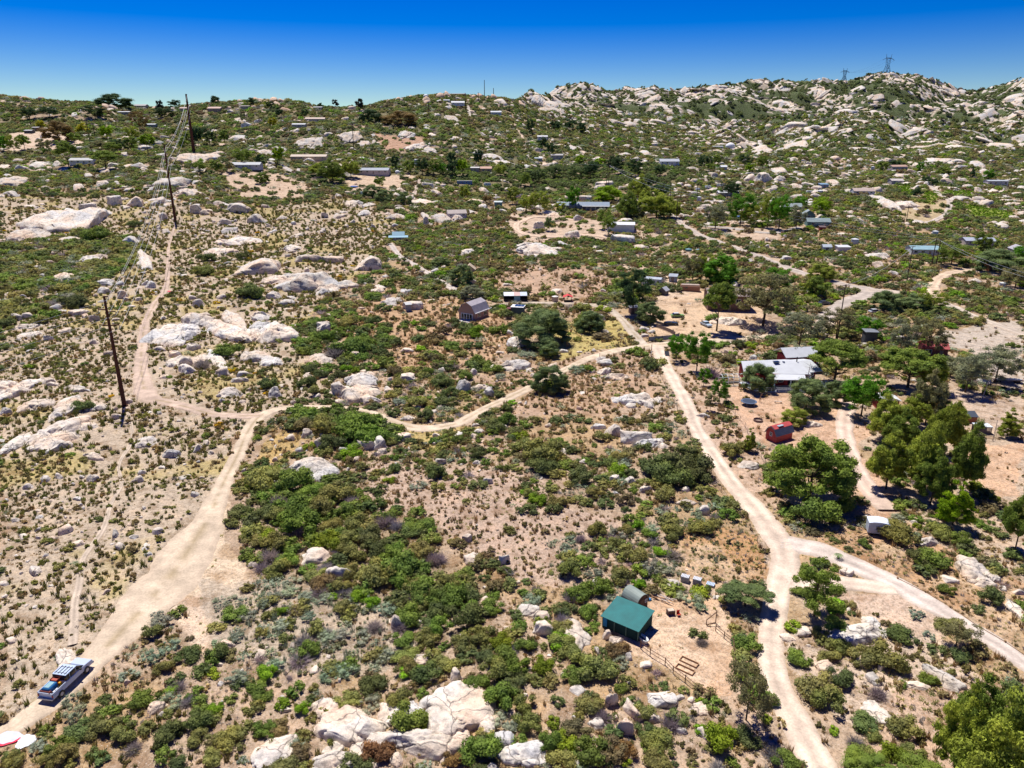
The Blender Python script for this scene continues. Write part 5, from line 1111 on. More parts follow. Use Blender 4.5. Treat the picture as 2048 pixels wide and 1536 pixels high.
# pickup truck
def pickup():
    a, b = P(92, 1408), P(176, 1330); yaw = math.atan2(b[1]-a[1], b[0]-a[0]); cx, cy = (a[0]+b[0])/2, (a[1]+b[1])/2; z = gz(cx, cy)
    o = empty('pickup_truck', (cx, cy, z+.06), yaw, 'white crew cab pickup truck with loaded bed on the track', 'pickup truck'); OCC.append((cx, cy, 2.6))
    wh = C((.50, .58, .74), .25, .5, var=.02)
    m = MB(); W = .98
    m.prism([(-3.0, .55), (3.0, .5), (3.05, .95), (2.9, 1.12), (1.55, 1.25), (-.95, 1.25), (-.95, 1.0), (-3.0, 1.0)], -W, W, 'y'); m.build('body', wh, o, bevel=.05)
    for s in (-1, 1): MB().box(-3.0, -.95, s*W-.07 if s > 0 else -W, s*W if s > 0 else -W+.07, 1.003, 1.3).build('bed_side', wh, o)
    MB().box(-3.02, -2.94, -W+.08, W-.08, 1.003, 1.28).build('tailgate', wh, o)
    m = MB(); m.prism([(-.9, 1.253), (1.75, 1.253), (.85, 1.9), (-.75, 1.9)], -W+.08, W-.08, 'y'); m.build('glasshouse', GLASS, o)
    m = MB(); m.prism([(-.85, 1.903), (.9, 1.903), (.75, 1.95), (-.72, 1.95)], -W+.1, W-.1, 'y'); rf = m.build('cab_roof', C((.50, .60, .78), .25, var=.02), o, bevel=.03)
    for k in range(4): MB().box(-.7, .55, -.66+k*.42, -.60+k*.42, 1.955, 2.0).build('roof_rail', BLACK, rf)
    for k in (-.55, .35): MB().box(k, k+.08, -.75, .75, 1.935, 1.955).build('crossbar', BLACK, rf)
    for a_ in (-.35, .55): 
        for s in (-1, 1): MB().bar((a_, s*(W-.075), 1.25), (a_-.02, s*(W-.075), 1.86), .09, .03).build('door_pillar', wh, o)
    for a_ in (-1.95, 1.95):
        for s in (-1, 1): wheel(o, a_, s*(W-.06), .42, .28)
    for s in (-1, 1): MB().box(3.0, 3.07, s*.72-.17, s*.72+.17, .78, .93).build('headlight', C((.8, .8, .85), .2), o); MB().box(-3.06, -3.0, s*.9-.06, s*.9+.06, .8, 1.1).build('taillight', C((.45, .02, .02), .3), o); MB().box(.95, 1.1, s*1.0-.0 if s > 0 else -1.22, 1.22 if s > 0 else -1.0, 1.25, 1.45).build('mirror', BLACK, o)
    MB().box(-3.22, -3.03, -.95, .95, .52, .68).build('rear_bumper', C((.4, .42, .45), .3, .5), o); MB().box(3.06, 3.2, -.95, .95, .48, .7).build('front_bumper', C((.3, .32, .35), .3, .5), o)
    MB().box(-2.93, -.97, -W+.09, W-.09, 1.004, 1.02).build('bed_floor', BLACK, o)
    # load in the bed, each item a thing of its own
    def load(nm, lab, cat, dx, dy, dz):
        c, s = math.cos(yaw), math.sin(yaw); return empty(nm, (cx+dx*c-dy*s, cy+dx*s+dy*c, z+.06+dz), yaw, lab, cat)
    q = load('water_tote', 'blue rectangular water tank in the pickup bed', 'tank', -2.15, .12, 1.025); MB().box(-.62, .62, -.5, .5, 0, .62).build('tank_body', C((.01, .12, .32), .4), q, bevel=.08); MB().box(-.45, .45, -.3, .3, .625, .66).build('tank_lid', C((.25, .42, .46), .4), q)
    q = load('red_generator', 'red frame generator behind the pickup cab', 'generator', -1.2, .3, 1.025); MB().box(-.2, .2, -.4, .4, .1, .55).build('engine', C((.40, .07, .04), .5), q, bevel=.05)
    for s in (-.42, .42): MB().box(-.24, .24, s-.02, s+.02, 0, .62).build('frame', C((.3, .05, .03)), q)
    q = load('hose_reel', 'dark red hose reel at the tail of the pickup bed', 'hose reel', -2.84, .1, 1.2); MB().bar((0, -.6, .1), (0, .6, .1), .22, n=12).build('reel_drum', C((.16, .04, .03)), q); MB().bar((0, -.66, .1), (0, -.6, .1), .4, n=14).build('reel_disc', C((.4, .1, .06)), q)
    q = load('orange_can', 'yellow-orange fuel can in the pickup bed', 'fuel can', -1.35, -.45, 1.025); MB().box(-.14, .14, -.12, .12, 0, .4).build('can_body', C((.75, .33, .01), .4), q, bevel=.03); MB().cyl((.08, 0), .035, .4, .46, 8).build('cap', BLACK, q)
    q = load('white_sack', 'white roll lying along the side of the pickup bed', 'roll', -2.35, -.68, 1.025); MB().bar((-.3, 0, .12), (.35, 0, .12), .22, n=12).build('roll_sheet', WHITE, q); MB().bar((-.02, 0, .12), (.04, 0, .12), .236, n=12).build('strap', BLACK, q)
pickup()
for k in range(2): q = link('twig_tangle', proto_mesh(('dead_shrub', k), FOL), [c for c in COL.objects if c.name == 'twig_heap'][0]); q.scale = (1.1, 1.0, .5); q.rotation_euler = (0, 0, k*1.3); q.color = (.22, .18, .17, 1)
# ------------------------------------------------------------------ poles, wires, towers
def pole_at(px, row, toprow):
    x, y, z, t = P(px, row); lo, hi = 1., 90.
    for _ in range(30):
        m = (lo+hi)/2; r_ = float(project(np.array([x]), np.array([y]), np.array([z+m]))[1][0])
        if r_ > toprow: lo = m
        else: hi = m
    return x, y, z, lo
def wood_pole(px, row, top, label, yaw=0, arms=1, r=.15, c=BARK, al=1.3, name='utility_pole', group='wooden utility poles'):
    x, y, z, h = pole_at(px, row, top); o = empty(name, (x, y, z), R(yaw), label, 'utility pole', group); r = max(r*1.3, .0005*y)
    MB().bar((0, 0, -1), (0, 0, h), r*2, n=8, w2=r*1.4).build('pole_shaft', c, o)
    for k in range(arms):
        zz = h-.35-k*1.2; am = MB().box(-al, al, -.07-r*.3, .07, zz, zz+.16).build('crossarm', c, o)
        for i in (-1, -.45, .45, 1): MB().cyl((i*al*.92, 0), .06, zz+.161, zz+.36, 6).build('insulator', C((.4, .4, .42), .3), am)
    return (x, y, z, h)
WP = [(1674, 682, 569, 'wooden pole with crossarm right of the dark parked car', 30, 2), (1814, 560, 492, 'tall slim wooden pole left of the double pole', 20, 1), (1352, 446, 386, 'wooden pole on the kerb of the gravel road', 0, 1),
      (1340, 401, 366, 'short dark pole behind the gravel road bend', 0, 1), (1361, 402, 383, 'shortest dark pole right of the gravel road bend', 0, 1), (1217, 376, 330, 'right one of two adjoining poles above the ranch house', 10, 1),
      (1213, 374, 338, 'left thin one of two adjoining poles above the ranch house', 0, 0), (1812, 446, 411, 'taller of two thin poles in the right field', 0, 0), (1808, 446, 425, 'shorter of two thin poles in the right field', 0, 0),
      (184, 306, 238, 'dark pole left of the two umbrella pines, left distance', 10, 2), (190, 274, 245, 'short pole behind the tall dark left pole', 0, 1), (297, 312, 282, 'pole with wide crossarm right of the umbrella pines', 10, 1),
      (62, 252, 225, 'far left pole above the pale lot', 0, 1), (708, 303, 245, 'single dark pole above the grey ranch house', 0, 1), (745, 322, 296, 'short pole left of the silver tank', 0, 1), (858, 237, 205, 'pole in brush on the central hill', 10, 1),
      (931, 222, 186, 'pole beside the paved lane below the hilltop house', 0, 1), (957, 205, 185, 'thin pole right of the paved lane', 0, 1), (974, 340, 310, 'pole rising behind the orange roofed house', 0, 1),
      (969, 190, 160, 'tall mast standing on the central skyline', 0, 0), (987, 188, 176, 'shorter mast standing on the central skyline', 0, 0), (512, 300, 280, 'short pole behind the light grey ranch house', 0, 1), (1056, 303, 278, 'slim pole beside the far dirt lane', 0, 1),
      (888, 230, 214, 'short thin pole left of the white hillside house', 0, 1), (1394, 392, 368, 'short pole beside the far camper lot', 0, 1)]
wp = {i: wood_pole(*a) for i, a in enumerate(WP)}
a_ = wood_pole(1863, 532, 476, 'left leaning half of the double pole on the right', 20, 2, .2, al=1.8); b_ = wood_pole(1872, 530, 478, 'right half of the double pole on the right', 20, 1, .2, al=1.8)
def steel_pole(px, row, top, label, arms, r=.42):
    x, y, z, h = pole_at(px, row, top); o = empty('steel_pole', (x, y, z), 0, label, 'steel pole', 'tall rusty steel power poles')
    MB().bar((0, 0, -1), (0, 0, h), r*2, n=12, w2=r*.95).build('pole_shaft', STEEL, o); MB().cyl((0, 0), r*1.5, -.3, .25, 12).build('base_flange', STEEL, o); tips = []
    for f, a0 in arms:
        zz = h*f; am = MB().bar((0, 0, zz), (a0, 0, zz+.1*abs(a0)), .22).build('pole_arm', STEEL, o); MB().bar((a0, 0, zz+.1*abs(a0)), (a0, 0, zz-.7), .13, n=6).build('insulator', C((.45, .42, .42), .3), am); tips.append((x+a0, y, z+zz-.7))
    return x, y, z, h, tips
ARMS = [(.995, .9), (.86, 1.9), (.74, 2.2), (.74, -2.2), (.88, -1.8)]
s1 = steel_pole(249, 812, 592, 'nearest tall rusty steel pole beside the track bend', ARMS, .52); s2 = steel_pole(351, 444, 290, 'second tall rusty steel pole behind the standing rock', ARMS, .8); s3 = steel_pole(388, 305, 188, 'farthest tall dark steel pole breaking the left skyline', ARMS, 1.6)
def catenary(p, q, sag, n=16): return [tuple(p[k]+(q[k]-p[k])*i/n-(4*sag*(i/n)*(1-i/n) if k == 2 else 0) for k in range(3)) for i in range(n+1)]
nm5 = ['topmost wire strung between the tall steel poles', 'upper right wire strung between the tall steel poles', 'lower right wire strung between the tall steel poles', 'lower left wire strung between the tall steel poles', 'upper left wire strung between the tall steel poles']
for i in range(5):
    p3, p2, p1 = s3[4][i], s2[4][i], s1[4][i]; dv = np.array(s1[:2])-np.array(s2[:2]); p0 = (p1[0]-52, p1[1]-132, p1[2]+2)
    pts = catenary(p3, p2, 5)+catenary(p2, p1, 6)[1:]+catenary(p1, p0, 3)[1:]; m = MB()
    for a, b in zip(pts[:-1], pts[1:]): m.bar(a, b, .022+.00012*(a[1]+abs(a[0])*.3), n=4)
    tag(m.build('power_line', C((.55, .55, .55), .5)), nm5[i], 'power line', 'wires between the steel poles')
def wire(a, b, sag, label, dz=(0, 0)):
    pts = catenary((a[0], a[1], a[2]+a[3]-.3+dz[0]), (b[0], b[1], b[2]+b[3]-.3+dz[1]), sag); m = MB()
    for p, q in zip(pts[:-1], pts[1:]): m.bar(p, q, .02+.00015*p[1], n=4)
    tag(m.build('power_line', C((.50, .52, .55), .5)), label, 'power line', 'thin wires on the right side')
off_r = P(2160, 640); offp = (off_r[0], off_r[1], off_r[2], 11)
wire(wp[5], wp[2], 3, 'wire from the twin poles down to the roadside pole'); wire(wp[5], a_, 6, 'long upper wire from the twin poles to the double pole'); wire(wp[5], a_, 7.2, 'long lower wire from the twin poles to the double pole', (-.8, -.8))
wire(a_, offp, 2, 'upper wire leaving the double pole to the right edge'); wire(b_, offp, 3, 'lower wire leaving the double pole to the right edge', (-.6, -.6)); wire(a_, wp[1], 1, 'wire between the double pole and the slim pole'); wire(wp[1], wp[0], 2, 'wire from the slim pole to the crossarm pole')
wire(wp[13], wp[5], 9, 'long faint wire crossing the dark wooded valley')
def lattice(px, row, top, label, half=False):
    x, y, z, h = pole_at(px, row, top); z -= 3; h += 3; o = empty('lattice_tower', (x, y, z), .25, label, 'transmission tower', 'lattice towers on the mountain'); mt = C((.10, .22, .34), .4, .4); w0 = .15*h; wt = .10*h; tk = .85
    m = MB(); zw = h*.42
    for s in (-1, 1):
        for q in (-1, 1):
            m.bar((s*w0, q*w0, 0), (s*.075*h, q*.05*h, zw), tk)
            m.bar((s*.06*h, q*.05*h, zw), (s*.13*h, q*.03*h, h*.78), tk*.8)
        m.bar((s*w0, -w0, 0), (s*.06*h, .05*h, zw), tk*.5); m.bar((s*w0, w0, 0), (s*.06*h, -.05*h, zw), tk*.5)
        m.bar((s*w0*.9, -w0*.9, h*.1), (-s*.07*h, -.05*h, zw), tk*.6)
    for zz, ww in ((.14, .125), (.28, .095), (.42, .065)): m.bar((-ww*h, -ww*h*.8, zz*h), (ww*h, -ww*h*.8, zz*h), tk*.6)
    m.build('tower_body', mt, o); m = MB()
    for k in range(6):
        s = -1 if k % 2 else 1; z0 = zw+(h*.36)*k/6; z1 = zw+(h*.36)*(k+1)/6; m.bar((s*(.065+.01*k)*h, 0, z0), (-s*(.065+.01*k)*h, 0, z1), tk*.6)
    m.build('bracing', mt, o); m = MB()
    m.bar((-.16*h, 0, h*.80), (.16*h, 0, h*.80), tk*1.5, tk*2.2); m.bar((-.16*h, 0, h*.80), (-.37*h, 0, h*.70), tk*1.1); m.bar((.16*h, 0, h*.80), (.37*h, 0, h*.70), tk*1.1); m.build('crossarm', mt, o)
    for s in (-1, 1): MB().bar((s*.13*h, 0, h*.8), (s*.17*h, 0, h), tk*1.1, w2=tk*.5).build('peak_horn', mt, o)
    return x, y, z, h
t1 = lattice(1773, 146, 108, 'larger lattice tower on the highest mountain top'); t2 = lattice(1688, 160, 136, 'smaller lattice tower left of the mountain top')
for i, (a, l) in enumerate(((-.37, 'left wire between the two lattice towers'), (0, 'middle wire between the two lattice towers'), (.37, 'right wire between the two lattice towers'))):
    pts = catenary((t1[0]+a*t1[3], t1[1], t1[2]+t1[3]*.7), (t2[0]+a*t2[3], t2[1], t2[2]+t2[3]*.7), 9, 10); m = MB()
    for p, q in zip(pts[:-1], pts[1:]): m.bar(p, q, .12, n=4)
    tag(m.build('power_line', C((.10, .22, .34), .5)), l, 'power line', 'wires between the lattice towers')
# ------------------------------------------------------------------ trees
def branches(seed, h, spread, n, r0, lean=0.0, fork=.35):
    rg = np.random.default_rng(seed); m = MB(); m.bar((0, 0, -.05), (lean*.5, 0, h*fork), r0*2, n=7, w2=r0*1.5); m.bar((lean*.5, 0, h*fork), (lean, 0, h*.8), r0*1.5, n=6, w2=r0*.5)
    for i in range(n):
        a = 2*math.pi*i/n+rg.uniform(-.4, .4); z0 = h*(fork*.8+(.75-fork)*rg.random()); L = spread*rg.uniform(.5, .9); q = (lean*z0/h+L*math.cos(a), L*math.sin(a), min(h*.9, z0+L*rg.uniform(.3, .8)))
        mid = (q[0]*.5, q[1]*.5, z0+(q[2]-z0)*.35); m.bar((lean*z0/h, 0, z0), mid, r0*.9, n=5, w2=r0*.6); m.bar(mid, q, r0*.6, n=4, w2=r0*.2)
    me = bpy.data.meshes.new('trunk'); me.from_pydata(m.v, [], m.f); me.update(); me.materials.append(BARK); return me
def cloud(seed, k, shape, rr):
    """cluster centres of a crown of unit height and half-width .5"""
    rg = np.random.default_rng(seed); C_ = []
    while len(C_) < k:
        p = rg.uniform(-1, 1, 3); a = math.atan2(p[1], p[0]); rad = math.hypot(p[0], p[1]); wob = 1+.22*math.sin(2*a+seed)+.15*math.sin(5*a+seed*2)
        z = (p[2]+1)/2
        if shape == 'round': ok = (rad/wob)**2+((z-.58)/.46)**2*1.0 < 1 and ((rad/wob)**2+((z-.58)/.46)**2 > .35)
        elif shape == 'pine': ok = z > .14+.15*rad and rad < wob*.98*min(1, (1.05-z)*1.75)**.8*min(1, .45+z*1.6) and (rad > .3 or z > .8)
        elif shape == 'umbrella': ok = rad < wob and z > .48+.10*rad and z < .48+.5*math.sqrt(max(0, 1-(rad/wob)**2)*.98+.02) and (z > .38+.42*math.sqrt(max(0, 1-(rad/wob)**2)) or rad > .6)
        elif shape == 'cone': ok = z > .1 and rad < wob*(1.08-z)*.95 and rad > (1-z)*.35
        elif shape == 'tall': ok = z > .22 and rad < wob*.95*math.sin(math.pi*min(1, (z-.16)/.9))**.6 and rad > .25
        elif shape == 'sparse': ok = z > .28 and rad < wob*.95
        elif shape == 'bush': ok = z > .08 and (rad/wob)**2+((z-.3)/.68)**2 < 1 and (rad/wob)**2+((z-.3)/.68)**2 > .45
        if ok: C_.append((p[0]*.5*.9, p[1]*.5*.9, z*.95))
    return np.array(C_), rg.uniform(rr[0], rr[1], k)
TK = {  # kind: (shape, clusters, radius range, leaves, leaf size, core, elong, trunk args, squash)
 'pine_tree': ('pine', 78, (.06, .115), 19000, .017, .66, 2.2, (.55, .38, 9, .024), .85), 'umbrella_pine': ('umbrella', 74, (.07, .12), 16000, .017, .76, 2.1, (.55, .42, 8, .028), .7),
 'conifer_tree': ('cone', 74, (.055, .105), 13000, .017, .6, 2.3, (.85, .25, 8, .022), .6), 'oak_tree': ('bush', 56, (.10, .17), 13000, .020, .72, 1.0, (.5, .3, 6, .035), .9),
 'broadleaf_tree': ('tall', 56, (.07, .12), 9000, .025, .5, 1.0, (.7, .3, 8, .022), .9), 'eucalyptus_tree': ('sparse', 50, (.055, .115), 8000, .022, .25, 1.5, (.8, .42, 11, .022), 1.0)}
for k, (shp, n, rr, nl, sz, core, el, tr, sq) in TK.items():
    for i in range(3):
        c, r = cloud(700+i*7+len(k), n, shp, rr); PROTO[k, i] = crown(720+i, c, r, nl, sz, core=core, elong=el, squash=sq, tint=.18, shell=(.5, 1.15))
        PROTO[k+'_far', i] = crown(760+i, c[:22], r[:22]*1.5, 420, .10, core=.7, elong=el, squash=sq, tint=.18)
TK['dense_pine'] = ('bush', 95, (.06, .11), 20000, .017, .72, 2.4, (.5, .3, 6, .03), 1.0); TK['young_pine'] = ('sparse', 34, (.06, .11), 9000, .018, .45, 2.2, (.85, .40, 12, .02), 1.0)
for k in ('dense_pine', 'young_pine'):
    shp, n, rr, nl, sz, core, el, tr, sq = TK[k]
    for i in range(3):
        c, r = cloud(900+i*7, n, shp, rr); PROTO[k, i] = crown(920+i, c, r, nl, sz, core=core, elong=el, squash=sq, tint=.18, shell=(.5, 1.15)); PROTO[k+'_far', i] = PROTO[k, i]
_tm = {}
TCOL = {'P': (.22, .30, .055), 'p': (.33, .39, .06), 'D': (.070, .125, .050), 'G': (.130, .310, .025), 'L': (.28, .43, .02), 'E': (.26, .25, .12), 'e': (.29, .31, .19), 'O': (.18, .245, .095), 'B': (.26, .18, .07), 'Y': (.45, .43, .02), 'K': (.05, .06, .05)}
TCN = {'P': 'mid green', 'p': 'yellow-green', 'D': 'dark green', 'G': 'fresh green', 'L': 'lime green', 'E': 'olive-brown', 'e': 'grey-green', 'O': 'deep green', 'B': 'rusty brown', 'Y': 'yellow', 'K': 'blackish'}
trees = []
def tree(kind, px, row, wpx, hpx, c, look=None):
    if kind == 'pine_tree' and wpx > 60: wpx *= .80; hpx *= 1.04
    x, y, z, t = P(px, row); w_ = wpx*t/FPX; _, _, _, h = pole_at(px, row, row-hpx); phi = math.atan2(H-z, math.hypot(x, y)); h = max((hpx*t/FPX-w_*.35*math.sin(max(phi, 0)))/math.cos(phi), .45*w_)
    i = len(trees) % 3; near = wpx > 26; ki = kind if near else kind+'_far'; o = empty(kind, (x, y, z), rgt.uniform(0, 6.28))
    shp, n, rr, nl, sz, core, el, tr, sq = TK[kind]
    if (kind, i) not in _tm: _tm[kind, i] = branches(800+i, tr[0]*1.1, tr[1], tr[2], tr[3], rgt.uniform(-.05, .05))
    b = link('trunk', _tm[kind, i], o); cr = link('crown', proto_mesh((ki, i), FOL), o)
    b.scale = (w_, w_, h); cr.scale = (w_*1.06, w_*1.06, h); q = np.array(TCOL[c])*rgt.uniform(.88, 1.14); cr.color = (*q, 1)
    o['category'] = 'tree'; o['group'] = {'dense_pine': 'dense bushy pines', 'young_pine': 'open young pines', 'pine_tree': 'pine trees', 'umbrella_pine': 'umbrella pines', 'conifer_tree': 'cone shaped conifers', 'oak_tree': 'round oaks', 'broadleaf_tree': 'broadleaf trees', 'eucalyptus_tree': 'sparse eucalyptus trees'}[kind]
    nice = kind.replace('_', ' ')
    if look: o['label'] = look
    else: where(o, TCN[c]+' '+nice, x, y)
    trees.append(o); OCC.append((x, y, w_*.33))
rgt = random.Random(11)
KD = {'d': 'dense_pine', 'y': 'young_pine', 'a': 'pine_tree', 'u': 'umbrella_pine', 'c': 'conifer_tree', 'o': 'oak_tree', 'b': 'broadleaf_tree', 'e': 'eucalyptus_tree'}
TREES = """d 1618 1000 152 150 P;u 1668 768 100 100 P;u 1815 775 112 92 P;a 1772 978 110 130 p;a 1838 985 110 165 p;a 1765 880 90 100 p;a 1850 850 84 120 E;a 1880 915 86 130 p;a 1925 985 92 150 P;a 1860 1010 90 120 P;
c 1905 1050 76 118 L;b 1722 832 82 96 G;a 1862 780 76 76 p;b 1930 785 84 92 e;b 1990 765 92 84 e;b 1900 755 60 50 e;c 2014 872 52 74 p;a 1800 900 80 90 P;a 1820 860 80 80 p;a 1900 870 60 80 p;o 1515 780 66 62 O;o 1612 818 82 72 O;o 1670 808 52 54 O;
b 1393 742 56 88 G;b 1352 722 42 64 G;b 1407 772 26 38 G;b 1438 806 34 56 G;b 1420 822 26 40 E;c 1499 902 30 60 p;o 1588 846 50 38 p;y 1628 1232 108 118 P;u 1490 1212 92 58 O;e 1492 1440 84 116 E;e 1912 1292 70 62 E;
a 2030 1100 80 140 P;a 1985 1620 210 250 p;a 1905 1560 120 200 p;a 2050 1580 150 240 P;a 1950 1480 110 140 P;o 1830 1590 120 90 P;a 2075 1480 100 130 P;o 1740 1560 90 66 P;
o 1087 688 104 80 O;o 1180 662 60 46 O;o 1098 712 42 36 O;o 1102 782 64 60 O;b 1266 628 76 96 D;o 1300 644 50 46 O;u 1433 662 66 104 P;e 1525 652 126 116 E;e 1597 698 84 78 e;e 1585 730 50 50 e;o 1440 565 62 58 G;b 1412 560 44 58 p;b 1385 560 44 56 E;b 1555 580 60 50 G;
o 1632 592 44 44 P;b 1612 592 24 36 p;o 1640 560 50 36 p;e 1672 680 70 66 E;b 1732 680 54 56 G;e 1800 712 56 74 e;e 1852 712 66 78 E;b 1864 624 54 50 p;o 1830 620 60 36 O;o 1770 620 60 44 O;b 1902 530 60 50 P;b 1965 512 44 52 P;o 1995 542 90 50 O;b 2030 576 64 50 E;b 2040 530 50 40 G;
a 1278 402 44 54 p;a 1312 436 88 58 p;a 1254 440 52 64 P;b 1208 458 30 42 P;b 1145 420 26 50 G;o 1215 402 50 32 L;b 1080 425 40 46 p;b 1053 425 36 40 p;b 1120 424 24 20 p;o 1268 436 36 30 e;a 1340 436 50 44 p;a 1290 414 36 40 p;b 1216 470 36 44 P;b 1098 462 22 30 O;
b 1480 450 54 66 G;b 1535 455 36 66 p;b 1557 460 50 78 G;b 1592 458 38 50 e;b 1640 434 46 44 L;b 1430 458 50 56 e;b 1500 452 40 44 p;b 1600 420 30 30 G;e 1455 395 30 34 D;e 1468 392 26 26 D;
u 138 334 40 50 P;u 212 340 54 40 P;u 200 308 34 28 E;u 228 312 32 28 P;b 30 308 28 40 p;b 8 302 22 30 G;o 118 282 50 40 B;o 82 256 18 14 Y;o 166 264 24 18 Y;b 215 280 26 28 L;b 265 280 30 30 p;o 296 288 28 20 L;e 280 264 30 38 B;e 320 229 16 26 K;b 248 208 18 16 D;o 230 215 60 26 D;
b 485 330 42 36 P;o 520 330 20 22 D;a 665 366 62 48 P;a 702 356 40 42 p;a 636 352 36 30 p;b 560 330 26 36 L;o 525 366 30 22 P;b 545 254 18 18 Y;o 432 208 18 16 D;e 672 216 14 16 K;e 718 222 20 24 K;o 800 250 60 28 B;o 740 245 40 26 D;b 790 340 18 28 D;b 845 350 34 36 D;b 867 350 34 34 P;
b 905 335 22 30 D;b 925 352 24 34 L;b 880 350 30 26 G;b 820 345 24 24 P;b 958 335 20 34 D;b 1000 352 30 26 p;o 640 218 16 12 D;b 460 345 22 22 E;b 435 348 24 30 P;b 380 290 24 28 P;b 398 296 24 40 D;b 345 275 24 20 P;b 365 300 26 26 P;b 50 300 26 30 P;b 90 305 30 30 E;b 125 300 30 20 P;b 150 290 26 24 P;
b 240 300 30 24 D;b 262 300 26 26 P;b 60 240 40 26 D;b 100 235 40 24 D;b 190 235 50 24 D;b 330 235 40 20 D;b 350 215 22 16 D;b 420 290 28 34 D;b 450 290 24 30 P;b 400 345 30 24 P;b 610 235 16 16 D;b 560 235 16 16 D;e 540 218 16 14 D;b 505 212 20 16 D;b 1100 316 18 30 D;b 1085 300 18 26 D;b 1060 270 16 30 D;
b 1110 265 22 22 D;b 1140 262 24 24 D;b 1165 270 24 24 D;o 1200 330 22 14 L;o 1160 325 20 14 L;b 1180 358 50 36 D;b 1230 350 40 40 D;b 1150 362 40 34 O;b 1270 352 36 36 D;b 1110 358 36 32 O;b 1080 368 30 34 O;b 1050 372 30 28 P;b 1320 352 30 24 D;b 1320 395 44 30 D;b 1300 372 34 26 O;
b 1408 338 30 30 D;b 1430 332 24 24 P;b 1490 332 30 24 D;b 1525 338 30 28 P;b 1500 345 20 20 L;b 1765 345 26 22 P;b 1790 338 24 18 D;b 1975 362 22 24 G;b 1945 358 12 20 D;b 1850 368 20 16 D;b 1865 372 20 16 D;b 1830 395 24 20 D;b 1420 345 20 18 P;o 1885 350 26 16 P;b 1840 345 16 20 G;
b 930 405 24 34 p;b 905 352 24 34 D;b 1025 408 26 34 p;b 975 408 20 18 B;b 760 375 24 24 P;o 770 405 36 26 O;o 810 412 32 30 O;o 745 395 40 26 O;o 925 570 44 44 O;o 945 600 44 34 e;o 880 535 36 24 O;o 1060 360 30 20 O"""
for e in TREES.replace('\n', '').split(';'):
    a = e.split(); tree(KD[a[0]], float(a[1]), float(a[2]), float(a[3]), float(a[4]), a[5])
# bare snag
def snag(px, row, top, label, lean=1.0):
    x, y, z, h = pole_at(px, row, top); o = empty('dead_tree', (x, y, z), 0, label, 'dead tree'); OCC.append((x, y, .6)); g = C((.42, .36, .33)); rs = random.Random(int(px))
    MB().bar((0, 0, -.3), (lean*.3, 0, h*.5), .26, n=7, w2=.18).build('trunk', g, o); m = MB(); m.bar((lean*.3, 0, h*.5), (lean, 0, h), .18, n=6, w2=.05)
    for i in range(12):
        q = rs.uniform(.35, .95); a = rs.uniform(0, 6.28); L = rs.uniform(.8, 2.0); b = (lean*q, 0, h*q); m.bar(b, (b[0]+L*math.cos(a), b[1]+L*math.sin(a), b[2]+L*rs.uniform(.1, .9)), .07, n=4, w2=.02)
    m.build('branch', g, o)
snag(1964, 796, 732, 'leaning bare dead tree behind the livestock shelters', 2.2); snag(1612, 776, 724, 'bare white branched tree in front of the red house', .3)
# small palm on the fork island
x, y, z, t = P(1676, 1118); o = empty('palm_plant', (x, y, z), 0, 'small spiky green palm on the island in the road fork', 'palm'); MB().cyl((0, 0), .14, -.2, .4, 8).build('trunk', BARK, o); m = MB()
for i in range(16):
    a = i*2*math.pi/16; p = (0, 0, .4); q = (.45*math.cos(a), .45*math.sin(a), .75); r_ = (.85*math.cos(a), .85*math.sin(a), .55); s_ = (-.07*math.sin(a), .07*math.cos(a), 0)
    m.poly([p, (q[0]+s_[0], q[1]+s_[1], q[2]), (q[0]-s_[0], q[1]-s_[1], q[2])]); m.poly([(q[0]+s_[0], q[1]+s_[1], q[2]), r_, (q[0]-s_[0], q[1]-s_[1], q[2])])
m.build('frond_crown', C((.12, .22, .04)), o)
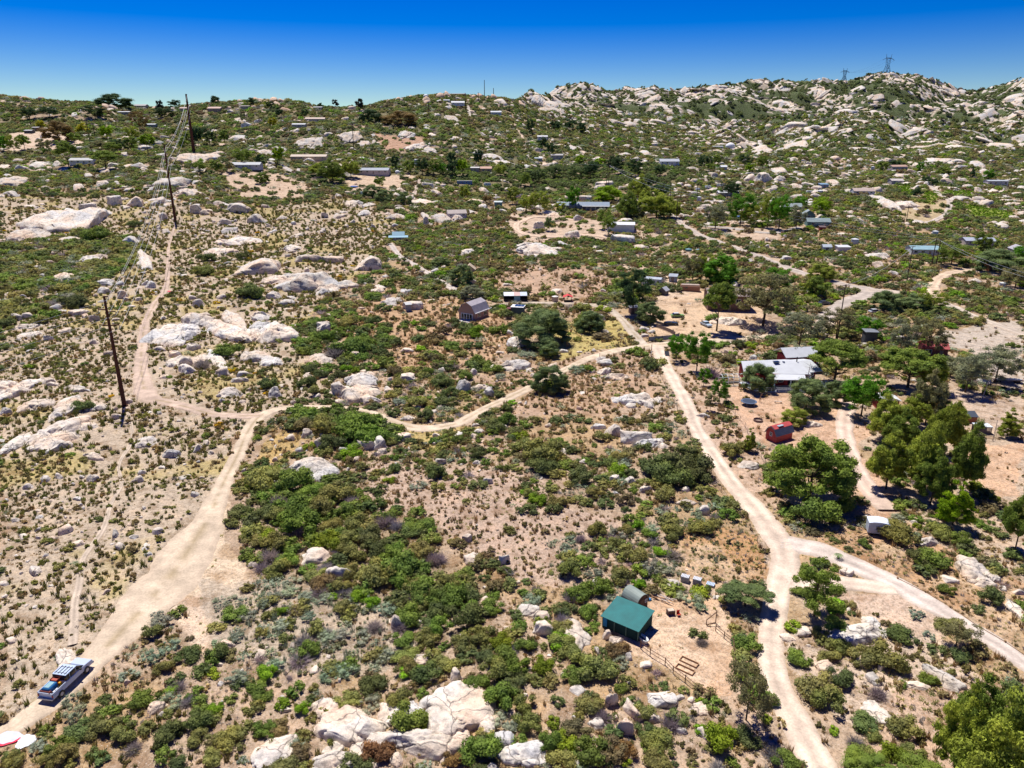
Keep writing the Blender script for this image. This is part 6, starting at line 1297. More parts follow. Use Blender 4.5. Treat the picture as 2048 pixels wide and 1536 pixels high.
# ------------------------------------------------------------------ rocks: centre px, row, width px, height px, kind (s = slab, b = boulder)
ROCKS = """140 440 128 46 s;55 470 65 36 s;140 480 50 14 s;230 402 30 24 b;268 403 34 24 b;268 480 34 22 b;128 555 50 20 s;212 564 38 16 b;208 580 26 16 b;302 568 22 18 b;
245 588 26 22 b;30 632 28 20 b;55 630 22 16 b;108 613 24 16 b;155 625 32 16 b;118 624 24 10 s;55 652 38 12 s;56 670 36 22 s;130 660 30 12 b;328 672 80 46 s;378 665 38 18 s;
393 417 26 22 b;411 424 18 14 b;478 414 52 22 b;519 437 38 24 b;447 443 28 17 b;459 460 30 14 b;562 436 22 12 b;598 471 22 10 s;648 430 16 14 b;705 444 12 12 b;708 405 36 18 s;
440 500 42 34 s;490 482 70 18 s;583 496 36 16 s;512 530 92 34 b;620 515 54 20 b;665 517 44 18 b;735 525 58 36 b;610 563 130 50 s;662 575 36 44 s;555 560 56 20 s;
548 590 30 18 b;570 602 36 14 b;399 605 30 22 b;520 628 24 18 b;525 650 44 24 s;563 662 50 30 s;505 712 62 30 s;752 580 30 20 s;645 655 30 24 b;350 707 24 18 b;370 720 28 26 b;
376 734 42 26 b;448 742 36 24 b;388 692 26 18 b;320 695 28 14 b;480 757 32 14 b;484 745 26 14 b;466 780 46 24 b;497 777 14 10 b;553 783 28 30 b;436 790 12 10 b;
92 759 34 16 b;110 766 24 12 b;150 778 50 16 s;138 800 36 28 s;113 830 20 18 b;112 852 32 18 b;185 912 50 18 s;186 955 24 20 b;288 880 48 30 s;340 902 36 26 b;336 885 14 14 b;
395 895 18 22 b;325 932 16 8 b;12 820 26 20 b;720 758 78 40 s;715 785 84 44 s;683 775 36 36 b;742 795 40 26 b;640 716 50 40 s;648 652 28 24 b;670 668 22 14 b;710 710 24 22 b;
812 752 42 22 b;813 698 28 12 b;926 770 34 36 b;935 780 12 12 b;962 776 44 18 s;818 837 34 14 s;845 835 24 9 b;612 862 30 24 b;645 882 34 30 b;735 886 34 28 b;760 884 30 34 b;
808 871 30 18 b;690 852 16 14 b;618 930 98 52 s;628 1098 72 40 b;678 1138 52 40 b;668 1100 26 16 b;763 1085 28 14 b;745 1055 16 16 b;915 868 22 12 b;1225 858 38 32 b;1275 866 62 40 b;
1300 886 58 26 s;1195 850 30 16 b;1273 797 66 32 s;1098 848 18 12 b;955 860 26 16 b;1008 850 18 14 b;916 866 14 10 b;1168 920 20 14 b;1130 900 26 10 b;1230 958 20 22 b;1258 958 26 20 b;
1290 975 26 20 b;1370 1005 44 14 s;1405 1015 26 26 b;950 1112 42 28 b;1010 1115 22 26 b;935 1075 20 20 b;1055 1212 52 32 b;1088 1250 44 40 b;845 1317 46 16 b;912 1345 24 36 b;
905 1405 118 92 s;835 1480 112 52 s;912 1490 50 36 b;990 1435 38 20 b;1002 1465 52 38 b;1050 1502 76 46 s;700 1442 112 72 s;548 1500 62 60 s;680 1525 94 40 s;570 1415 26 12 b;
1145 1262 54 56 s;1212 1265 20 24 b;1234 1278 28 22 b;1223 1287 20 20 b;1290 1323 26 18 b;1257 1311 14 18 b;1322 1388 60 40 b;1362 1390 20 14 b;1383 1398 16 14 b;1405 1416 38 26 s;
1222 1390 28 50 b;1250 1445 32 50 b;1200 1442 42 28 b;1310 1430 26 24 b;1725 1036 40 13 s;1850 1082 54 22 s;1900 1156 32 12 b;1695 1143 28 18 b;1710 1264 98 36 s;1600 1255 40 22 b;
1575 1270 30 18 b;1650 1325 46 24 b;1830 1370 42 14 s;1755 1422 42 40 s;2005 1175 14 12 b;2035 1180 22 16 b;1497 925 42 22 b;1405 830 28 13 s;1620 848 46 15 s;1615 830 16 12 b;
705 408 32 18 s;845 405 60 15 s;880 432 30 18 s;932 500 36 36 s;795 450 20 9 b;785 600 32 20 s;755 575 30 16 s;825 608 40 22 b;868 541 18 12 b;1078 450 22 18 b;1160 435 24 15 b;
1150 467 44 18 b;1243 476 48 22 b;1210 368 36 13 b;1245 375 20 9 b;1250 310 28 12 s;1290 308 26 11 s;1068 500 92 32 s;1120 487 36 9 b;1200 635 20 20 b;1288 655 20 10 b;1301 662 16 9 b;
1287 669 20 9 b;1210 662 18 10 b;1460 642 62 20 s;1213 723 38 13 b;1207 740 28 18 b;1232 753 46 15 s;1040 680 48 26 b;1020 664 14 14 b;1032 731 70 26 s;1500 355 22 15 b;1525 354 38 22 b;
1557 340 30 12 b;1556 357 22 13 b;1893 362 30 16 b;1890 376 36 8 s;1810 407 46 13 s;1915 397 36 10 s;1880 322 66 12 s;1955 330 26 10 s;1755 530 22 18 b;1745 512 50 16 s;
1075 200 36 14 s;900 215 20 10 b;1000 203 30 12 s;1690 470 22 8 s;1840 365 20 8 b;530 305 40 12 s;560 300 30 14 s;480 275 30 8 s;395 315 80 20 s;620 285 50 20 s;350 365 60 22 s;
378 385 60 16 s;20 365 70 22 s;75 330 34 16 s;95 363 14 10 b;90 375 20 8 b;245 335 26 8 s;290 295 28 12 s;700 270 38 22 s;815 268 30 16 s;828 292 34 20 s;860 300 30 14 s;850 252 16 8 b;
905 240 28 10 s;865 270 18 8 s;950 278 12 5 b;980 312 44 10 s;1000 325 40 10 s;1480 420 30 10 b;1595 375 22 12 b;1640 385 34 14 s;1790 545 26 12 b;1960 760 40 18 s;1905 790 40 10 s;
1570 515 24 12 b;1280 495 30 10 s;1410 520 34 12 s;1340 470 26 9 b;1725 690 30 14 s;1600 700 20 8 b;1130 700 20 10 b;1100 690 16 10 b;1560 560 30 12 s;1950 560 30 10 b"""
# long slabs: from px,row to px,row, breadth px
LONG = """282 503 293 540 18;447 620 486 664 24;405 645 500 692 34;418 700 450 748 20;-10 806 78 762 26;50 898 178 836 38;-10 920 66 866 24;1912 1113 1968 1168 40;1845 1332 1925 1384 28;
2010 1195 2050 1244 16;1742 395 1800 432 18;843 422 862 454 12;125 1300 150 1365 26;160 790 100 845 20"""
rg = np.random.default_rng(7)
def clear_of(xs, ys, lst, pad):
    ok = np.ones(len(xs), bool)
    if not lst: return ok
    A = np.array(lst)
    for s in range(0, len(xs), 5000):
        q = slice(s, s+5000); d = np.hypot(xs[q, None]-A[:, 0], ys[q, None]-A[:, 1]); ok[q] = (d > A[:, 2]*1.0+pad[q, None]).all(1)
    return ok
rocks = []       # (size score, key, x, y, z, sx, sy, sz, rz, colour, kind)
def rock_col():
    k = rg.uniform(.86, 1.12); t = rg.uniform(-.05, .05); return (k*(1+t), k, k*(1-t))
def add_rock(px, row, w, h, kind):
    x, y, z, t = P(px, row+h*(.35 if kind == 'b' else .15)); d = t; phi = math.atan2(H-z, math.hypot(x, y)); phi = max(phi, .09)
    W = w*d/FPX; Hh = h*d/FPX
    if kind == 's': sz = min(.24*W, Hh*.6); dep = min(max((Hh-sz*math.cos(phi))/math.sin(phi), .45*W), 1.5*W)
    else: dep = .8*W; sz = max((Hh-dep*math.sin(phi)*.75)/math.cos(phi), .5*Hh, .3*W)
    sz = min(sz, 1.2*W)
    big = 1.3 if kind == 's' and row > 1250 else 1.0; W *= big; dep *= big; bury = .45*sz if kind == 'b' else .3*sz
    rocks.append([w*h*3, kind, x, y, z-bury*.4, W/2*1.15, dep/2*1.15, sz*(1.0 if kind == 'b' else 1.1), rg.uniform(-.25, .25)+(math.pi if rg.random() < .5 else 0), rock_col(), True])
for e in ROCKS.replace('\n', '').split(';'):
    a = e.split(); add_rock(float(a[0]), float(a[1]), float(a[2]), float(a[3]), a[4])
for e in LONG.replace('\n', '').split(';'):
    a = [float(v) for v in e.split()]; x0, y0, z0, t0 = P(a[0], a[1]); x1, y1, z1, t1 = P(a[2], a[3]); t = (t0+t1)/2
    L = math.hypot(x1-x0, y1-y0); W = a[4]*t/FPX*1.3; x, y = (x0+x1)/2, (y0+y1)/2
    rocks.append([9000, 's', x, y, gz(x, y), L/2*1.05, W/2*1.2, W*.4, math.atan2(y1-y0, x1-x0), rock_col(), True])
for r in [q for q in rocks if q[1] == 's' and q[5] > 3.0]:      # slabs break into neighbours
    for j in range(int(rg.integers(3, 6))):
        a = rg.uniform(0, 6.28); k_ = rg.uniform(.22, .5); x = r[2]+math.cos(a)*r[5]*rg.uniform(.75, 1.15); y = r[3]+math.sin(a)*r[6]*rg.uniform(.8, 1.3); W = r[5]*2*k_
        rocks.append([(W*FPX/max(y, 30))**2*.6, 's', x, y, gz(x, y)-.02*W, W*.55, W*rg.uniform(.3, .5), W*rg.uniform(.16, .3), rg.uniform(0, 6.28), r[9], False])
_a = [r for r in rocks if not r[10]]; _d = road_dist(np.array([r[2] for r in _a]), np.array([r[3] for r in _a])); _c = clear_of(np.array([r[2] for r in _a]), np.array([r[3] for r in _a]), OCC, np.array([r[5]*.6 for r in _a]))
rocks = [r for r in rocks if r[10]]+[r for r, q, c in zip(_a, _d, _c) if q > .6+r[5]*.8 and c]
occ = [(r[2], r[3], max(r[5], r[6])) for r in rocks]
def cells(ymin, ymax, cell, umax=.80):
    """one jittered point per cell of the ground between two distances"""
    ymin, ymax, cell = ymin*K, ymax*K, cell*1.22
    xs = np.arange(-ymax*umax-8, ymax*umax+8, cell); ys = np.arange(ymin, ymax, cell)
    X, Y = np.meshgrid(xs, ys); X = X+rg.uniform(-.5, .5, X.shape)*cell; Y = Y+rg.uniform(-.5, .5, Y.shape)*cell
    X, Y = X.ravel(), Y.ravel(); Z = hgt(X, Y); px, row, d = project(X, Y, Z)
    k = (px > -60) & (px < 2108) & (row < 1640) & (row > 130); return X[k], Y[k], Z[k], px[k], row[k], d[k]
BARE = ('yardG', 'yardH', 'yardR', 'yardR2', 'yardN', 'padA', 'padB', 'padC', 'padE', 'padF', 'padG', 'red1', 'clearing', 'clearing2', 'gravelR', 'vineA', 'vineB', 'vineC', 'vineD', 'dirtR', 'grassO')
def is_bare(M):
    b = np.zeros(len(M['left']), bool)
    for k in BARE: b |= M[k]
    return b
# scattered boulders
for ymin, ymax, cell, wmin, wmax in ((40, 120, 2.6, .5, 2.0), (120, 330, 4.4, .8, 3.6), (330, 620, 6, 2.0, 11), (620, 1000, 8.5, 2.5, 11)):
    X, Y, Z, px, row, d = cells(ymin, ymax, cell); M = region_masks(px, row)
    n = fbm(X/22, Y/22, oc=3, seed=71); n2 = fbm(X/70, Y/70, oc=2, seed=72)
    p = .06+.6*sstep(.08, .36, n)+.26*M['left']+.25*M['rockR']+.3*M['botC']+.5*M['rocksN']+.35*M['rocksS']
    if ymin >= 330: p = .13+.6*sstep(.0, .25, n)+.28*(px > 1050)+.2*(px > 1350)*(Y > 430*K)
    p = np.where(is_bare(M), .02, p); p = np.where(M['thickC'] | M['valley'] | M['thickM'], p*.25, p); p = np.where(M['barn'] | M['dryC'] | M['slopeR'], p*.35, p)
    k = rg.random(len(X)) < p; X, Y, Z, px, row, d = [q[k] for q in (X, Y, Z, px, row, d)]
    k = (road_dist(X, Y) > 1.2) & clear_of(X, Y, OCC, np.full(len(X), 1.0)) & clear_of(X, Y, occ, np.full(len(X), .3))
    X, Y, Z, px, row, d = [q[k] for q in (X, Y, Z, px, row, d)]
    for x, y, z, dd in zip(X, Y, Z, d):
        W = 1.25*wmin*(wmax/wmin)**(rg.random()**(1.9 if ymin < 120 else 1.5)); fl = rg.random() < (.35 if ymin < 120 else .6); sx = W/2*rg.uniform(.8, 1.3)
        sz = W*(.3 if fl else rg.uniform(.5, .8))*(.62 if ymin >= 330 else 1); rocks.append([(W*FPX/dd)**2, 's' if fl else 'b', x, y, z-.12*sz, sx, W/2*rg.uniform(.6, 1), sz*.8, rg.uniform(0, 6.28), rock_col(), False])
rocks.sort(key=lambda r: -r[0]); NB = 290; rest = []
for i, (sc, kind, x, y, z, sx, sy, sz, rz, c, man) in enumerate(rocks):
    if i < NB:
        key = ('slab', i % 8) if (kind == 's') else ('rock', i % 12)
        nm = 'flat_boulder' if kind == 's' else 'boulder'
        o = link(nm, proto_mesh(key, ROCK, True)); n = normal_at(x, y, max(1.5, sx*.6)); n = Vector((n.x, n.y, n.z)).lerp(Vector((0, 0, 1)), .25).normalized()
        o.rotation_mode = 'QUATERNION'; o.rotation_quaternion = Vector((0, 0, 1)).rotation_difference(n) @ Matrix.Rotation(rz, 3, 'Z').to_quaternion()
        o.location = (x, y, z); o.scale = (sx, sy, sz); o.color = (*c, 1)
        o['category'] = 'flat boulder' if kind == 's' else 'boulder'; o['group'] = 'flat granite boulders' if kind == 's' else 'boulders on the slopes'
        ws = 2*sx; look = ('huge ' if ws > 14 else 'broad ' if ws > 5 else 'small ' if ws < 1.8 else '')+('pale flat granite rock' if kind == 's' else 'rounded pale boulder')
        where(o, look, x, y)
    else:
        key = ('rockm', i % 8) if sc > 90 else ('rockl', i % 8)
        sz_ = sz; rest.append((key, x, y, z, sx, sy, sz_, rz, c))
# the granite of the far ridges
ridge = []
X, Y, Z, px, row, d = cells(600, 1800, 10, .86)
M1 = sstep(0, 60, Y-K*np.interp(px, [0, 1000, 1050, 1350, 1500, 2048], [5000, 5000, 850, 850, 640, 700]))
den = .12+.85*sstep(-.07, .08, .45*fbm(X/K/11, Y/K/11, oc=4, seed=33)+.9*fbm(X/K/55, Y/K/85, oc=4, seed=41))
k = (rg.random(len(X)) < M1*den) & (px > 1000)
for x, y, z in zip(X[k], Y[k], Z[k]):
    W = 5*(6**(rg.random()**1.9)); ridge.append((('rockm' if W > 9 else 'rockl', int(rg.integers(8))), x, y, z-.05*W, W*.75, W*rg.uniform(.35, .6), W*rg.uniform(.10, .22), rg.uniform(-.6, .6), rock_col()))
X, Y, Z, px, row, d = cells(600, 900, 8, .86)      # rocky crest on the left skyline
sk = np.interp(px, [a for a, b in SKY], [b for a, b in SKY]); n = fbm(X/25, Y/25, oc=3, seed=77)
k = (rg.random(len(X)) < (.75*sstep(-.1, .2, n))*sstep(30, 6, row-sk)*np.where(px < 260, 1, np.where((px > 760) & (px < 1060), 1.0, np.where((px > 500) & (px < 600), .7, .25)))) & (px < 1100)
for x, y, z in zip(X[k], Y[k], Z[k]):
    W = 4*(3.6**(rg.random()**1.5)); ridge.append((('rockl', int(rg.integers(8))), x, y, z-.05*W, W*.6, W*rg.uniform(.4, .6), W*rg.uniform(.35, .6), rg.uniform(0, 6), (.95, .80, .70)))
o = combine('boulder_field', rest, ROCK, True); tag(o, 'small granite boulders strewn over the valley slopes', 'boulders', kind='stuff')
o = combine('ridge_outcrops', ridge, ROCK, True); tag(o, 'pale granite outcrops covering the far ridges and mountain', 'rock outcrops', kind='stuff')
# special rocks
def special(name, V, F, px, row, s, rz, label):
    x, y, z, t = P(px, row); me = mesh_np(name, V, F, ROCK, np.ones((len(V), 3)), True); o = link(name, me); o.location = (x, y, z-.2); o.scale = s; o.rotation_euler = (0, 0, rz)
    tag(o, label, 'boulder'); occ.append((x, y, max(s[:2]))); return o
V, F = ICO[4]; V = V.copy(); V = np.sign(V)*np.abs(V)**.75; t = np.clip((V[:, 2]+1)/2, 0, 1)
V[:, 0] = V[:, 0]*(1-.72*t)-.45*t; V[:, 1] *= (1-.5*t); V[:, 2] = V[:, 2]*.9+.2; f_ = np.maximum(0, -V[:, 1]-.35); V[:, 1] += f_*.9
V *= (1+.12*fbm(V[:, 0]*2, V[:, 1]*2, V[:, 2]*2, oc=4, seed=5))[:, None]
special('pointed_boulder', V, F, 800, 1252, (1.35, 1.1, 1.75), .1, 'tall pointed triangular boulder with a dark face among the bushes')
V, F = ICO[4]; V = V.copy(); V[:, 0] *= .6; V = np.sign(V)*np.abs(V)**.8; V *= (1+.15*fbm(V[:, 0]*2+3, V[:, 1]*2, V[:, 2]*2, oc=3, seed=9))[:, None]
special('standing_rock', V, F, 328, 440, (3.8, 2.6, 4.6), .2, 'upright standing rock just left of the second steel pole')
special('rock_pillar', V, F, 852, 452, (2.6, 2.0, 6.0), -.3, 'dark leaning rock pillar standing among bushes above the cottage')

# ------------------------------------------------------------------ shrubs picked out from the photo: px, row, width px, colour letter
SHRUBS = """540 955 90 v;590 960 90 g;620 975 60 g;512 968 40 l;585 1010 80 g;560 1025 60 v;640 1015 70 v;600 1040 90 g;530 1068 46 l;550 1085 60 v;660 1045 50 v;670 980 80 v;690 1020 50 g;710 1045 60 v;
655 1080 70 l;700 1075 60 v;740 1070 70 o;715 1100 60 v;575 1120 50 g;560 1135 60 v;650 1165 60 b;700 1140 50 v;760 1095 70 o;780 1110 60 g;800 1130 90 g;840 1100 60 v;865 1120 46 d;760 1140 90 v;
722 1190 42 L;742 1202 38 L;665 1192 26 L;690 1215 50 v;800 1155 60 g;850 1180 80 g;875 1195 60 g;900 1190 80 g;910 1160 50 v;925 1230 90 o;885 1250 60 g;930 1280 60 v;565 1222 30 L;870 945 54 o;
560 1000 50 d;703 1000 42 d;770 1040 60 d;795 1050 44 d;540 1110 60 d;640 1182 50 d;430 1412 38 L;606 1418 40 L;345 1375 30 L;617 1297 52 g;120 1490 60 g;100 1522 50 v;190 1440 36 v;30 1520 50 v;
146 1396 46 s;560 1452 50 b;602 1500 50 b;750 1497 72 r;902 1518 50 r;810 1430 92 g;965 1500 92 g;1000 1392 80 g;985 1340 70 v;955 1362 60 g;1035 1330 60 g;1050 1402 60 v;1125 1252 46 v;
1050 1290 50 g;1145 1310 70 v;1192 1330 90 v;1165 1347 60 g;1242 1375 32 g;1180 1400 60 v;1205 1430 50 d;1290 1422 50 v;1440 1475 84 l;1180 1500 80 g;1100 1482 60 g;1055 1442 60 v;1342 1442 60 d;
1250 1500 50 r;1075 998 42 L;1060 985 34 v;1113 1002 42 v;1087 902 84 v;1048 892 60 v;1010 905 26 g;985 900 26 g;1088 928 70 o;955 905 40 o;918 877 32 g;1020 840 52 g;990 850 50 o;1016 815 32 o;
975 826 26 o;1115 882 32 g;1312 932 94 o;1370 925 100 o;1395 952 70 o;1345 950 80 o;1160 952 54 o;1190 985 46 v;1240 912 40 v;1236 937 42 L;1330 987 50 v;1275 890 32 d;1200 870 42 v;1222 922 40 v;
1275 1050 32 L;1300 1066 36 g;1320 1100 34 L;1250 1060 40 v;1230 1082 40 v;1200 1060 50 v;1270 1112 60 v;1340 1060 60 v;1400 1050 60 v;1160 1076 34 d;1240 1150 50 v;1140 1140 60 v;1200 1172 60 g;
1160 1182 60 g;1278 1167 32 L;1180 1222 50 g;1232 1192 42 s;1300 1132 60 s;1380 1190 60 s;1402 1212 42 s;700 845 104 g;742 872 70 g;650 850 70 v;610 850 50 b;662 882 60 o;702 906 50 L;772 882 40 v;
885 762 50 o;905 785 46 o;892 802 50 o;852 830 42 o;830 802 50 v;800 803 40 s;800 767 38 v;790 742 40 b;857 742 30 g;930 752 36 g;960 722 50 g;982 736 40 g;1002 752 32 s;875 727 30 g;760 704 34 o;
725 703 26 v;700 692 80 g;722 682 60 g;672 702 60 d;655 672 42 g;690 642 50 v;755 642 36 o;840 696 26 L;955 663 46 L;905 642 32 o;830 645 24 L;850 642 30 v;640 747 36 o;620 737 40 o;612 762 46 o;
622 782 40 v;690 737 32 L;680 747 32 o;405 727 46 d;455 702 60 g;537 767 46 o;415 515 38 o;485 511 38 o;410 542 42 v;500 582 60 o;520 587 40 g;165 812 46 o;150 602 60 o;135 592 40 s;200 470 66 g;
180 468 40 o;60 692 30 g;115 722 26 v;60 732 22 L;270 447 32 o;1420 742 60 d;1452 716 40 b;1475 690 32 o;1502 690 30 l;1388 705 26 l;1460 902 50 v;1487 892 34 v;1585 846 42 v;1632 1022 104 g;
1730 1086 30 g;1800 1060 90 v;1830 1112 60 o;1862 1120 72 g;1872 1060 60 v;1920 1076 50 g;1893 1178 38 g;1980 1192 60 o;1598 1312 56 g;1640 1262 38 v;1676 1287 52 v;1722 1312 60 v;1770 1312 84 v;
1640 1372 94 v;1662 1402 80 v;1855 1357 40 g;1900 1342 24 v;1805 1367 26 g;1857 1270 32 s;1752 1260 26 v;1746 1470 36 v;1755 1385 50 d;1812 1452 70 v;1782 1500 62 l;1722 1502 60 v;1822 1500 50 v;
1668 1134 24 v;1175 640 58 g;1190 650 40 g;1097 708 42 g;1100 772 54 g;1115 782 40 o;1290 638 44 o;325 1240 60 s;300 1262 50 v;340 1290 50 s;300 1310 60 s;330 1335 44 v;315 1228 34 s;1560 690 30 b"""
PAL = {'o': (.165, .205, .075), 'g': (.205, .285, .060), 'v': (.300, .300, .100), 'l': (.27, .34, .035), 'L': (.25, .42, .035), 's': (.38, .43, .31), 'd': (.34, .29, .31), 'b': (.25, .20, .10),
       'r': (.32, .19, .08), 'y': (.62, .42, .02)}
WORD = {'o': 'dark green shrub', 'g': 'green shrub', 'v': 'olive green shrub', 'l': 'yellow-green shrub', 'L': 'bright green shrub', 's': 'grey-green sagebrush', 'd': 'bare grey dead shrub', 'b': 'brownish shrub', 'r': 'rusty brown shrub',
        'y': 'golden flowering shrub'}
shr = []
def scol(t):
    c = np.array(PAL[t])*rg.uniform(.82, 1.2)*(1+rg.uniform(-.08, .08, 3)); return tuple(c)
for e in SHRUBS.replace('\n', '').split(';'):
    a = e.split(); w_ = float(a[2]); x, y, z, t = P(float(a[0]), float(a[1])+w_*.18); rad = w_*t/FPX/2*1.08
    shr.append([w_*w_*4, a[3], x, y, z, rad, rad*rg.uniform(.8, 1.0), rad*rg.uniform(.85, 1.05)])
for (x, y, r_) in [(s[2], s[3], s[5]) for s in shr]: pass
socc = [(s[2], s[3], s[5]*.55) for s in shr]
def mix(weights, n):
    k = list(weights); w_ = np.array([weights[q] for q in k], float); return [k[i] for i in rg.choice(len(k), n, p=w_/w_.sum())]
BASEMIX = dict(o=.26, g=.17, v=.29, l=.04, s=.12, d=.06, b=.10, L=.02)
roccs = [(r[2], r[3], min(r[5], r[6])*.85) for r in rocks[:900]]
for ymin, ymax, cell, rmin, rmax in ((40, 130, 1.8, .45, 1.7), (130, 330, 2.8, .85, 3.0), (330, 620, 4.6, 1.7, 3.8), (620, 1000, 6.4, 2.6, 5.0), (1000, 1750, 13, 4, 7)):
    X, Y, Z, px, row, d = cells(ymin, ymax, cell, .86); M = region_masks(px, row); n = fbm(X/20, Y/20, oc=4, seed=81); n2 = fbm(X/6, Y/6, oc=2, seed=82)
    p = .34+.62*sstep(-.10, .12, n)
    if ymin == 130: p = p+.16*(px > 700)
    if ymin >= 330: p = .78+.22*sstep(-.15, .15, n)
    p = np.where(M['left'], (.08 if ymin < 130 else .16)+.45*sstep(.05, .35, n), p); p = np.where(M['dryC'] | M['barn'] | M['redmid'] | M['yellow'] | M['orange'] | M['brownM'] | M['slopeR'], .07+.4*sstep(.10, .3, n), p)
    p = np.where(M['thickL'] | M['thickL2'] | M['thickM'] | M['thickN'] | M['valley'], .93, p); p = np.where(M['thickL'] | M['thickL2'], .45+.5*sstep(-.2, .1, n), p); p = np.where(M['thickC'], .92, p); p = np.where(M['sageC'] | M['mix2'] | M['sageT'], .93, p)
    p = np.where(M['botC'], .88, p); p = np.where(M['botL'], .85, p); p = np.where(M['sideR'], .16, p); p = np.where(M['rockR'], .16, p); p = np.where(is_bare(M), .025, p); p = np.where(M['padA'] | M['padB'] | M['padC'] | M['padE'] | M['red1'] | M['padF'], .16, p)
    if ymin >= 1000: p = np.where(px > 1000, .75, 0)
    k = rg.random(len(X)) < p; k &= (road_dist(X, Y) > .5)
    X, Y, Z, px, row, d, n = [q[k] for q in (X, Y, Z, px, row, d, n)]
    k = clear_of(X, Y, OCC, np.full(len(X), .6)) & clear_of(X, Y, socc, np.full(len(X), -.1)) & clear_of(X, Y, roccs, np.full(len(X), -.2))
    X, Y, Z, px, row, d = [q[k] for q in (X, Y, Z, px, row, d)]; M = region_masks(px, row); ty = mix(BASEMIX, len(X))
    for i, (x, y, z, dd) in enumerate(zip(X, Y, Z, d)):
        t = ty[i]; f = rg.random(); r_ = 1.25*rmin*(rmax/rmin)**(f**.72)
        if M['thickL'][i] or M['thickL2'][i]: t = mix(dict(v=.48, g=.2, o=.14, d=.08, s=.1), 1)[0]; r_ = rg.uniform(1.4, 4.6)
        elif M['thickM'][i] or M['thickN'][i]: t = 'o' if rg.random() < .5 else 'g'; r_ = rg.uniform(1.7, 3)
        elif M['valley'][i]: t = 'o' if rg.random() < .7 else 'g'
        elif M['thickC'][i]: t = mix(dict(g=.35, o=.3, v=.3, d=.05), 1)[0]; r_ = rg.uniform(1.1, 2.4)
        elif M['sageC'][i]: t = mix(dict(s=.62, d=.14, v=.18, g=.06), 1)[0]; r_ = rg.uniform(1.0, 1.9)
        elif M['mix2'][i]: t = mix(dict(s=.3, v=.35, g=.15, d=.15, o=.05), 1)[0]
        elif M['sageT'][i]: t = mix(dict(s=.6, v=.4), 1)[0]; r_ = rg.uniform(.5, .9)
        elif M['left'][i]: t = mix(dict(v=.5, g=.14, o=.12, b=.12, y=.05, s=.07), 1)[0]; r_ = rg.uniform(.4, 1.2)*(1+.5*(y > 180))
        if ymin >= 330 and t in 'Ll' and rg.random() < .5: t = 'v'
        if ymin >= 1000: t = 'o'
        shr.append([(2*r_*FPX/dd)**2, t, x, y, z, r_, r_*rg.uniform(.75, 1.1), r_*rg.uniform(.6, .95)])
for k_, c_ in (('vineA', 'l'), ('vineB', 'l'), ('vineC', 'L'), ('vineD', 'L')): pass
shr.sort(key=lambda s: -s[0]); NI = dict(shrub=285, sagebrush=60, dead_shrub=40); cnt = dict(shrub=0, sagebrush=0, dead_shrub=0); rest = []
for i, (sc, t, x, y, z, rx, ry, rz_) in enumerate(shr):
    nm = 'sagebrush' if t == 's' else 'dead_shrub' if t == 'd' else 'shrub'
    if cnt[nm] < NI[nm] and sc > 250:
        cnt[nm] += 1; nv = 7 if nm == 'shrub' else 3
        o = link(nm, proto_mesh((nm, i % nv), FOL)); o.location = (x, y, z); o.scale = (rx, ry, rz_); o.rotation_euler = (0, 0, rg.uniform(0, 6.28)); o.color = (*scol(t), 1)
        o['category'] = 'sagebrush' if t == 's' else 'shrub'; o['group'] = {'shrub': 'shrubs on the dry slopes', 'sagebrush': 'grey sagebrush bushes', 'dead_shrub': 'leafless dead shrubs'}[nm]
        where(o, ('big ' if rx > 2.2 else 'small ' if rx < 1.1 else '')+WORD[t], x, y)
    else:
        key = ('midsage', i % 3) if (t == 's' and sc > 120) else ('middead', i % 3) if (t == 'd' and sc > 60) else ('mid', i % 5) if sc > 150 else ('low', i % 5)
        rest.append((key, x, y, z, rx, ry, rz_, rg.uniform(0, 6.28), scol(t)))
o = combine('chaparral', rest, FOL); tag(o, 'smaller green, olive and grey brush growing all over the valley', 'brush', kind='stuff')
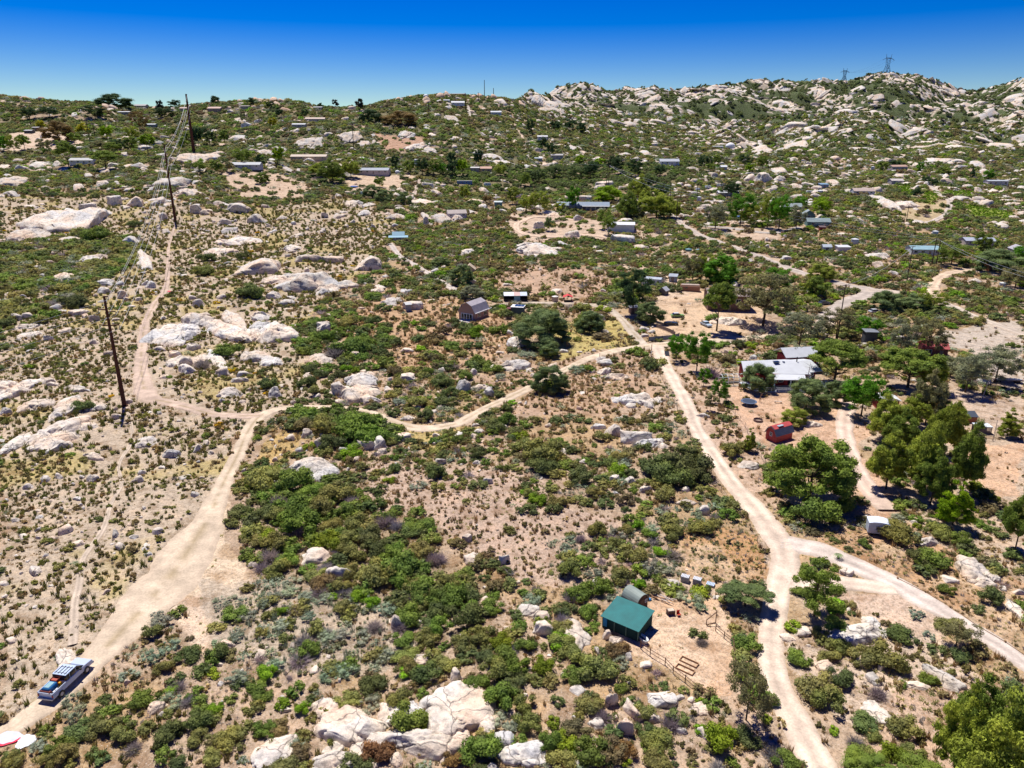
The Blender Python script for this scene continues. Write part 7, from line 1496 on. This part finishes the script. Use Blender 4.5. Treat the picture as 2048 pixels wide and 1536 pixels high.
# low tufts
T = []
for ymin, ymax, cell in ((40, 90, .85), (90, 170, 1.25), (170, 320, 2.0), (320, 450, 2.9)):
    X, Y, Z, px, row, d = cells(ymin, ymax, cell); M = region_masks(px, row); n = fbm(X/9, Y/9, oc=4, seed=91)
    p = .15+.6*sstep(-.12, .2, n); p = np.where(M['left'], .35+.6*sstep(-.15, .15, n), p); p = np.where(M['dryC'] | M['brownM'] | M['barn'], .5, p); p = np.where(M['botL'] | M['sageC'] | M['mix2'], .6, p)
    p = np.where(is_bare(M), .03, p); p = np.where(M['grassO'] | M['slopeR'], .3, p)
    k = rg.random(len(X)) < p; k &= road_dist(X, Y) > .15; X, Y, Z, px, row, d, n = [q[k] for q in (X, Y, Z, px, row, d, n)]
    k = clear_of(X, Y, OCC, np.full(len(X), .3)); X, Y, Z, px, row, d = [q[k] for q in (X, Y, Z, px, row, d)]; M = region_masks(px, row); lf = M['left'] | M['botL']; sg = M['sageC'] | M['mix2']
    for i in range(len(X)):
        q = rg.random(); s = rg.uniform(.26, .72)*(1+.5*(ymin > 80)+.7*(ymin > 160)+.6*(ymin > 300))
        if lf[i]: c = (.17, .175, .05) if q < .45 else (.24, .20, .075) if q < .75 else (.30, .31, .08) if q < .9 else (.36, .26, .12)
        elif sg[i]: c = (.34, .38, .28) if q < .6 else (.22, .22, .11)
        else: c = (.36, .25, .13) if q < .5 else (.23, .20, .08) if q < .8 else (.45, .36, .18)
        T.append((('tuft', i % 4) if q < .6 else ('low', i % 5), X[i], Y[i], Z[i]-.03, s, s, s*rg.uniform(.9, 1.7)*(1 if q < .6 else .8), rg.uniform(0, 6.28), tuple(np.array(c)*rg.uniform(.75, 1.25))))
for ymin, ymax, cell in ((40, 85, .62), (85, 150, .95), (150, 230, 1.5)):       # dry grass, litter and dead twigs between the shrubs
    X, Y, Z, px, row, d = cells(ymin, ymax, cell); M = region_masks(px, row); n = fbm(X/8, Y/8, oc=4, seed=95); n2 = fbm(X/14, Y/14, oc=3, seed=96)
    p = .12+.75*sstep(-.08, .16, n); p = np.where(M['left'], p*.55, p); p = np.where(is_bare(M), .05, p); p = np.where(M['grassO'] | M['slopeR'] | M['orange'], .8, p)
    k = rg.random(len(X)) < p; k &= road_dist(X, Y) > .1; X, Y, Z, n2 = X[k], Y[k], Z[k], n2[k]; k = clear_of(X, Y, OCC, np.full(len(X), .2)); X, Y, Z, n2 = X[k], Y[k], Z[k], n2[k]
    for i in range(len(X)):
        q = rg.random()+n2[i]*1.3; s = rg.uniform(.22, .5)*(1+.5*(ymin > 80)+.6*(ymin > 140))
        c = (.44, .32, .17) if q < .35 else (.50, .42, .24) if q < .6 else (.33, .29, .28) if q < .85 else (.40, .39, .16)
        T.append((('tuft', i % 4), X[i], Y[i], Z[i]-.02, s*1.2, s*1.2, s*rg.uniform(.4, .9), rg.uniform(0, 6.28), tuple(np.array(c)*rg.uniform(.75, 1.2))))
o = combine('scrub_tufts', T, FOL); tag(o, 'tiny dark and straw coloured tufts dotting the dry slopes', 'scrub', kind='stuff')
# bright vines in the far plots
T = []
X, Y, Z, px, row, d = cells(250, 620, 2.6); M = region_masks(px, row)
for k_ in ('vineA', 'vineB', 'vineC', 'vineD'):
    for i in np.nonzero(M[k_])[0]: T.append((('low', i % 5), X[i], Y[i], Z[i], 1.3, 1.3, 1.1, rg.uniform(0, 6), tuple(np.array((.19, .33, .015))*rg.uniform(.7, 1.2))))
o = combine('vineyard', T, FOL); tag(o, 'lime green vineyard plots in the right distance', 'vineyard', kind='stuff')
print('rocks', len(rocks), 'shrubs', len(shr), cnt, 'ridge', len(ridge))
write_labels()
